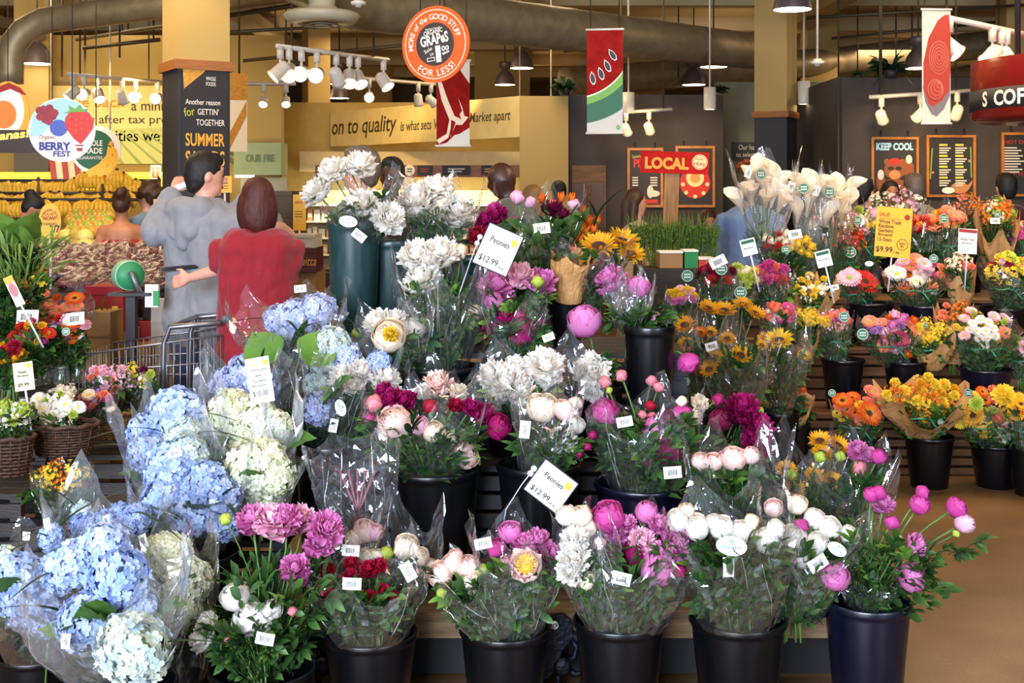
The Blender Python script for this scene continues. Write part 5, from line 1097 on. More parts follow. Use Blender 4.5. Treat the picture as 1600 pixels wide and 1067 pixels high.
art(r, M, px, sh); W(r, M, px, 'FRESH &', cyel, 2, -30, 20, 5)
r, M, px = framed(1363, 1433, 216, 318, 12.57, 'framed chalk board reading KEEP COOL with a brown bear drawing')
bb = F2('bear_brown', '8a4a24'); bl = F2('bear_light', 'c8854a'); icy = F2('ice_blue', 'a8d4ec')
art(r, M, px, [(bb, C(0, 36, 28, 24)), (bb, C(0, -2, 17, 15)), (bb, C(-12, -14, 5)), (bb, C(12, -14, 5)), (bl, C(0, 6, 9, 7)), (cred, C(0, -15, 9, 5)), (black_p, C(-6, -4, 5, 3)), (black_p, C(6, -4, 5, 3)), (ivory_p, [(-9, 22), (9, 22), (7, 28), (-7, 28)]), (bb, C(-22, 18, 7, 14)), (bb, C(22, -2, 8, 16)), (ctext, C(-22, 6, 5, 8)), (ctext, C(22, -18, 5, 7)), (ivory_p, C(-26, 36, 4)), (ivory_p, C(24, 16, 4)), (F2('chalk_green', '3a7a40'), [(-32, 46), (-16, 42), (-8, 50), (-32, 50)])])
W(r, M, px, 'KEEP COOL', icy, -29, -32, 58, 12, bold=.05)
r, M, px = framed(1449, 1522, 213, 306, 12.57, 'framed chalk board menu with lists and a teapot, right of the bear')
for cx in (-18, 7):
    for k in range(4):
        art(r, M, px, [(cyel, [(cx, -34.5 + k * 17), (cx + 13, -34.5 + k * 17), (cx + 13, -31.5 + k * 17), (cx, -31.5 + k * 17)])] + [(ctext, [(cx, -29 + k * 17 + j * 3.6), (cx + 18 - j * 3, -29 + k * 17 + j * 3.6), (cx + 18 - j * 3, -27 + k * 17 + j * 3.6), (cx, -27 + k * 17 + j * 3.6)]) for j in range(3)])
art(r, M, px, [(F2('teapot', 'b87a4a'), C(14, 34, 14, 9)), (F2('teapot', 'b87a4a'), [(26, 30), (34, 22), (33, 28), (27, 38)]), (F2('chalk_pink', 'c8706a'), C(-28, 10, 2)), (F2('chalk_pink', 'c8706a'), C(29, -8, 2)), (lgreen_p, [(-30, -28), (-28, -28), (-31, 20), (-33, 20)]), (lgreen_p, [(30, -30), (32, -30), (33, 18), (31, 18)]), (ivory_p, C(-4, 38, 10, 5))])
r, M, px = framed(1566, 1640, 209, 305, 12.57, 'framed chalk board with red headings at the right edge')
W(r, M, px, 'HOT DRINKS', cred, -34, -32, 56, 6); W(r, M, px, 'HOT TEAS', cred, -34, 18, 40, 6)
art(r, M, px, [(ctext, [(-34, -27 + k * 4.2), (-14 + (k * 7) % 12, -27 + k * 4.2), (-14 + (k * 7) % 12, -25 + k * 4.2), (-34, -25 + k * 4.2)]) for k in range(10)])
# red curved coffee sign
cx_, cy_, R_ = P(1700, 0, 8.6).x, 8.6, .78; zt_, zb_ = 2.60, 2.18
drum = mat('red_lacquer', '8c120e', .35, c2='74100c', scale=1, coat=.2)
r = thing('curved_sign', 'red curved canopy sign with a dark band reading COFFEE at the right edge', 'sign', (cx_, cy_, zb_))
mb = MB(); mb.lathe([(R_ * .2, 0), (R_ * .97, 0), (R_, .02), (R_, .42)], 64, T(cx_, cy_, zb_)); mb.lathe([(R_, .42), (.001, .42)], 64, T(cx_, cy_, zb_)); obj('drum', mb.mesh('drum', drum), r)
mb = MB(); mb.lathe([(R_ * 1.002, .07), (R_ * 1.012, .07), (R_ * 1.012, .21), (R_ * 1.002, .21)], 64, T(cx_, cy_, zb_)); obj('band', mb.mesh('band', charcoal), r)
mb = MB(); mb.sm = False
for ch, a in (('S', 190), ('C', 200.5), ('O', 207.5), ('F', 214), ('F', 219.5), ('E', 225), ('E', 230.5), ('B', 239)):
    me, x0, x1, y0, y1 = txt(ch, ivory_p, 0, .03); a = math.radians(a)
    Mr = T(cx_ + R_ * 1.02 * math.cos(a), cy_ + R_ * 1.02 * math.sin(a), zb_ + .09) @ Matrix.Rotation(a + PI / 2, 4, 'Z') @ RX(90) @ S(.13, .14, 1) @ T(-(x0 + x1) / 2, 0, 0)
    mb.add([v.co for v in me.vertices], [tuple(p.vertices) for p in me.polygons], Mr)
obj('lettering', mb.mesh('lettering', ivory_p), r)
for a in (215, 235): mb = MB(); mb.lathe([(.001, -.004), (.04, -.004)], 14, T(cx_ + R_ * .7 * math.cos(math.radians(a)), cy_ + R_ * .7 * math.sin(math.radians(a)), zb_)); obj('downlight', mb.mesh('downlight', glow), r)
for a in (200, 250): mb = MB(); x_, y_ = cx_ + R_ * .8 * math.cos(math.radians(a)), cy_ + R_ * .8 * math.sin(math.radians(a)); mb.tube([(x_, y_, zt_), (x_, y_, 4.98)], .02, 6); obj('support_rod', mb.mesh('support_rod', charcoal), r)
# bakery lettering and goods
Y = 16.1; px = Y / F; M = frame(1230, 236, Y); r = board('wall_sign', 'dark lettered strip on the grey green wall behind the right column', 'sign', M, rect(174 * px, 28 * px), charcoal, .02)
W(r, M, px, 'Our hams', ctext, -76, -2, 34, 8); W(r, M, px, 'to select ch', ctext, -80, 9, 40, 7); W(r, M, px, 'around the world', ctext, 32, -3, 50, 7, shear=.2); W(r, M, px, 'natural ingredients', ctext, 30, 7, 56, 7, shear=.2)
Y = 15.6; px = Y / F; M = frame(1237, 228, Y); r = board('round_sign', 'maroon ringed round sign half hidden by the right column', 'sign', M, circ(0, 0, 36 * px, None, 40), ivory_p, .02); mar = F2('maroon', '7a1a28')
art(r, M, px, [(mar, C(0, 0, 35, None, 40)), (F2('seal_cream', 'e8cf90'), C(0, 0, 24, None, 32))]); arc_text(r, M, px, 'GROUND AND ROASTED', ivory_p, 29, 150, -20, 5)
# cafe door
d_ = obj('door_1', bx(((920 - 800) / F * 15.05, 15.04, (CH + 47 / F * 15) / 2), (.42, .06, CH + 47 / F * 15)).mesh('door_1', tan_wood), None, None, 'brown double door in the dark plaster wall', None, None, 'structure')
for s in (-1, 1):
    for k in range(2):
        obj('door_panel', bx(((920 - 800) / F * 15.05 + s * .1, 15.0, .5 + k * .9), (.15, .02, .8)).mesh('door_panel', mat('door_brown', '4a2c16', .5)), d_)
for x in (-.005, .005): obj('door_handle', bx(((920 - 800) / F * 15.05 + x * 5, 14.97, 1.0), (.015, .03, .12)).mesh('door_handle', metal_grey), d_)
# plants on top of the walls
for u, v, w_, Y, lb in ((884, 148, 42, 14.9, 'spiky green plant on top of the yellow end wall'), (1392, 122, 62, 12.6, 'trailing palm like plant on top of the dark plaster wall'), (1128, 146, 24, 15.1, 'small dark plant on top of the wall beside the right column'), (1340, 122, 20, 12.7, 'little dark plant at the corner of the dark wall'), (1200, 128, 40, 16.2, 'low dark plant on top of the grey green wall')):
    c = P(u, v, Y); o = thing('potted_plant', lb, 'plant', tuple(c), 'plants on the wall tops'); k = w_ / F * Y
    mb = MB(); mb.lathe([(.001, 0), (.14 * k, 0), (.2 * k, .2 * k), (.17 * k, .2 * k)], 12); obj('pot', mb.mesh('pot', charcoal), o, T(*c))
    rn = random.Random(u)
    for q in range(26):
        d = Vector((rn.uniform(-1, 1), rn.uniform(-1, 1), rn.uniform(.1, 1.1))).normalized()
        obj('leaf', BLADE[q % 3] if q % 2 else SPRIG[1], o, T(*(c + Vector((0, 0, .15 * k)))) @ d.to_track_quat('Y', 'Z').to_matrix().to_4x4() @ S(k * rn.uniform(.5, .8)), mat=dark_leaf)
# ---------------------------------------------------------------- right hand flower display
GR = 'brown slatted steps of the right hand display'
def px2x(u, Y): return (u - 800) / F * Y
step(1.30, 3.55, 7.15, 7.62, .0, .36, tan_wood, 'brown slatted lowest step of the right hand display', group=GR, n=6)
step(1.25, 3.60, 7.64, 8.12, .0, .68, tan_wood, 'brown slatted middle step of the right hand display', group=GR, n=9)
step(1.5, 3.65, 8.14, 9.0, .0, .95, tan_wood, 'brown slatted top step of the right hand display', group=GR, n=12)
GM = 'mixed bouquets of the right hand display'; GBR = 'dark buckets of the right hand display'
def mixed(label, cx, cy, w, Y, rim, spec, wrap='clear', bk=None, extra=(), labels=(), group=GM, squash=.55, wh=None, ribbon=True, name='mixed_bouquet', leaves=8, fol=.95, folmesh=None):
    rnd = random.Random(hash_(label)); tot = sum(math.ceil(x[3] * 1.35) for x in spec); idx = []
    for sh, co, d, n in spec: idx += [(sh, co, d)] * math.ceil(n * 1.35)
    rnd.shuffle(idx); bl = []
    for k, (sh, co, d) in enumerate(idx):
        q = math.sqrt((k + .5) / max(tot, 1)); a = k * 2.39996 + rnd.uniform(-.3, .3)
        bl.append((sh, co, cx + q * w / 2 * math.cos(a) * .92, cy + q * w / 2 * squash * math.sin(a), d * rnd.uniform(.9, 1.15)))
    bl += list(extra); px = Y / F
    r = bouquet(name, label, 'bouquet', Y, (cx, rim), bl, leaves, None, labels, fol=fol, group=group, fw=1.05, look=1.0, stems=False if tot > 14 else True, folmesh=folmesh)
    b = P(cx, rim, Y); hgt = (rim - cy) * px; wm = kraft if wrap == 'kraft' else cel
    top = Vector((P(cx, cy - w * .12, Y).x, Y, P(cx, cy - w * .12, Y).z))
    if wrap:
        wo = obj('kraft_wrap' if wrap == 'kraft' else 'clear_wrap', wrap_mesh('wrap', (b.x, b.y, b.z - .03), top, min(.055, w * px * .3), w * px * .56, rnd, wm, nu=30, nv=9, ell=.85, front=.45 if wrap == 'kraft' else .1, peak=.4), r)
        add_folds(wo, r)
        if ribbon:
            R_ = w * px * .36; q = b.lerp(top, .42); mb = MB(); mb.tube([(q.x + R_ * math.cos(a * .4), q.y + R_ * .85 * math.sin(a * .4), q.z + .004 * math.sin(a * 3)) for a in range(16)], .006, 4, closed=True)
            mb.tube([(q.x, q.y - R_ * .86, q.z), (q.x + .03, q.y - R_ * .95, q.z - .04), (q.x + .05, q.y - R_ * .95, q.z - .07)], .006, 4)
            obj('ribbon', mb.mesh('ribbon', ribbon_green), r)
    if bk: bucket(bk[0], bk[1], bk[2], Y, bk[3], bk[4], GBR, BUCKB if len(bk) > 5 else BUCK)
    return r
Y = 6.9
mixed('orange gerbera bouquet, front step of the right display', 1340, 640, 78, Y, 690, [('ray', 'orange', 26, 3), ('ray', 'coral', 20, 4), ('ray', 'yellow', 16, 4), ('mum', 'scar', 13, 2)], 'clear', (1338, 690, 74, .28, 'dark blue bucket of orange gerberas at the foot of the right display', 1), [('ray', 'orange', 1358, 646, 40, -.08), ('ray', 'orange', 1316, 626, 30, -.03), ('ray', 'coral', 1362, 612, 26, 0)], [('green', 1300, 614, 12, 0)])
mixed('yellow and orange bouquet in several brown paper cones, lowest step', 1440, 620, 125, Y, 680, [('mum', 'yellow', 19, 11), ('spray', 'orange', 22, 8), ('mum', 'gold', 16, 6), ('spray', 'yellow', 20, 5)], 'kraft', (1452, 680, 76, .27, 'black bucket under the brown paper cones at the foot of the right display'), labels=[('green', 1470, 660, 10, 0)], leaves=14)
mixed('yellow gerberas with lime and crimson mums, bottom right bouquet', 1545, 640, 125, Y, 692, [('ray', 'yellow', 26, 7), ('mum', 'yellow', 20, 5), ('mum', 'lime', 15, 4), ('mum', 'mag', 16, 3), ('ray', 'orange', 20, 5), ('mum', 'coral', 15, 4)], 'clear', (1556, 692, 78, .27, 'dark bucket of yellow gerberas at the right edge'), [('ray', 'gold', 1520, 650, 36, -.06), ('mum', 'yellow', 1568, 618, 40, -.04), ('mum', 'lime', 1525, 630, 26, -.08), ('mum', 'cream', 1567, 680, 26, -.08), ('mum', 'pale', 1573, 668, 18, -.1)], [('green', 1513, 614, 14, 0)], leaves=10)
mixed('red and orange blooms cut by the right edge, lowest step', 1602, 640, 40, 6.7, 700, [('ray', 'gold', 26, 3), ('mum', 'orange', 16, 3)], 'clear', (1606, 700, 50, .26, 'dark bucket cut by the right edge of the picture'))
mixed('brown paper bouquet with red petals low at the left of the right display', 1238, 618, 60, 6.75, 662, [('mum', 'orange', 12, 3), ('ray', 'scar', 20, 2)], 'kraft', (1236, 660, 60, .26, 'black bucket with a brown paper bouquet left of the orange gerberas'), [('ray', 'scar', 1215, 640, 26, -.05)], [('green', 1245, 650, 10, 0)])
Y = 7.35
mixed('narrow brown paper cone with yellow mums on the lowest step', 1258, 496, 42, Y, 560, [('mum', 'yellow', 17, 5), ('spray', 'yellow', 16, 3)], 'kraft')
mixed('peach roses with a pink gerbera above the sunflowers', 1217, 490, 52, 7.2, 560, [('rose', 'coral', 17, 5), ('mum', 'pale', 12, 4), ('ray', 'hot', 18, 2), ('rose', 'cream', 12, 3)], 'clear', None)
mixed('coral and yellow bouquet over bare green stems in clear film', 1305, 500, 52, Y, 562, [('rose', 'coral', 17, 5), ('mum', 'yellow', 15, 3), ('spray', 'pale', 16, 3), ('mum', 'pink', 13, 2)], 'clear', (1317, 560, 66, .30, 'black bucket half way up the right display'), labels=[('green', 1319, 495, 17, 0)], folmesh=FOLN)
mixed('crimson gerbera bouquet with pink roses and orange ranunculus', 1392, 515, 100, Y, 565, [('rose', 'pale', 17, 5), ('ray', 'coral', 20, 3), ('rose', 'pink', 17, 3), ('rose', 'orange', 14, 3), ('mum', 'lav', 14, 2), ('rose', 'cream', 14, 2)], 'clear', (1415, 563, 66, .30, 'black bucket behind the crimson gerbera'), [('ray', 'mag', 1406, 530, 30, -.1), ('rose', 'pale', 1400, 545, 18, -.1), ('rose', 'orange', 1418, 553, 14, -.1)], [('green', 1348, 522, 18, 0)], folmesh=FOLN)
mixed('yellow spray in pleated brown paper beside the white daisies', 1456, 520, 62, Y, 570, [('mum', 'yellow', 16, 7), ('spray', 'yellow', 20, 4)], 'kraft', labels=[('green', 1447, 508, 8, 0)])
mixed('white daisies with yellow mums and pink gerbera in clear film', 1535, 510, 100, Y, 575, [('mum', 'yellow', 15, 5), ('ray', 'pale', 18, 3), ('spray', 'yellow', 20, 3), ('mum', 'lime', 12, 3)], 'clear', (1540, 575, 80, .30, 'dark bucket of the white daisies', 1), [('ray', 'white', 1520 + dx, 505 + dy, 15, -.1) for dx, dy in ((0, 0), (12, -6), (24, -2), (6, 12), (20, 12), (32, 8), (10, 24), (24, 24), (35, 20), (18, 35), (-4, 10))] + [('ray', 'coral', 1570, 520, 22, -.06)])
mixed('pink and green bouquet half way up at the right edge', 1598, 540, 46, Y, 585, [('rose', 'pale', 17, 3), ('mum', 'lime', 14, 4), ('rose', 'coral', 14, 2)], 'clear')
mixed('orange spray in brown paper above the white daisies', 1490, 488, 56, 7.5, 560, [('spray', 'orange', 18, 4), ('mum', 'coral', 13, 3)], 'kraft')
Y = 7.9
mixed('red roses with dark carnations left on the middle step', 1120, 425, 60, 7.3, 500, [('mum', 'scar', 19, 5), ('mum', 'wine', 17, 4), ('rose', 'red', 14, 3)], 'clear', labels=[('green', 1127, 420, 20, 0), ('bar', 1122, 409, 26, 25)])
mixed('lime green and cream roses next to the hot pink carnations', 1160, 430, 52, 7.4, 500, [('mum', 'lime', 20, 6), ('rose', 'cream', 18, 4), ('mum', 'yellow', 16, 3)], 'clear', labels=[('green', 1157, 457, 20, 0)])
mixed('hot pink and coral carnations on the middle step', 1203, 428, 56, 7.6, 500, [('mum', 'hot', 22, 6), ('mum', 'coral', 20, 4), ('mum', 'scar', 18, 2)], 'clear')
mixed('white and yellow daisies in two brown paper cones', 1262, 448, 78, Y, 505, [('ray', 'white', 13, 5), ('mum', 'yellow', 13, 6), ('spray', 'white', 14, 4)], 'kraft', labels=[('bar', 1304, 449, 13, 10)])
mixed('pink and red gerberas over the dark bucket in the centre of the display', 1338, 438, 62, Y, 480, [('mum', 'pale', 14, 4), ('ray', 'scar', 20, 2)], 'clear', (1358, 472, 74, .30, 'black bucket on the middle step under the pink gerbera'), [('ray', 'pale', 1327, 434, 34, -.08), ('ray', 'scar', 1352, 440, 40, -.05)], [('oval', 1358, 412, 13, 0)])
mixed('white, peach and pink gerberas in the widest middle bouquet', 1430, 430, 100, Y, 478, [('ray', 'coral', 22, 5), ('ray', 'white', 22, 3), ('ray', 'orange', 18, 4), ('ray', 'pale', 20, 4), ('rose', 'hot', 14, 2)], 'clear', (1444, 476, 74, .30, 'dark blue bucket on the middle step under the peach gerberas', 1), [('ray', 'white', 1402, 428, 28, -.08), ('ray', 'white', 1432, 440, 22, -.08), ('ray', 'pale', 1444, 412, 24, -.05)], [('green', 1459, 404, 14, 0)], folmesh=FOLN)
mixed('white buds in a tall brown paper cone with a green band', 1500, 412, 44, Y, 480, [('spray', 'cream', 18, 4), ('mum', 'coral', 12, 2)], 'kraft')
mixed('yellow sprays with crimson and a lime daisy near the right edge', 1575, 420, 78, Y, 480, [('spray', 'yellow', 26, 6), ('mum', 'yellow', 14, 5), ('ray', 'lime', 22, 2), ('mum', 'red', 18, 2), ('tulip', 'pale', 16, 2)], 'clear', (1570, 480, 76, .30, 'black bucket on the middle step near the right edge'))
Y = 8.35
mixed('cream roses with yellow roses under the calla lilies', 1222, 378, 66, 8.0, 440, [('rose', 'cream', 16, 6), ('rose', 'yellow', 16, 0), ('mum', 'scar', 13, 3)], 'clear', None, [('rose', 'yellow', 1248 + dx, 380 + dy, 15, -.08) for dx, dy in ((0, 0), (12, -6), (20, 4), (4, 12), (-10, 8), (16, 16))], [('bar', 1242, 366, 22, 10), ('green', 1228, 390, 14, 0)])
mixed('red and orange alstroemeria in clear film left of the yellow sale card', 1320, 374, 60, Y, 440, [('spray', 'orange', 22, 6), ('spray', 'scar', 20, 6), ('mum', 'wine', 12, 2)], 'clear', None, labels=[('green', 1329, 394, 18, 0)])
mixed('pale pink and yellow bouquet with a lime pompon behind the sale card', 1345, 346, 70, 8.5, 420, [('mum', 'lime', 20, 2), ('rose', 'pale', 18, 4), ('rose', 'yellow', 14, 3), ('mum', 'cream', 14, 3)], 'clear', labels=[('green', 1340, 344, 14, 0)])
mixed('scarlet tulips right behind the yellow sale card', 1436, 350, 42, Y, 420, [('tulip', 'scar', 18, 5), ('tulip', 'coral', 17, 3), ('mum', 'yellow', 13, 2)], 'clear')
mixed('coral gerberas on green stems right of the sale card', 1478, 342, 58, Y, 420, [('ray', 'coral', 24, 6), ('ray', 'orange', 16, 4), ('rose', 'yellow', 12, 2)], 'clear', (1480, 420, 60, .28, 'dark bucket on the top step under the coral gerberas'), labels=[('green', 1475, 341, 15, 0)], folmesh=FOLN)
mixed('orange and lime lilies in a broad brown paper wrap, top step', 1556, 330, 60, Y, 420, [('spray', 'orange', 22, 5), ('spray', 'lime', 20, 5), ('spray', 'cream', 18, 2)], 'kraft', labels=[('green', 1558, 335, 11, 0), ('bar', 1555, 345, 15, 0)])
mixed('hot pink and peach gerberas cut by the right edge, top step', 1600, 360, 48, Y, 430, [('ray', 'hot', 26, 3), ('ray', 'orange', 18, 3), ('rose', 'cream', 16, 2)], 'clear')
mixed('pink and white bouquet between the calla lilies and the sale card', 1285, 350, 46, 8.6, 420, [('mum', 'pale', 16, 4), ('mum', 'white', 14, 4)], 'clear')
mixed('pale flowers in milky film behind the top step', 1400, 322, 90, 8.7, 400, [('spray', 'pale', 20, 5), ('spray', 'cream', 18, 5)], 'clear', (1400, 400, 58, .265, 'dark bucket at the back of the top step behind the sale card'))
mixed('dim orange bouquet behind the top step near the right edge', 1510, 322, 60, 8.8, 400, [('spray', 'orange', 16, 4), ('spray', 'coral', 16, 4)], 'clear', (1510, 400, 56, .26, 'dark bucket at the back of the top step near the right edge'))
def callas(label, cx, cy, w, h, Y, n, wrapm):
    rnd = random.Random(n); bl = [('calla', 'cream', cx + rnd.uniform(-w / 2, w / 2) * .8, cy + rnd.uniform(-h / 2, h / 2), 34) for _ in range(n)]
    return bouquet('calla_bouquet', label, 'bouquet', Y, (cx + 2, cy + 110), bl, 2, (cx, cy - 12, w * 1.15, .05, 0), [('green', cx - 6, cy - 18, 18, 0), ('bar', cx - 26, cy - 20, 16, 70)], fol=.4, group='white calla lily bouquets', folmesh=FOLN, look=.9, wrapmat=wrapm)
callas('largest wrap of white calla lilies on the top step, left one', 1195, 290, 96, 60, 8.1, 18, cel_hazy)
callas('narrow wrap of white calla lilies in the middle of three', 1262, 312, 50, 54, 8.2, 9, cel_hazy)
callas('leaning paper and film cone of white lilies, right of the callas', 1302, 318, 60, 50, 8.25, 10, cel)
# sunflower bouquets in front
bouquet('sunflower_bouquet', 'orange sunflowers wrapped in film behind the free standing black bucket', 'bouquet', 6.3, (1085, 640), [('sun', 'gold', 1070, 509, 34), ('sun', 'gold', 1107, 483, 32), ('sun', 'gold', 1132, 486, 34), ('sun', 'gold', 1072, 540, 28), ('sun', 'orange', 1094, 520, 22), ('ray', 'orange', 1092, 580, 16), ('sun', 'gold', 1110, 520, 22)], 26, (1092, 510, 120, .09), [('bar', 1112, 541, 20, 15), ('green', 1072, 596, 12, 0)], fol=1.0, group='sunflower bouquets of the right hand display')
bouquet('sunflower_bouquet', 'orange sunflowers around one brightest bloom behind the magenta peonies', 'bouquet', 6.2, (1150, 650), [('sun', 'gold', 1157, 556, 34), ('sun', 'gold', 1116, 560, 32), ('sun', 'gold', 1108, 578, 30), ('sun', 'gold', 1180, 490, 32), ('sun', 'gold', 1160, 476, 30), ('sun', 'gold', 1136, 530, 26), ('sun', 'gold', 1190, 540, 20)], 30, (1150, 540, 130, .09), fol=1.0, group='sunflower bouquets of the right hand display')
bouquet('sunflower_bouquet', 'bright yellow sunflower half hidden over long green stems', 'bouquet', 6.6, (1218, 640), [('sun', 'yellow', 1217, 534, 46), ('sun', 'yellow', 1256, 556, 20), ('sun', 'gold', 1196, 530, 24)], 20, (1215, 540, 100, .08), fol=1.0, group='sunflower bouquets of the right hand display')
for u, v, w_, Y, h, lb in ((1085, 640, 74, 6.3, .56, 'black bucket of the left orange sunflowers'), (1150, 650, 74, 6.2, .54, 'black bucket of the brightest orange sunflower'), (1217, 642, 64, 6.6, .48, 'black bucket under the yellow sunflower')):
    bucket(u, v, w_, Y, h, lb, GBR)
mixed('yellow and pink kraft bouquet with a round label left of the display', 1065, 462, 50, 6.9, 530, [('mum', 'yellow', 15, 5), ('mum', 'pink', 13, 5), ('ray', 'pale', 13, 3)], 'clear', (1065, 530, 56, .3, 'black bucket on the small box behind the sunflowers'), labels=[('green', 1074, 431, 19, 0)])
step(.72, 1.18, 6.75, 7.05, .0, .5, tan_wood, 'small brown slatted box behind the sunflower buckets', group=GR)
# cards of the right display
def card(u, v, Y, w, h, roll, label, m, lines, yaw=0, group='cards of the right hand display'):
    px = Y / F; M = frame(u, v, Y, yaw, roll, 4); r = board('price_card', label, 'price card', M, rect(w * px, h * px), m, .004, group)
    for s, x, y, ww, hh, mm in lines: W(r, M, px, s, mm, x, y, ww, hh, bold=.012)
    mb = MB(); mb.tube([M @ Vector((0, -h / 2 * px, -.006)), M @ Vector((0, -h / 2 * px - .22, -.03))], .005, 5); obj('card_stem', mb.mesh('card_stem', MC['clear_clip']), r); return r, M, px
r, M, px = card(1396, 363, 7.75, 56, 78, -5, 'yellow SALE card for a gerbera bouquet in the middle of the display', yellow_card,
    [('SALE!', -24, -24, 17, 6, ink_red), ('Whole Trade', -24, -13, 35, 6, black_ink), ('Rainbow', -24, -6, 24, 6, black_ink), ('Gerbera', -24, 1, 23, 6, black_ink), ('Bouquet', -24, 8, 23, 6, black_ink), ('15-Stem', -24, 15, 22, 6, black_ink), ('$9.99', -26, 33, 26, 10, black_ink), ('/ ea', 1, 33, 10, 5, black_ink), ('Save', 10, 18, 9, 4, black_ink), ('$5', 12, 23, 5, 4, black_ink)])
art(r, M, px, [(ink_red, C(20, -25, 4.5)), (ink_red, [(-24, -21), (14, -21), (14, -20.4), (-24, -20.4)])])
mb = MB(); mb.tube([((15 + 8.5 * math.cos(a * .4)) * px, (-18 + 8.5 * math.sin(a * .4)) * px, .003) for a in range(16)], .0016, 4, closed=True); obj('printed_ring', mb.mesh('printed_ring', black_ink), r, M)
r, M, px = card(1512, 377, 7.7, 29, 39, -3, 'small white card with a red heading on the right hand display', white_card, [('Whole Trade', -12, -1, 22, 4, black_ink), ('Bouquet', -9, 5, 16, 4, black_ink)])
art(r, M, px, [(ink_red, [(-14, -19), (14, -18), (14, -13), (-14, -14)])])
for u, v, rot_, lb in ((1170, 386, -14, 'small grey headed card beside the red roses'), (1287, 404, -14, 'small tilted card in front of the brown paper cones')):
    r, M, px = card(u, v, 7.1, 24, 26, -rot_, lb, white_card, [('Bouquet', -8, 3, 16, 3, black_ink)]); art(r, M, px, [(green_p, [(-10, -11), (10, -11), (10, -6), (-10, -6)])])
# herb pots under the LOCAL board and the counter behind
herb = petalmat('herb_green', '3c5a22', '7d9a48', '55752c', .5, .7, .1)
hb = step(px2x(985, 9.3), px2x(1120, 9.3), 9.05, 9.6, 0, .95, dark_wood, 'dark wooden herb stand under the red LOCAL board')
for i in range(6):
    x = px2x(1000 + i * 22, 9.2); z = .95; lb = ('first', 'second', 'third', 'fourth', 'fifth', 'sixth')[i]
    o = thing('herb_pot', 'pot of tall green herbs under the LOCAL board, %s from the left' % lb, 'herb pot', (x, 9.25, z), 'herb pots under the red board')
    mb = MB(); mb.lathe([(.001, 0), (.04, 0), (.055, .12), (.05, .12), (.04, .1), (.001, .1)], 14); obj('pot', mb.mesh('pot', mat('herb_sleeve', 'b8c08a' if i % 2 else '9a8a5a', .5)), o, T(x, 9.25, z))
    q = obj('foliage', FOLN[i % 2], o, T(x, 9.25, z + .1) @ S(.085, .08, .34), kind='stuff', mat=herb)
    obj('foliage', FOL[i % 4], o, T(x, 9.25, z + .3) @ S(.09, .08, .16), kind='stuff', mat=herb)
cs = obj('service_counter', bx((px2x(1090, 11), 11.3, .55), (1.36, .6, 1.1)).mesh('service_counter', mat('counter_cream', 'c8b48a', .5)), None, None, 'pale service counter with a red edge behind the herb pots', 'counter')
obj('counter_edge', bx((px2x(1090, 11), 10.99, 1.06), (1.36, .02, .05)).mesh('counter_edge', F2('red', 'c0241c')), cs)
for i, (u, v, w_, h2, lb, co) in enumerate(((1077, 404, 20, 26, 'small box with a green side behind the sunflowers', '1f8a4a'), (1101, 410, 24, 14, 'low red and white box beside the small green box', 'c8461c'), (1046, 405, 34, 24, 'plain cardboard box at the foot of the herb stand', 'a07a4a'))):
    px = 8.9 / F; o = obj('carton', bx(P(u, v, 8.6), (w_ * px, .2, h2 * px)).mesh('carton', mat('carton_' + co, co, .7)), None, None, lb, 'box', 'cartons beside the herb stand')
    mb = MB(); mb.box(P(u, v - h2 / 2, 8.6), (w_ * px * 1.04, .21, .012)); obj('carton_lid', mb.mesh('carton_lid', white_card), o)
st_ = obj('display_table', bx((1.18, 8.62, .57), (.6, .4, 1.14)).mesh('display_table', dark_wood), None, None, 'dark table carrying the cartons behind the sunflowers', 'table')
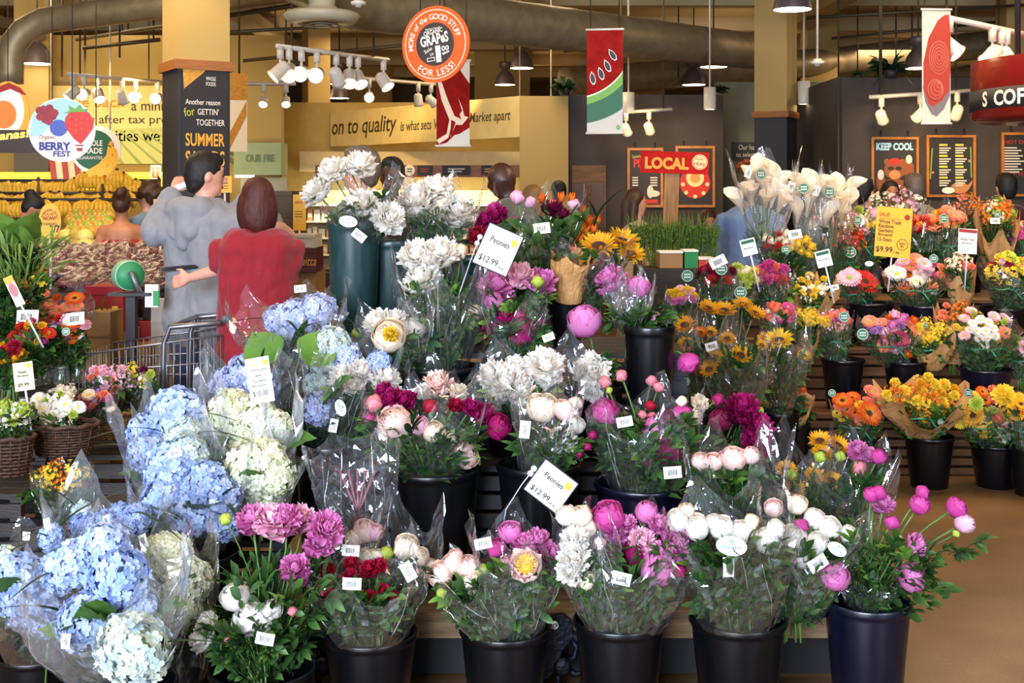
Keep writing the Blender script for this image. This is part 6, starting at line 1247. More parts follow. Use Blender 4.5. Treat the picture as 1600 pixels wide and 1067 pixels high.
# ---------------------------------------------------------------- left: small bouquets, jars, baskets
GL = 'small bouquets of the left hand display'
step(-3.3, -2.02, 5.0, 5.55, 0, .42, dark_wood, 'dark slatted lower bench of the left hand display', group='dark slatted benches on the left', n=5, gap=.02)
step(-3.5, -2.15, 5.6, 6.2, 0, .72, dark_wood, 'dark slatted upper bench of the left hand display', group='dark slatted benches on the left', n=8, gap=.02)
step(-2.12, -1.5, 5.56, 5.97, 0, .46, dark_wood, 'dark slatted bench at the end of the left hand display', group='dark slatted benches on the left', n=5, gap=.02)
wick = mat('dark_wicker', '4a2a18', .6, c2='331b0f', scale=40, bump=.5, bscale=90); wick2 = mat('pale_wicker', '9a7a44', .6, c2='7a5c30', scale=40, bump=.5, bscale=90)
def basket(u, v, Y, wpx, h, m, label):
    p = P(u, v, Y); R_ = wpx / F * Y / 2; o = thing('wicker_basket', label, 'basket', (p.x, p.y, p.z - h), 'wicker baskets of flowers'); n = 32; M = T(p.x, p.y, p.z - h) @ S(1, .7, 1)
    rows = 11; mb = MB()
    for j in range(rows):
        z = h * j / rows; rr = R_ * (.78 + .22 * j / rows)
        mb.tube([((rr + .0035 * (1 if (k + j) % 2 else -1)) * math.cos(k * 2 * PI / n), (rr + .0035 * (1 if (k + j) % 2 else -1)) * math.sin(k * 2 * PI / n), z + h / rows / 2) for k in range(n)], h / rows * .5, 4, closed=True)
    b_ = obj('woven_side', mb.mesh('woven_side', m), o, M, kind='stuff')
    mb = MB()
    for k in range(0, n, 2): a = k * 2 * PI / n; mb.tube([(R_ * .8 * math.cos(a), R_ * .8 * math.sin(a), 0), (R_ * 1.01 * math.cos(a), R_ * 1.01 * math.sin(a), h)], .004, 4)
    obj('stakes', mb.mesh('stakes', m), o, M, kind='stuff')
    mb = MB(); mb.tube([(R_ * 1.03 * math.cos(k * .196), R_ * 1.03 * math.sin(k * .196), h + .005 * math.sin(k * 2)) for k in range(32)], .011, 6, closed=True); obj('rim', mb.mesh('rim', m), o, M)
    mb = MB(); mb.lathe([(.001, .01), (R_ * .78, .01)], 24); obj('basket_base', mb.mesh('basket_base', m), o, M); return o
basket(100, 662, 5.2, 104, .13, wick, 'wide dark brown wicker basket of white flowers on the lower bench')
basket(12, 682, 5.0, 80, .16, wick, 'dark wicker basket at the left edge')
basket(172, 645, 5.72, 62, .12, wick2, 'pale wicker basket right of the wide dark one')
def ml(label, *a, **k):
    k.setdefault('ribbon', False); return mixed(label, *a, group=GL, **k)
ml('white daisies and cream roses in the wide dark basket', 85, 638, 88, 5.2, 678, [('ray', 'white', 24, 5), ('rose', 'cream', 20, 4), ('spray', 'white', 26, 5), ('mum', 'lime', 14, 3)], None, leaves=6)
ml('cream roses bouquet behind the basket\'s white daisies', 98, 618, 44, 5.4, 665, [('rose', 'cream', 22, 5), ('spray', 'white', 20, 3)], 'clear', leaves=6)
ml('pink roses and scarlet carnations beside the white daisies', 150, 625, 58, 5.5, 668, [('rose', 'hot', 17, 4), ('mum', 'coral', 15, 4), ('ray', 'cream', 20, 2), ('spray', 'lav', 14, 2)], 'clear', leaves=6)
ml('faded pink carnations in film behind the pale basket', 172, 592, 76, 5.8, 645, [('mum', 'pale', 17, 7), ('spray', 'pale', 20, 5), ('mum', 'coral', 13, 3)], 'clear', leaves=8)
ml('yellow lilies with dark red carnations at the end of the left bench', 213, 588, 58, 5.85, 640, [('spray', 'yellow', 20, 4), ('mum', 'lime', 16, 4), ('mum', 'wine', 17, 4)], 'clear', leaves=8)
ml('lime and white bouquet in the basket at the left edge', 16, 645, 60, 5.0, 692, [('mum', 'lime', 20, 5), ('spray', 'lime', 22, 3), ('spray', 'white', 24, 4), ('spray', 'cream', 18, 2)], None, leaves=6)
ml('orange and yellow kalanchoe peeping out behind the front hydrangeas', 95, 745, 80, 4.4, 800, [('spray', 'orange', 20, 6), ('spray', 'yellow', 24, 6)], 'clear', leaves=8)
ml('orange gerbera bouquets in a row on the upper bench', 80, 486, 120, 6.3, 545, [('ray', 'orange', 26, 8), ('ray', 'coral', 22, 4), ('mum', 'orange', 15, 4)], 'clear', leaves=10)
ml('mixed purple, white and orange bouquet on the upper bench', 105, 512, 70, 6.0, 575, [('mum', 'lav', 16, 5), ('ray', 'white', 18, 3), ('ray', 'orange', 18, 4), ('mum', 'scar', 14, 3), ('mum', 'pale', 16, 3)], None, leaves=26, labels=[('green', 103, 518, 13, 0), ('bar', 43, 495, 34, 0), ('bar', 118, 498, 30, 5)])
ml('scarlet and pink bouquet in glass jars on the upper bench', 50, 520, 70, 5.8, 580, [('ray', 'scar', 18, 5), ('rose', 'hot', 17, 4), ('mum', 'gold', 14, 3)], None, leaves=22)
ml('yellow roses and a dark red bloom low at the left edge', 15, 552, 50, 5.6, 600, [('rose', 'gold', 18, 5), ('mum', 'red', 24, 2), ('rose', 'orange', 14, 2)], None, leaves=16)
ml('yellow lilies in dark greenery at the left edge', 30, 430, 90, 6.0, 540, [('spray', 'gold', 24, 4), ('spray', 'yellow', 22, 4), ('rose', 'orange', 17, 4)], None, leaves=60, fol=1.1)
o = thing('leafy_plant', 'broad upright green leaves standing up at the left edge', 'plant', P(20, 410, 6.1), None)
for u, v, d, L_ in ((8, 400, (-.15, -.2, 1), .26), (18, 400, (.1, -.2, 1), .2), (22, 402, (.35, -.2, 1), .28), (0, 405, (-.4, -.2, 1), .2), (12, 410, (0, -.3, 1), .3)):
    obj('leaf', OVATE[0], o, T(*P(u, v, 6.05)) @ Vector(d).normalized().to_track_quat('Y', 'Z').to_matrix().to_4x4() @ S(L_ * 1.3, L_, L_), mat=MC['leaf_broad'])
obj('foliage', FOL[1], o, T(*P(30, 440, 6.0)) @ S(.14, .1, .16), kind='stuff', mat=dark_leaf)
obj('fern_frond', FOLN[0], o, T(*P(30, 450, 5.95)) @ S(.24, .12, .22), kind='stuff', mat=herb)
glass = film('jar_glass', haze=.03, lo=.06, hi=.8)
for i, (u, v, w_, Y) in enumerate(((96, 572, 24, 5.9), (70, 575, 20, 5.95), (122, 566, 22, 6.0), (10, 585, 20, 5.75), (38, 582, 20, 5.8), (56, 578, 18, 5.9))):
    p = P(u, v, Y); R_ = w_ / F * Y / 2; h = p.z - .725; lb = ('large jar under the purple and white bouquet', 'jar left of the large one', 'jar at the right end of the upper bench', 'jar under the yellow roses at the left edge', 'jar behind the small tilted card', 'jar between the card and the large jar')[i]
    o = thing('glass_jar', 'clear glass ' + lb, 'jar', (p.x, p.y, .725), 'glass jars with flower stems'); mb = MB(); mb.lathe([(.001, 0), (R_ * .95, 0), (R_, .02), (R_, h * .8), (R_ * .85, h * .88), (R_ * .88, h)], 20)
    obj('jar_body', mb.mesh('jar_body', glass), o, T(p.x, p.y, .725)); mb = MB(); mb.lathe([(R_ * .87, h * .86), (R_ * .93, h * .87), (R_ * .93, h * .99), (R_ * .87, h)], 20); obj('jar_collar', mb.mesh('jar_collar', metal_grey), o, T(p.x, p.y, .725))
    mb = MB()
    for q in range(6): mb.tube([(R_ * .5 * math.cos(q), R_ * .5 * math.sin(q), .01), (R_ * .4 * math.cos(q + 2), R_ * .4 * math.sin(q + 2), h)], .004, 4)
    obj('stems', mb.mesh('stems', stem_green), o, T(p.x, p.y, .725))
r, M, px = card(37, 588, 5.05, 30, 44, 7, 'cream price card tilted above the white daisies', mat('cream_card', 'e6d9b0', .6), [('Petite', -7, -5, 12, 4, black_ink), ('Bouquet', -9, 1, 17, 4, black_ink), ('$9.99', -10, 16, 17, 6, black_ink)], 6, 'cards of the left hand display')
art(r, M, px, [(ink_lime, C(9, -16, 3.5, None, 12))])
r, M, px = card(22, 455, 5.7, 14, 50, 26, 'slim leaflet stuck among the dark leaves at the left edge', white_card, [], 6, 'cards of the left hand display')
art(r, M, px, [(F2('leaflet_pink', 'b06a70'), C(0, -2, 6, 12)), (gold_p, [(-7, -25), (7, -25), (7, -14), (-7, -14)])])
# ---------------------------------------------------------------- produce department
red_box = mat('red_box', 'a8101c', .6, c2='8f0c16'); cardb = mat('cardboard', 'a37c50', .75, c2='94703f')
def crate(u0, u1, v0, v1, Y, m, label, d=.35, cat='box', group='boxes under the cherry display'):
    a, b_ = P(u0, v0, Y), P(u1, v1, Y); c = ((a.x + b_.x) / 2, Y + d / 2, (a.z + b_.z) / 2); w_, h = b_.x - a.x, a.z - b_.z
    o = thing('carton', label, cat, (c[0], c[1], b_.z), group); mb = MB(); mb.box(c, (w_, d, h)); obj('carton_body', mb.mesh('carton_body', m), o)
    mb = MB(); mb.box((c[0], Y - .004, a.z - h * .12), (w_ * .98, .008, .012)); mb.box((c[0], c[1], a.z + .004), (w_ * 1.01, d * 1.01, .008)); obj('carton_flap', mb.mesh('carton_flap', m), o); return o
crate(130, 195, 521, 757, 6.95, cardb, 'cardboard box under the crimson box with corn leaves', .28)
crate(133, 192, 450, 520.5, 6.95, red_box, 'crimson box with corn leaves in front of the cherry display', .28)
crate(136, 172, 490, 771, 6.68, cardb, 'tall cardboard box behind the left hand bouquets', .22)
crate(196, 234, 542, 751, 7.0, cardb, 'plain cardboard box beneath the shopping cart', .2)
crate(176, 300, 505, 736, 7.26, red_box, 'long crimson box front on the floor behind the cart', .07)
crate(236, 262, 470, 742, 7.12, mat('white_box', 'd8d2c4', .7), 'white and red box behind the shopping cart', .1)
yl = MB(); yl.box(P(180, 520, 6.88), (.03, .02, .3)); obj('corn_cob', yl.mesh('corn_cob', F2('corn', 'd8b83c')), None, None, 'yellow corn stalk leaning on the crimson box', 'corn')
for k in range(4):
    obj('corn_leaf', BLADE[k % 3], COL.objects['corn_cob'], T(*P(150 + k * 4, 500, 6.85)) @ Vector((.1 * (k - 1.5), -.1, 1)).to_track_quat('Y', 'Z').to_matrix().to_4x4() @ S(.18, .18, .18), mat=lime_leaf)
# cherry bags
tb_x0, tb_x1 = px2x(50, 7.6), px2x(292, 7.6)
step(tb_x0, tb_x1, 7.36, 8.62, 0, 1.06, dark_wood, 'dark wooden table of packed cherries behind the ribbon stand', n=8)
bag_f = petalmat('cherry_skin', '3a0c14', '7a3038', '5a1a24', .22, .7, 0)
def bag_mesh(seed):
    rnd = random.Random(seed); mb = MB()
    for k in range(34):
        a = rnd.uniform(0, 6.28); r = math.sqrt(rnd.random()); z = (1 - r * r) * .45 * rnd.random() ** .4
        mb.ball((r * math.cos(a) * .9, r * math.sin(a) * .75, z + .12), .17, 7, 5, None, rnd.random(), rnd.random())
    return mb.mesh('cherries', bag_f)
BAGS = [bag_mesh(i) for i in range(4)]
def bagfilm(seed):
    rnd = random.Random(seed); mb = MB(); mb.sm = False
    mb.grid(lambda u, t: ((1.08 * math.cos(u * 6.283) * math.cos(t * 1.5) + rnd.uniform(-.06, .06)), .92 * math.sin(u * 6.283) * math.cos(t * 1.5) + rnd.uniform(-.06, .06), .02 + .62 * math.sin(t * 1.5) + rnd.uniform(-.08, .08)), 16, 6, wrap=True)
    return mb.mesh('bag_film', film('bag_film', haze=.02, lo=.03, hi=.4, rough=.2, hcol='e8dcd4'))
BGF = [bagfilm(i) for i in range(3)]
rb = random.Random(12); kk = 0
for row in range(6):
    for i in range(11):
        u = 66 + i * 24 + (row % 2) * 12 - row * 0 + rb.uniform(-4, 4); Y = 7.46 + row * .2
        vv = 438 - row * 12.5 + (max(0, 5 - i) * 5 if True else 0) + rb.uniform(-2, 2)
        if px2x(u, Y) > tb_x1 - .05 or u < 110 - row * 12: continue
        z = 1.075 + row * .033; x = px2x(u, Y)
        o = thing('cherry_bag', 'clear bag of dark cherries heaped on the produce table', 'bag', (x, Y, z), 'bags of cherries heaped on the table'); s_ = rb.uniform(.09, .115)
        M = T(x, Y, z) @ RZ(rb.uniform(0, 180)) @ RX(rb.uniform(-10, 25)) @ S(s_ * 1.1, s_, s_ * 1.35)
        obj('cherries', BAGS[kk % 4], o, M, kind='stuff'); obj('bag_film', BGF[kk % 3], o, M); kk += 1
bank = MB(); bank.slab([(7.4, 1.06), (8.6, 1.06), (8.6, 1.26)], tb_x0, tb_x1, Matrix(((0, 0, 1, 0), (1, 0, 0, 0), (0, 1, 0, 0), (0, 0, 0, 1)))); obj('sloped_tray', bank.mesh('sloped_tray', dark_wood), None, None, 'sloping tray beneath the heaped cherry bags', 'tray')
# ribbon dispenser on a black post
Y = 6.5; o = thing('ribbon_dispenser', 'pale green ribbon roll on a black post by the shopping cart', 'dispenser', (px2x(208, Y), Y, 0)); px = Y / F; c = P(200, 430, Y)
satin = mat('satin_green', '9cc8a4', .35, c2='88b892'); rollg = mat('roll_green', '2f8a56', .5)
Mx = T(*c) @ RZ(-28) @ RX(90)
mb = MB(); mb.lathe([(7 * px, -12 * px), (23 * px, -12 * px), (23.5 * px, -10 * px), (23.5 * px, 10 * px), (23 * px, 12 * px), (7 * px, 12 * px), (7 * px, -12 * px)], 36); obj('ribbon_roll', mb.mesh('ribbon_roll', satin), o, Mx @ RY(0) @ T(0, 0, 0) @ Matrix.Rotation(math.radians(62), 4, 'Y'))
mb = MB(); mb.lathe([(.001, 12.5 * px), (22 * px, 12.5 * px), (22 * px, 13.5 * px), (.001, 13.5 * px)], 36); obj('roll_core', mb.mesh('roll_core', rollg), o, Mx @ Matrix.Rotation(math.radians(62), 4, 'Y'))
mb = MB(); mb.tube([P(204, 425, Y - .08), P(216, 452, Y - .05), P(222, 462, Y - .02)], .014, 6); obj('arm', mb.mesh('arm', metal_grey), o)
mb = MB(); mb.box((px2x(203, Y), Y + .03, .56), (.05, .05, 1.12)); mb.box((px2x(203, Y), Y + .03, .01), (.3, .3, .02)); obj('post', mb.mesh('post', charcoal), o)
mb = MB(); mb.box(P(206, 459, Y), (.22, .12, .015)); obj('shelf', mb.mesh('shelf', charcoal), o)
mb = MB(); mb.box(P(238, 462, Y), (.07, .03, .12)); obj('tag_pack', mb.mesh('tag_pack', white_card), o); mb = MB(); mb.box(P(244, 466, Y - .02), (.03, .01, .08)); obj('tag_print', mb.mesh('tag_print', F2('card_green', '1f8a4a')), o)
# shopping cart
wire = mat('cart_steel', '8c8a92', .35, .8)
Y0, Y1 = 6.0, 6.75; o = thing('shopping_cart', 'grey wire shopping cart pushed by the woman in red', 'cart', (px2x(270, 6.3), 6.35, 0))
def V(u, v, Y): return P(u, v, Y)
xa, xb = px2x(266, 6.0), px2x(345, 6.0); xf = px2x(196, 6.4)
fr = MB()
for y in (6.0, 6.5): fr.tube([(xb + .0, y, 1.02), (xa, y, 1.0), (xa - .03, y, .92), (xa - .04, y, .5), (xa - .12, y, .12)], .014, 8); fr.tube([(xa - .04, y, .62), (xa + .06, y, .3), (xa + .1, y, .14)], .012, 8); fr.tube([(xb + .1, y, .16), (xa - .5, y, .16)], .014, 8)
fr.tube([(xa, 6.0, 1.0), (xa, 6.5, 1.0)], .014, 8); fr.tube([(xb + .1, 6.0, .16), (xb + .1, 6.5, .16)], .014, 8); fr.tube([(xa - .5, 6.05, .16), (xa - .5, 6.45, .16)], .014, 8); obj('frame', fr.mesh('frame', wire), o)
hb_ = MB(); hb_.tube([(xb + .02, 5.98, 1.04), (xb + .02, 6.52, 1.04)], .018, 8); obj('handle', hb_.mesh('handle', mat('cart_handle', '5a6068', .4)), o)
bs = MB(); zt, zb = .96, .56
for y in (6.0, 6.5):
    for k in range(22): x = xb - (xb - xa + .45) * k / 21; bs.tube([(x, y, zt - .1 * k / 21), (x, y, zb + .04 * k / 21)], .0035, 4)
    for t in (0, .33, .66, 1): bs.tube([(xb, y, zt + (zb - zt) * t), (xa - .45, y, (zt - .1) + (zb + .04 - zt + .1) * t)], .005, 4)
for k in range(12): y = 6.0 + .5 * k / 11; bs.tube([(xb, y, zt), (xb, y, zb), (xa - .45, y, zb + .04), (xa - .45, y, zt - .1)], .0035, 4)
for k in range(10): x = xb - (xb - xa + .45) * k / 9; bs.tube([(x, 6.0, zb + .04 * k / 9), (x, 6.5, zb + .04 * k / 9)], .0035, 4)
obj('basket', bs.mesh('basket', wire), o)
tr_ = MB(); tr_.box(((xb + xa) / 2 - .2, 6.25, .60), (.78, .46, .01)); obj('tray', tr_.mesh('tray', mat('cart_tray', '7a7674', .5)), o)
for x in (xa - .45, xb + .05):
    for y in (6.05, 6.45): mb = MB(); mb.lathe([(.001, -.015), (.055, -.015), (.06, 0), (.055, .015), (.001, .015)], 18); obj('wheel', mb.mesh('wheel', charcoal), o, T(x, y, .06) @ RX(90))
# rack of banana hands
hangr = thing('banana_rack', 'dark rack of hooks with bananas under the yellow soffit', 'rack', (px2x(110, 13), 13.2, 0)); mb = MB()
for r_, v in enumerate((282, 302, 312)): a, b_ = P(-60, v, 12.9 - r_ * .15), P(250, v, 12.9 - r_ * .15); mb.tube([a, b_], .018, 5)
for u in (-40, 60, 160, 248): mb.tube([P(u, 282, 12.9), P(u, 312, 12.6)], .015, 5); mb.tube([P(u, 282, 12.9), P(u, 278, 13.2)], .02, 5)
for u in (-40, 60, 160, 248): a = P(u, 280, 13.2); mb.tube([(a.x, a.y, 0), a], .025, 6)
obj('hook_rail', mb.mesh('hook_rail', charcoal), hangr)
bshelf = MB(); bshelf.box((px2x(100, 13.5), 13.75, .6), (2.6, .7, 1.2)); obj('rack_base', bshelf.mesh('rack_base', tan_wood), hangr)
banm = mat('banana_skin', 'e6bc3c', .5, c2='cc9c26', scale=8)
def hand_mesh(seed):
    rnd = random.Random(seed); mb = MB()
    for k in range(5):
        a = -1 + k / 2; a *= 1.2; L_ = 1
        mb.tube([(.1 * a, 0, 0), (.32 * a, -.16, -.3), (.38 * a, -.24, -.65), (.3 * a, -.16, -1.0), (.26 * a, -.1, -1.08)], [.06, .12, .13, .09, .03], 7)
    mb.cm = 1; mb.tube([(0, 0, .12), (0, 0, -.04)], .09, 6); return mb.mesh('banana_hand', banm, disc_brown)
BH = [hand_mesh(i) for i in range(2)]; rb = random.Random(3); k = 0
for row, v in enumerate((292, 312, 322)):
    for i in range(15):
        u = -6 + i * 15.5 + rb.uniform(-4, 4) + row * 5
        if row == 2 and i % 2: continue
        if i == 14 and row: continue
        vv = v - (14 if (i in (9, 10, 12, 13) and row == 0) else 0) + rb.uniform(-3, 3); q = P(u, vv - 10, 12.9 - row * .15)
        obj('banana_hand', BH[k % 2], None, T(*q) @ RZ(rb.uniform(-25, 25)) @ S(.2, .2, .16), 'yellow bunch of bananas hanging on the produce rack', 'bananas', 'banana bunches on the produce rack'); k += 1
# melons and mangoes
mstep = step(px2x(0, 11.3), px2x(262, 11.3), 11.0, 12.4, 0, 1.02, tan_wood, 'brown produce table of melons and mangoes', n=5)
ms = MB(); ms.slab([(11.05, 1.02), (12.35, 1.02), (12.35, 1.32)], px2x(5, 11.3), px2x(255, 11.3), Matrix(((0, 0, 1, 0), (1, 0, 0, 0), (0, 1, 0, 0), (0, 0, 0, 1)))); obj('sloped_tray', ms.mesh('sloped_tray', tan_wood), None, None, 'sloping tray under the melons and mangoes', 'tray')
def fruit(name, m, R_, label, group, u, Y, z, sq=.92):
    key = 'fruit_' + name + m.name
    if key not in bpy.data.meshes: mb = MB(); mb.ball((0, 0, 0), 1, 14, 10); mb.cm = 1; mb.tube([(0, 0, .97), (0.02, 0, 1.06)], .06, 5); me = mb.mesh(key, m, disc_brown)
    obj(name, bpy.data.meshes[key], None, T(px2x(u, Y), Y, z) @ RX(rb.uniform(-30, 30)) @ RY(rb.uniform(-40, 40)) @ S(R_, R_, R_ * sq), label, name, group)
can = mat('melon_skin', 'c0a860', .7, c2='a8904a', scale=20, bump=.5, bscale=60); hon = mat('honeydew_skin', 'd0cc80', .5, c2='b8b464'); man = mat('mango_skin', 'a8b040', .4, c2='b85a2c', scale=4); gr_ = mat('green_fruit_skin', '8cae3a', .4, c2='6a8c2c', scale=5)
for i in range(12): fruit('melon', can if i % 3 else hon, .085 + .012 * (i % 2), 'pale round melon in the front row of the produce table', 'melons in the front row of the produce table', 90 + i * 14.5, 11.25 + .04 * (i % 3), 1.16, .95)
for i in range(8): fruit('melon', hon if i % 2 else can, .085, 'pale round melon heaped behind the front row', 'melons on the produce table', 88 + i * 15 + (60 if i > 3 else 0), 11.52, 1.25, .95)
for row in range(4):
    for i in range(9): fruit('mango', (man, gr_, man)[(i + row) % 3], .056, 'red and green mango heaped on the produce table', 'mangoes on the produce table', 108 + i * 7.6 + (row % 2) * 4, 11.78 + row * .13, 1.29 + row * .05, 1.25)
for row in range(2):
    for i in range(5): fruit('pineapple_half', gr_ if row else hon, .07, 'yellow green fruit in front of the woman at the produce table', 'yellow green fruit beside the leaning woman', 40 + i * 9, 11.3 + row * .2, 1.13 + row * .08, 1.1)
# awning, soffit and lit recess above the produce
sf = mat('soffit_yellow', 'd8b428', .6, c2='d0ac22')
struct('trim_91', bx((px2x(150, 15.5), 15.6, CH + 22 / F * 15.5), (px2x(232, 15.5) - px2x(-120, 15.5), .5, .22)), sf)
light('soffit_light', 'AREA', (px2x(60, 14.8), 15.0, 2.05), 60, 'ffe08a', (px2x(60, 15.5), 16.5, 1.6), 3.2, .2)
Y = 13.6; px = Y / F; aw = thing('awning', 'red and white striped awning under the berry sign', 'awning', P(125, 268, Y)); sr, sw_ = F2('awning_red', 'a01824'), F2('awning_white', 'e2d4b8')
for k in range(10):
    x0, x1 = 76 + k * 9.6, 85.6 + k * 9.6; mb = MB(); mb.sm = False
    a, b_, c, d = P(x0 - 0, 248, Y + .5), P(x1, 248, Y + .5), P(x1 + 4, 284, Y), P(x0 + 4, 284, Y); mb.add([a, b_, c, d, a + Vector((0, 0, .02)), b_ + Vector((0, 0, .02)), c + Vector((0, 0, .02)), d + Vector((0, 0, .02))], [(0, 3, 2, 1), (4, 5, 6, 7), (0, 1, 5, 4), (2, 3, 7, 6), (1, 2, 6, 5), (3, 0, 4, 7)])
    obj('stripe', mb.mesh('stripe', sr if k % 2 == 0 else sw_), aw)
mb = MB(); mb.tube([P(76, 248, Y + .5), P(172, 248, Y + .5)], .02, 6); mb.tube([P(80, 284, Y), P(176, 284, Y)], .015, 6)
for u in (80, 172): a = P(u, 248, Y + .5); mb.tube([a, (a.x, a.y, 4.98)], .01, 5)
obj('awning_frame', mb.mesh('awning_frame', white_metal), aw)
M = frame(243, 269, 15.33); r = board('exit_sign', 'small white sign with a red arrow above the curly haired shopper', 'sign', M, rect(.12, .17), ivory_p, .02); art(r, M, 15 / F, [(red_p, [(-6, -9), (6, -9), (6, 9), (-6, 9)]), (ivory_p, [(-1, 6), (-1, -2), (-4, -2), (0, -7), (4, -2), (1, -2), (1, 6)])])
# yellow offer cards near the hooded man
for u, v, w_, h2, Y, lb in ((250, 325, 20, 28, 8.3, 'yellow sale card left of the hooded man\'s shoulder'), (351, 288, 22, 26, 8.4, 'orange round topped card behind the red haired woman'), (468, 332, 20, 56, 8.0, 'tall yellow sale card behind the topmost peonies')):
    px = Y / F; M = frame(u, v, Y, 4); r = board('price_card', lb, 'price card', M, rect(w_ * px, h2 * px), yellow_card, .006, 'yellow cards in the produce area'); W(r, M, px, 'SALE!', ink_red, -w_ * .35, -h2 * .25, w_ * .6, 4, bold=.02); art(r, M, px, [(black_ink, [(-w_ * .35, y), (w_ * .25, y), (w_ * .25, y + 1), (-w_ * .35, y + 1)]) for y in (-2, 2, 6)])
    mb = MB(); mb.tube([M @ Vector((0, -h2 / 2 * px, -.01)), (M.translation.x, M.translation.y + .02, .9)], .008, 5); obj('card_post', mb.mesh('card_post', white_metal), r)
# stacked produce cartons behind the woman
for i in range(5):
    v0 = 300 + i * 34; crate(424, 456, v0, v0 + (33.5 if i < 4 else 254), 8.1, mat('carton_brown', '5a4a34', .7), 'brown produce carton, %s of the stack right of the red haired woman' % ('topmost', 'second', 'third', 'fourth', 'lowest')[i], .4, 'box', 'produce cartons stacked behind the teal vases')
crate(456, 492, 368, 388, 7.9, mat('white_box', 'd8d2c4'), 'white printed carton left of the teal vases', .3, 'box', 'produce cartons stacked behind the teal vases')
crate(456, 494, 389, 425, 7.9, mat('maroon_box', '5a1418', .6), 'maroon carton with gold script left of the teal vases', .3, 'box', 'produce cartons stacked behind the teal vases')
M = frame(475, 408, 7.89); write([o for o in COL.objects if o.get('label', '').startswith('maroon carton')][0], M, 'Fruitta', gold_p, -.07, -.03, .15, .06, shear=.3)
crate(456, 494, 425.5, 697, 7.95, cardb, 'large carton under the maroon one', .4, 'box', 'produce cartons stacked behind the teal vases')
# deli counter under the long sign
cw = mat('deli_cream', 'd8c48a', .6); Yd = 18.6
struct('trim_92', bx((px2x(650, Yd), Yd + .3, CH + 52 / F * Yd), (px2x(812, Yd) - px2x(455, Yd), 1.0, .3)), cw)
wb = MB(); wb.box((px2x(660, 17.9), 18.2, CH + 38 / F * 17.9), (px2x(812, 17.9) - px2x(470, 17.9), .2, .18)); wbo = obj('wall_panel', wb.mesh('wall_panel', oak), None, None, 'orange wooden band above the lit deli shelves', None, None, 'structure')
for i, (u, w_, co, lb) in enumerate(((640, 14, 0, 'round white sign on the wooden band above the deli shelves'), (664, 24, 1, 'dark sign with red peppers above the deli shelves'), (713, 44, 1, 'dark lettered sign in the middle above the deli shelves'), (765, 26, 1, 'dark sign with a yellow fruit above the deli shelves'))):
    M = frame(u, 266, 18.07); px = 18.07 / F; r = board('shelf_sign', lb, 'sign', M, circ(0, 0, 8 * px, 9 * px, 24) if co == 0 else rect(w_ * px, 15 * px), ivory_p if co == 0 else charcoal, .02, 'signs above the deli shelves')
    art(r, M, px, [((green_p, red_p, ctext, gold_p)[i], [(-w_ * .3, -3), (w_ * .3, -3), (w_ * .3, -1), (-w_ * .3, -1)]), ((green_p, red_p, ctext, gold_p)[i], [(-w_ * .3, 1), (w_ * .2, 1), (w_ * .2, 3), (-w_ * .3, 3)])])
shelf = thing('deli_shelves', 'brightly lit deli shelves of white and yellow packets', 'shelf', (px2x(700, 18), 18, 0)); x0, x1 = px2x(470, 18.2), px2x(812, 17.8)
mb = MB(); mb.box(((x0 + x1) / 2, 18.85, .8), (x1 - x0, .05, 1.6 + .25)); obj('back_panel', mb.mesh('back_panel', cw), shelf)
mb = MB(); mb.box(((x0 + x1) / 2, 18.45, .25), (x1 - x0, .8, .5)); obj('case_base', mb.mesh('case_base', charcoal), shelf)
for z in (.75, 1.0, 1.25, 1.5): mb = MB(); mb.box(((x0 + x1) / 2, 18.55, z), (x1 - x0, .5, .025)); obj('shelf_board', mb.mesh('shelf_board', white_metal), shelf)
rb = random.Random(8); PK = []
for c in ('e8e0c0', 'e0c860', 'f0ecd8', 'c88a4a'):
    m_ = bx((0, 0, .5), (1, 1, 1)); m_.cm = 1; m_.box((0, -.505, .5), (.7, .01, .4)); PK.append(m_.mesh('packet', mat('packet_' + c, c, .5), white_card))
for z in (.7625, 1.0125, 1.2625):
    x = x0 + .06
    while x < x1 - .05:
        w_ = rb.uniform(.07, .12); obj('food_packet', PK[rb.randrange(4)], None, T(x + w_ / 2, 18.45, z) @ S(w_ * .9, .12, rb.uniform(.12, .18)), 'small food packet on the lit deli shelves', 'packet', 'food packets on the deli shelves'); x += w_ + .01
light('deli_case_light', 'AREA', ((x0 + x1) / 2, 18.1, 1.85), 90, 'fff0c8', ((x0 + x1) / 2, 18.7, 1.1), 3.0, .15)
struct('trim_93', bx((px2x(842, 14.2), 14.2, 0.0 + .8), (.02, .02, .02)), cw)
# lit case left of the deli, behind the hooded man
gc = thing('glass_case', 'pale green framed lit case right of the near column', 'display case', (px2x(400, 17), 17, 0)); a, b_ = px2x(364, 17), px2x(438, 17)
mb = MB(); mb.box(((a + b_) / 2, 17.3, CH + 57 / F * 17), (b_ - a, .5, .45)); obj('case_header', mb.mesh('case_header', mat('pale_green', '9ab08c', .6)), gc)
mb = MB(); mb.box(((a + b_) / 2, 17.3, .6), (b_ - a, .5, 1.2)); obj('case_body', mb.mesh('case_body', charcoal), gc)
mb = MB(); mb.box(((a + b_) / 2, 17.5, 1.55), (b_ - a, .05, .7)); obj('case_back', mb.mesh('case_back', mat('case_lining', 'b8b4a0', .6)), gc)
mb = MB(); mb.box((a + .12, 17.2, 1.95), (.25, .1, .1)); obj('case_lamp', mb.mesh('case_lamp', glow), gc)
M = T((a + b_) / 2, 17.04, CH + 52 / F * 17) @ RX(90); write(gc, M, 'OUR FRE', mat('sage_letter', '6a8062', .6), -.16, 0, .4, .11, bold=.02)
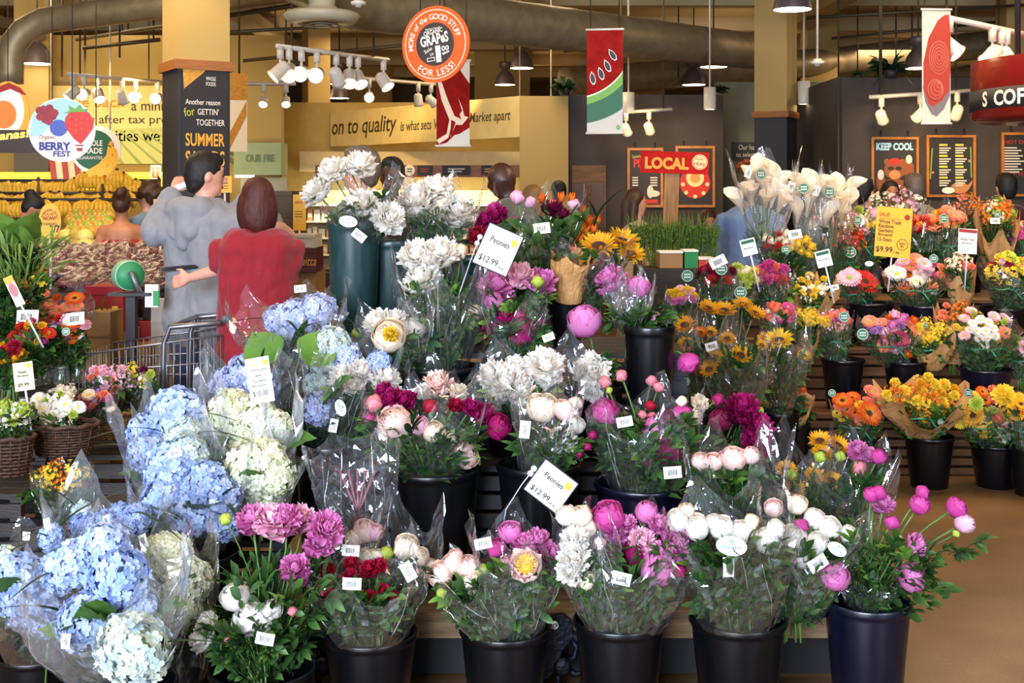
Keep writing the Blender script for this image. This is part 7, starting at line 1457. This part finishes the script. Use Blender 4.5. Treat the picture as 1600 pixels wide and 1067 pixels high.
# coffee counter items behind the display
ct = obj('coffee_counter', bx((px2x(1490, 11), 11.3, .55), (3.2, .7, 1.1)).mesh('coffee_counter', dark_wood), None, None, 'dark coffee counter under the chalk boards', 'counter')
obj('counter_top', bx((px2x(1490, 11), 11.28, 1.12), (3.3, .8, .05)).mesh('counter_top', charcoal), ct)
for u, co, lb in ((1162, 'c86a3a', 'basket of orange loaves behind the calla lilies, left one'), (1180, 'b04a2a', 'basket of reddish loaves behind the calla lilies, right one')):
    q = P(u, 268, 15.6); mb = MB(); rq = random.Random(u)
    o = thing('bread_tray', lb, 'bread', tuple(q), 'bread trays at the bakery wall'); o2 = MB(); o2.box(q, (.16, .2, .04)); obj('tray', o2.mesh('tray', tan_wood), o)
    for k in range(4): mb = MB(); mb.ball((q.x + rq.uniform(-.05, .05), q.y + rq.uniform(-.05, .05), q.z + .04 + k * .03), (.05, .07, .035), 8, 6); obj('loaf', mb.mesh('loaf', mat('crust_' + co, co, .6)), o)
bk = thing('bakery_shelf', 'shelf with a lit cream box at the grey green wall', 'shelf', (px2x(1285, 15.6), 15.8, 0)); mb = MB(); mb.box((px2x(1235, 15.6), 15.8, .7), (1.4, .5, 1.4)); obj('shelf_body', mb.mesh('shelf_body', charcoal), bk)
mb = MB(); mb.box(P(1288, 264, 15.6), (.22, .2, .2)); obj('cream_box', mb.mesh('cream_box', cw), bk)
# ---------------------------------------------------------------- people
def cap(mb, a, b, ra, rb, n=12):
    a, b = Vector(a), Vector(b); d = b - a; L_ = d.length or 1e-4; d.normalize(); q = d.to_track_quat('Z', 'Y').to_matrix().to_4x4(); M = T(*a) @ q; prof = []
    for k in range(5): t = -PI / 2 + PI / 2 * k / 4; prof.append((max(.0006, ra * math.cos(t)), ra * math.sin(t)))
    for k in range(1, 5): t = PI / 2 * k / 4; prof.append((max(.0006, rb * math.cos(t)), L_ + rb * math.sin(t)))
    mb.lathe(prof, n, M, cap=True)
def fuse(name, mb, m, parent, vox, fold=0, smooth=3, seed=0, fscale=7, M=None):
    """one continuous skin grown over the limbs"""
    tmp = bpy.data.objects.new('tmp', mb.mesh('tmp', m)); COL.objects.link(tmp)
    md = tmp.modifiers.new('r', 'REMESH'); md.mode = 'VOXEL'; md.voxel_size = vox; md.use_smooth_shade = True
    if smooth: sm = tmp.modifiers.new('s', 'SMOOTH'); sm.factor = .5; sm.iterations = smooth
    QUEUE.append((tmp, name, m, parent, fold, seed, fscale))
QUEUE = []
def finish_people():
    bpy.context.view_layer.update(); dg = bpy.context.evaluated_depsgraph_get()
    for tmp, name, m, parent, fold, seed, fs in QUEUE:
        me = bpy.data.meshes.new_from_object(tmp.evaluated_get(dg)); me.name = name
        if not me.materials: me.materials.append(m)
        if fold:
            for v in me.vertices:
                c = v.co; k = noise.noise(Vector((c.x * fs * 1.6 + seed, c.y * fs, c.z * fs * .55 + c.x * 4))); k2 = noise.noise(Vector((c.x * fs * 3 + seed, c.y * fs * 2, c.z * fs * 1.6)))
                v.co = c + v.normal * fold * (abs(k) * 2.4 - .7 + abs(k2) * 1.2)
        obj(name, me, parent)
    for q in QUEUE: bpy.data.objects.remove(q[0])
SKIN = {'light': mat('skin_light', 'd8a088', .5, c2='cf957c', scale=12), 'tan': mat('skin_tan', 'b87c5a', .5, c2='ab7050', scale=12), 'dark': mat('skin_dark', '4a2a1e', .42, c2='3f231a', scale=12)}
HAIR = {'black': mat('hair_black', '15100e', .65, c2='0e0a09', scale=60, bump=.4, bscale=90, stretch=(1, 1, .2)), 'brown': mat('hair_brown', '4a2c1a', .5, c2='38200f', scale=60, bump=.4, bscale=90, stretch=(1, 1, .2)), 'red': mat('hair_auburn', '4f1a12', .65, c2='38100b', scale=60, bump=.4, bscale=90, stretch=(1, 1, .2)),
        'grey': mat('hair_grey', '6a5c50', .6, c2='57493e', scale=60, bump=.4, bscale=90), 'blond': mat('hair_blond', '96744a', .5, c2='7c5e38', scale=60, bump=.4, bscale=90)}
def cloth(c, b=.25): return mat('cloth_' + c, c, .85, c2=None, scale=20, bump=b, bscale=160, sheen=.2)
eye_m = mat('eye_dark', '1a120e', .3); lip_m = mat('lip', '8a4a42', .5)
def person(label, u, vtop, Y, yaw, shirt, pants='2a3040', skin='light', hair='short', hc='black', arms=None, w=1.0, vox=.03, tilt=(0, 0), sleeve='long', fold=.006, fem=0, top='shirt', hood=False, depthx=None):
    x = px2x(u, Y); ht = CH + (HZ - vtop) / F * Y; s = ht / 1.76
    root = thing('person', label, 'person', (x, Y, 0)); Mw = T(x, Y, 0) @ RZ(yaw) @ S(s); sk = SKIN[skin]
    def L(p): return Mw @ Vector(p)
    sh = .185 * w * (1 - .1 * fem); nb = MB()
    HM = Mw @ T(0, .0, 1.5) @ RX(-tilt[0]) @ RZ(tilt[1]) @ T(0, 0, -1.5)
    # one continuous body: trunk, neck, head with brow, nose, chin and ears, limbs and hands
    b = MB(); e = MB
    for z0, z1, r0, r1 in ((.93, 1.12, .15 * w, .13 * w), (1.12, 1.36, .13 * w, .155 * w)):
        cap(b, (-.05, 0, z0), (-.05 * w, 0, z1), r0 * .8, r1 * .8); cap(b, (.05, 0, z0), (.05 * w, 0, z1), r0 * .8, r1 * .8)
    cap(b, (-sh * .8, 0, 1.405), (sh * .8, 0, 1.405), .065, .065); cap(b, (0, -.01, 1.38), (0, .01, 1.56), .065, .052)
    for sx in (-1, 1):
        cap(b, (sx * .09, 0, .93), (sx * .10, .01, .5), .095 * w, .06); cap(b, (sx * .10, .01, .5), (sx * .11, -.02, .09), .058, .038); cap(b, (sx * .11, -.03, .05), (sx * .12, .15, .035), .04, .033)
    b = xf_(b, Mw); hd = MB(); hd.ball((0, 0, 1.655), (.076, .094, .105), 16, 12); hd.ball((0, .03, 1.60), (.056, .062, .068), 12, 8); hd.ball((0, .07, 1.69), (.05, .024, .02), 10, 6)
    cap(hd, (0, .088, 1.66), (0, .108, 1.628), .009, .014, 8); hd.ball((0, .075, 1.562), (.022, .02, .016), 8, 6)
    for sx in (-1, 1): hd.ball((sx * .077, -.008, 1.64), (.012, .02, .032), 8, 6)
    hd = xf_(hd, HM); b.add(hd.v, hd.f)
    hands = []; SL = []
    for sx in (-1, 1):
        S0 = L((sx * sh, 0, 1.40))
        if arms and arms.get(sx): E0, H0 = Vector(arms[sx][0]), Vector(arms[sx][1])
        else: E0, H0 = L((sx * (sh + .06), -.03, 1.12)), L((sx * (sh + .02), .14, .92))
        cap(b, S0, E0, .05 * s, .038 * s); cap(b, E0, H0, .037 * s, .025 * s); SL.append((S0, E0, H0, sx))
        d = (H0 - E0).normalized(); side = d.cross(Vector((0, -1, .2))).normalized(); nrm = d.cross(side).normalized()
        pc = H0 + d * .045 * s; cap(b, H0 + d * .01 * s, pc + side * .016 * s, .022 * s, .02 * s); cap(b, H0 + d * .01 * s, pc - side * .016 * s, .022 * s, .02 * s)
        for k in range(4):
            o_ = side * (k - 1.5) * .019 * s; l1 = (.038, .044, .042, .033)[k] * s; a_ = pc + o_ + d * .018 * s; m_ = a_ + d * l1 * .9 + nrm * .008 * s; cap(b, a_, m_, .0095 * s, .009 * s, 8); cap(b, m_, m_ + d * l1 * .55 + nrm * .025 * s, .009 * s, .008 * s, 8)
        a_ = H0 + d * .02 * s + side * .025 * s; m_ = a_ + side * .03 * s + d * .02 * s; cap(b, a_, m_, .012 * s, .01 * s, 8); cap(b, m_, m_ + d * .028 * s + side * .006 * s, .01 * s, .009 * s, 8)
    fuse('body', b, sk, root, vox * .62 if vox < .02 else vox * .8, 0, 2)
    # clothes
    cm = cloth(shirt); c = MB(); zt = 1.40 if top != 'strapless' else 1.24; t = .018 if top != 'hoodie' else .035
    for z0, z1, r0, r1 in ((.90, 1.12, .155 * w, .135 * w), (1.12, min(1.36, zt), .135 * w, .16 * w)):
        cap(c, (-.055 * w, 0, z0), (-.06 * w, 0, z1), r0 * .8 + t, r1 * .8 + t); cap(c, (.055 * w, 0, z0), (.06 * w, 0, z1), r0 * .8 + t, r1 * .8 + t)
    if top != 'strapless': cap(c, (-sh * .85, 0, 1.40), (sh * .85, 0, 1.40), .058 + t, .058 + t); cap(c, (0, -.01, 1.42), (0, 0, 1.48), .07 + t * .6, .055 + t * .6)
    hm = MB(); ck = c; c = hm
    if hood: cap(c, (-.07, -.1, 1.47), (.07, -.1, 1.47), .07, .07); cap(c, (0, -.15, 1.30), (0, -.12, 1.44), .04, .085); cap(c, (-.05, -.14, 1.36), (-.09, -.08, 1.46), .05, .06); cap(c, (.05, -.14, 1.36), (.09, -.08, 1.46), .05, .06); cap(c, (-.08, -.02, 1.49), (-.05, .06, 1.5), .04, .035); cap(c, (.08, -.02, 1.49), (.05, .06, 1.5), .04, .035)
    c = xf_(ck, Mw)
    if hood: fuse('hood', xf_(hm, Mw), cm, root, .013, .006, 2, u)
    if top != 'strapless':
        for S0, E0, H0, sx in SL:
            if sleeve == 'short': cap(c, S0, S0.lerp(E0, .62), .05 * s + t * .8, .055 * s + t * .7)
            elif sleeve == 'none': pass
            else: cap(c, S0, E0, .055 * s + t, .045 * s + t); cap(c, E0, E0.lerp(H0, .84), .044 * s + t, .034 * s + t * .8)
    fuse({'strapless': 'strapless_top', 'hoodie': 'hooded_sweatshirt'}.get(top, 'shirt'), c, cm, root, vox * .8, fold, 2, u)
    p = MB()
    for sx in (-1, 1): cap(p, (sx * .085, 0, .93), (sx * .10, .01, .5), .115 * w, .078); cap(p, (sx * .10, .01, .5), (sx * .11, -.02, .1), .076, .062)
    p = xf_(p, Mw); fuse('trousers', p, cloth(pants), root, vox, fold, 2, u + 3)
    for sx in (-1, 1): sb = MB(); cap(sb, (sx * .11, -.04, .045), (sx * .12, .16, .04), .048, .042); sb = xf_(sb, Mw); obj('shoe', sb.mesh('shoe', cloth('1c1a1a')), root)
    # face
    for sx in (-1, 1): ey = MB(); ey.ball((sx * .03, .084, 1.655), (.012, .007, .006), 8, 6); ey = xf_(ey, HM); obj('eye', ey.mesh('eye', eye_m), root)
    lp = MB(); lp.ball((0, .09, 1.597), (.022, .008, .006), 8, 6); lp = xf_(lp, HM); obj('mouth', lp.mesh('mouth', lip_m), root)
    hh = HAIR[hc]; h = MB(); rn = random.Random(u)
    if hair != 'bald':
        h.ball((0, -.016, 1.685), (.086, .098, .095), 14, 10); h.ball((0, -.04, 1.65), (.082, .075, .09), 12, 8)
    if hair == 'short': h.ball((0, .03, 1.735), (.062, .06, .042), 10, 6); h.ball((0, -.06, 1.60), (.062, .04, .05), 10, 6)
    if hair == 'bob':
        for sx in (-1, 1): h.ball((sx * .062, -.005, 1.60), (.045, .075, .11), 10, 8)
        h.ball((0, -.055, 1.60), (.09, .062, .12), 12, 8)
    if hair == 'long':
        for sx in (-1, 1): cap(h, (sx * .06, -.03, 1.66), (sx * .085, -.05, 1.32), .045, .03)
        cap(h, (0, -.07, 1.65), (0, -.1, 1.28), .065, .05)
    if hair == 'bun': h.ball((0, -.1, 1.74), (.05, .05, .05), 10, 8); h.ball((.03, -.09, 1.77), (.035, .035, .035), 8, 6)
    if hair == 'curly':
        for k in range(46):
            d = Vector((rn.gauss(0, 1), rn.gauss(0, 1) - .5, rn.gauss(0, 1) + .5)).normalized(); q = Vector((d.x * .1, -.02 + d.y * .11, 1.68 + d.z * .1))
            if q.y > .05 and q.z < 1.7: continue
            h.ball(q, rn.uniform(.026, .04), 7, 5)
    if h.v: h = xf_(h, HM); fuse('hair', h, hh, root, max(vox * .6, .008), .002, 1, u)
    return root
def xf_(mb, M):
    mb.v = [M @ Vector(v) for v in mb.v]; return mb
Ym, Yw = 6.75, 6.15
mn = person('man in a grey hooded sweatshirt seen from behind, one hand raised', 318, 241, Ym, -28, '8a8a8e', '35425c', 'light', 'short', 'black',
    {-1: (P(243, 362, Ym - .05), P(272, 300, Ym + .12)), 1: (P(392, 318, Ym + .05), P(430, 350, Ym - .1))}, 1.08, .015, (6, -32), 'long', .010, 0, 'hoodie', True)
mb = MB(); mb.tube([(P(318, 0, 1).x * 0 + px2x(318, Ym) + .215 * math.cos(a * PI / 12) * 1.05, Ym + .17 * math.sin(a * PI / 12), 1.255 + .02 * math.sin(a * PI / 12 + 2)) for a in range(24)], .014, 6, closed=True); obj('waist_strap', mb.mesh('waist_strap', cloth('16161c')), mn)
mb = MB(); mb.box((0, 0, 0), (.03, .012, .11)); obj('phone', mb.mesh('phone', mat('phone_white', 'd8d4cc', .3)), None, T(*P(288, 289, Ym + .12)) @ RY(70), 'pale phone held up by the hooded man', 'phone')
person('woman in a red short sleeved top with auburn bobbed hair, reaching for the cart', 402, 281, Yw, 8, '8e0a1c', '23283a', 'light', 'bob', 'red',
    {-1: (P(346, 420, Yw - .02), P(297, 434, Yw + .02)), 1: (P(448, 420, Yw), P(445, 500, Yw + .1))}, 1.1, .015, (4, 10), 'short', .010, 1)
person('dark haired woman leaning over the melons at the far left', 38, 303, 10.5, -75, '6a5a50', '2a2a30', 'tan', 'bun', 'black', tilt=(32, 0), fem=1)
person('woman with bare back and red strapless top at the melons', 190, 298, 10.3, 10, 'a01018', '2a2a30', 'tan', 'bun', 'brown', top='strapless', fem=1)
person('curly haired shopper in a blue shirt looking left', 232, 287, 10.7, 70, '6c8aa8', '2a3040', 'light', 'curly', 'brown')
person('grey haired man mostly hidden behind the topmost white peonies', 563, 232, 7.0, 80, '5a5248', '2a3040', 'light', 'short', 'grey')
person('dark skinned shopper looking over the top of the white peonies', 612, 248, 8.6, 170, '3a3028', '2a3040', 'dark', 'short', 'black')
person('dark skinned man with shaved head in a grey shirt looking down', 796, 251, 8.4, 100, '5a584c', '2a3040', 'dark', 'bald', 'black', w=1.15, tilt=(18, 0), sleeve='short')
person('fair haired shopper behind the small pink buds', 832, 291, 9.4, 0, '7a6a50', '2a3040', 'light', 'bob', 'blond', fem=1)
person('dark haired man in a pale shirt near the yellow end wall', 872, 284, 13.2, 20, 'a89a70', '2a3040', 'tan', 'short', 'black')
person('woman with long brown hair in profile beside the LOCAL board', 993, 297, 10.2, -80, 'd8b890', '2a3040', 'light', 'long', 'brown', fem=1, sleeve='none')
person('shopper in a light blue shirt hidden behind the calla lilies', 1172, 275, 10.0, -20, '6a86b4', '2a3040', 'light', 'short', 'brown', w=1.15)
person('small red haired person in blue behind the service counter', 1108, 332, 12.1, 180, '2a5a9a', '2a3040', 'tan', 'curly', 'red')
person('dark haired man in a navy shirt left of the bear board', 1350, 279, 9.9, -50, '26304c', '2a3040', 'light', 'short', 'black', w=1.15)
person('woman in red facing the shop in front of the bear board', 1392, 284, 12.1, 180, 'a01820', '2a3040', 'tan', 'long', 'black', fem=1)
person('grey haired man in a pale grey shirt right of the woman in red', 1427, 273, 10.5, 8, '9a968a', '2a3040', 'light', 'short', 'grey', w=1.1)
person('dark haired man in a maroon shirt at the right under the chalk board', 1571, 272, 10.3, 5, '4a1018', '2a3040', 'light', 'short', 'black', w=1.1)
finish_people()
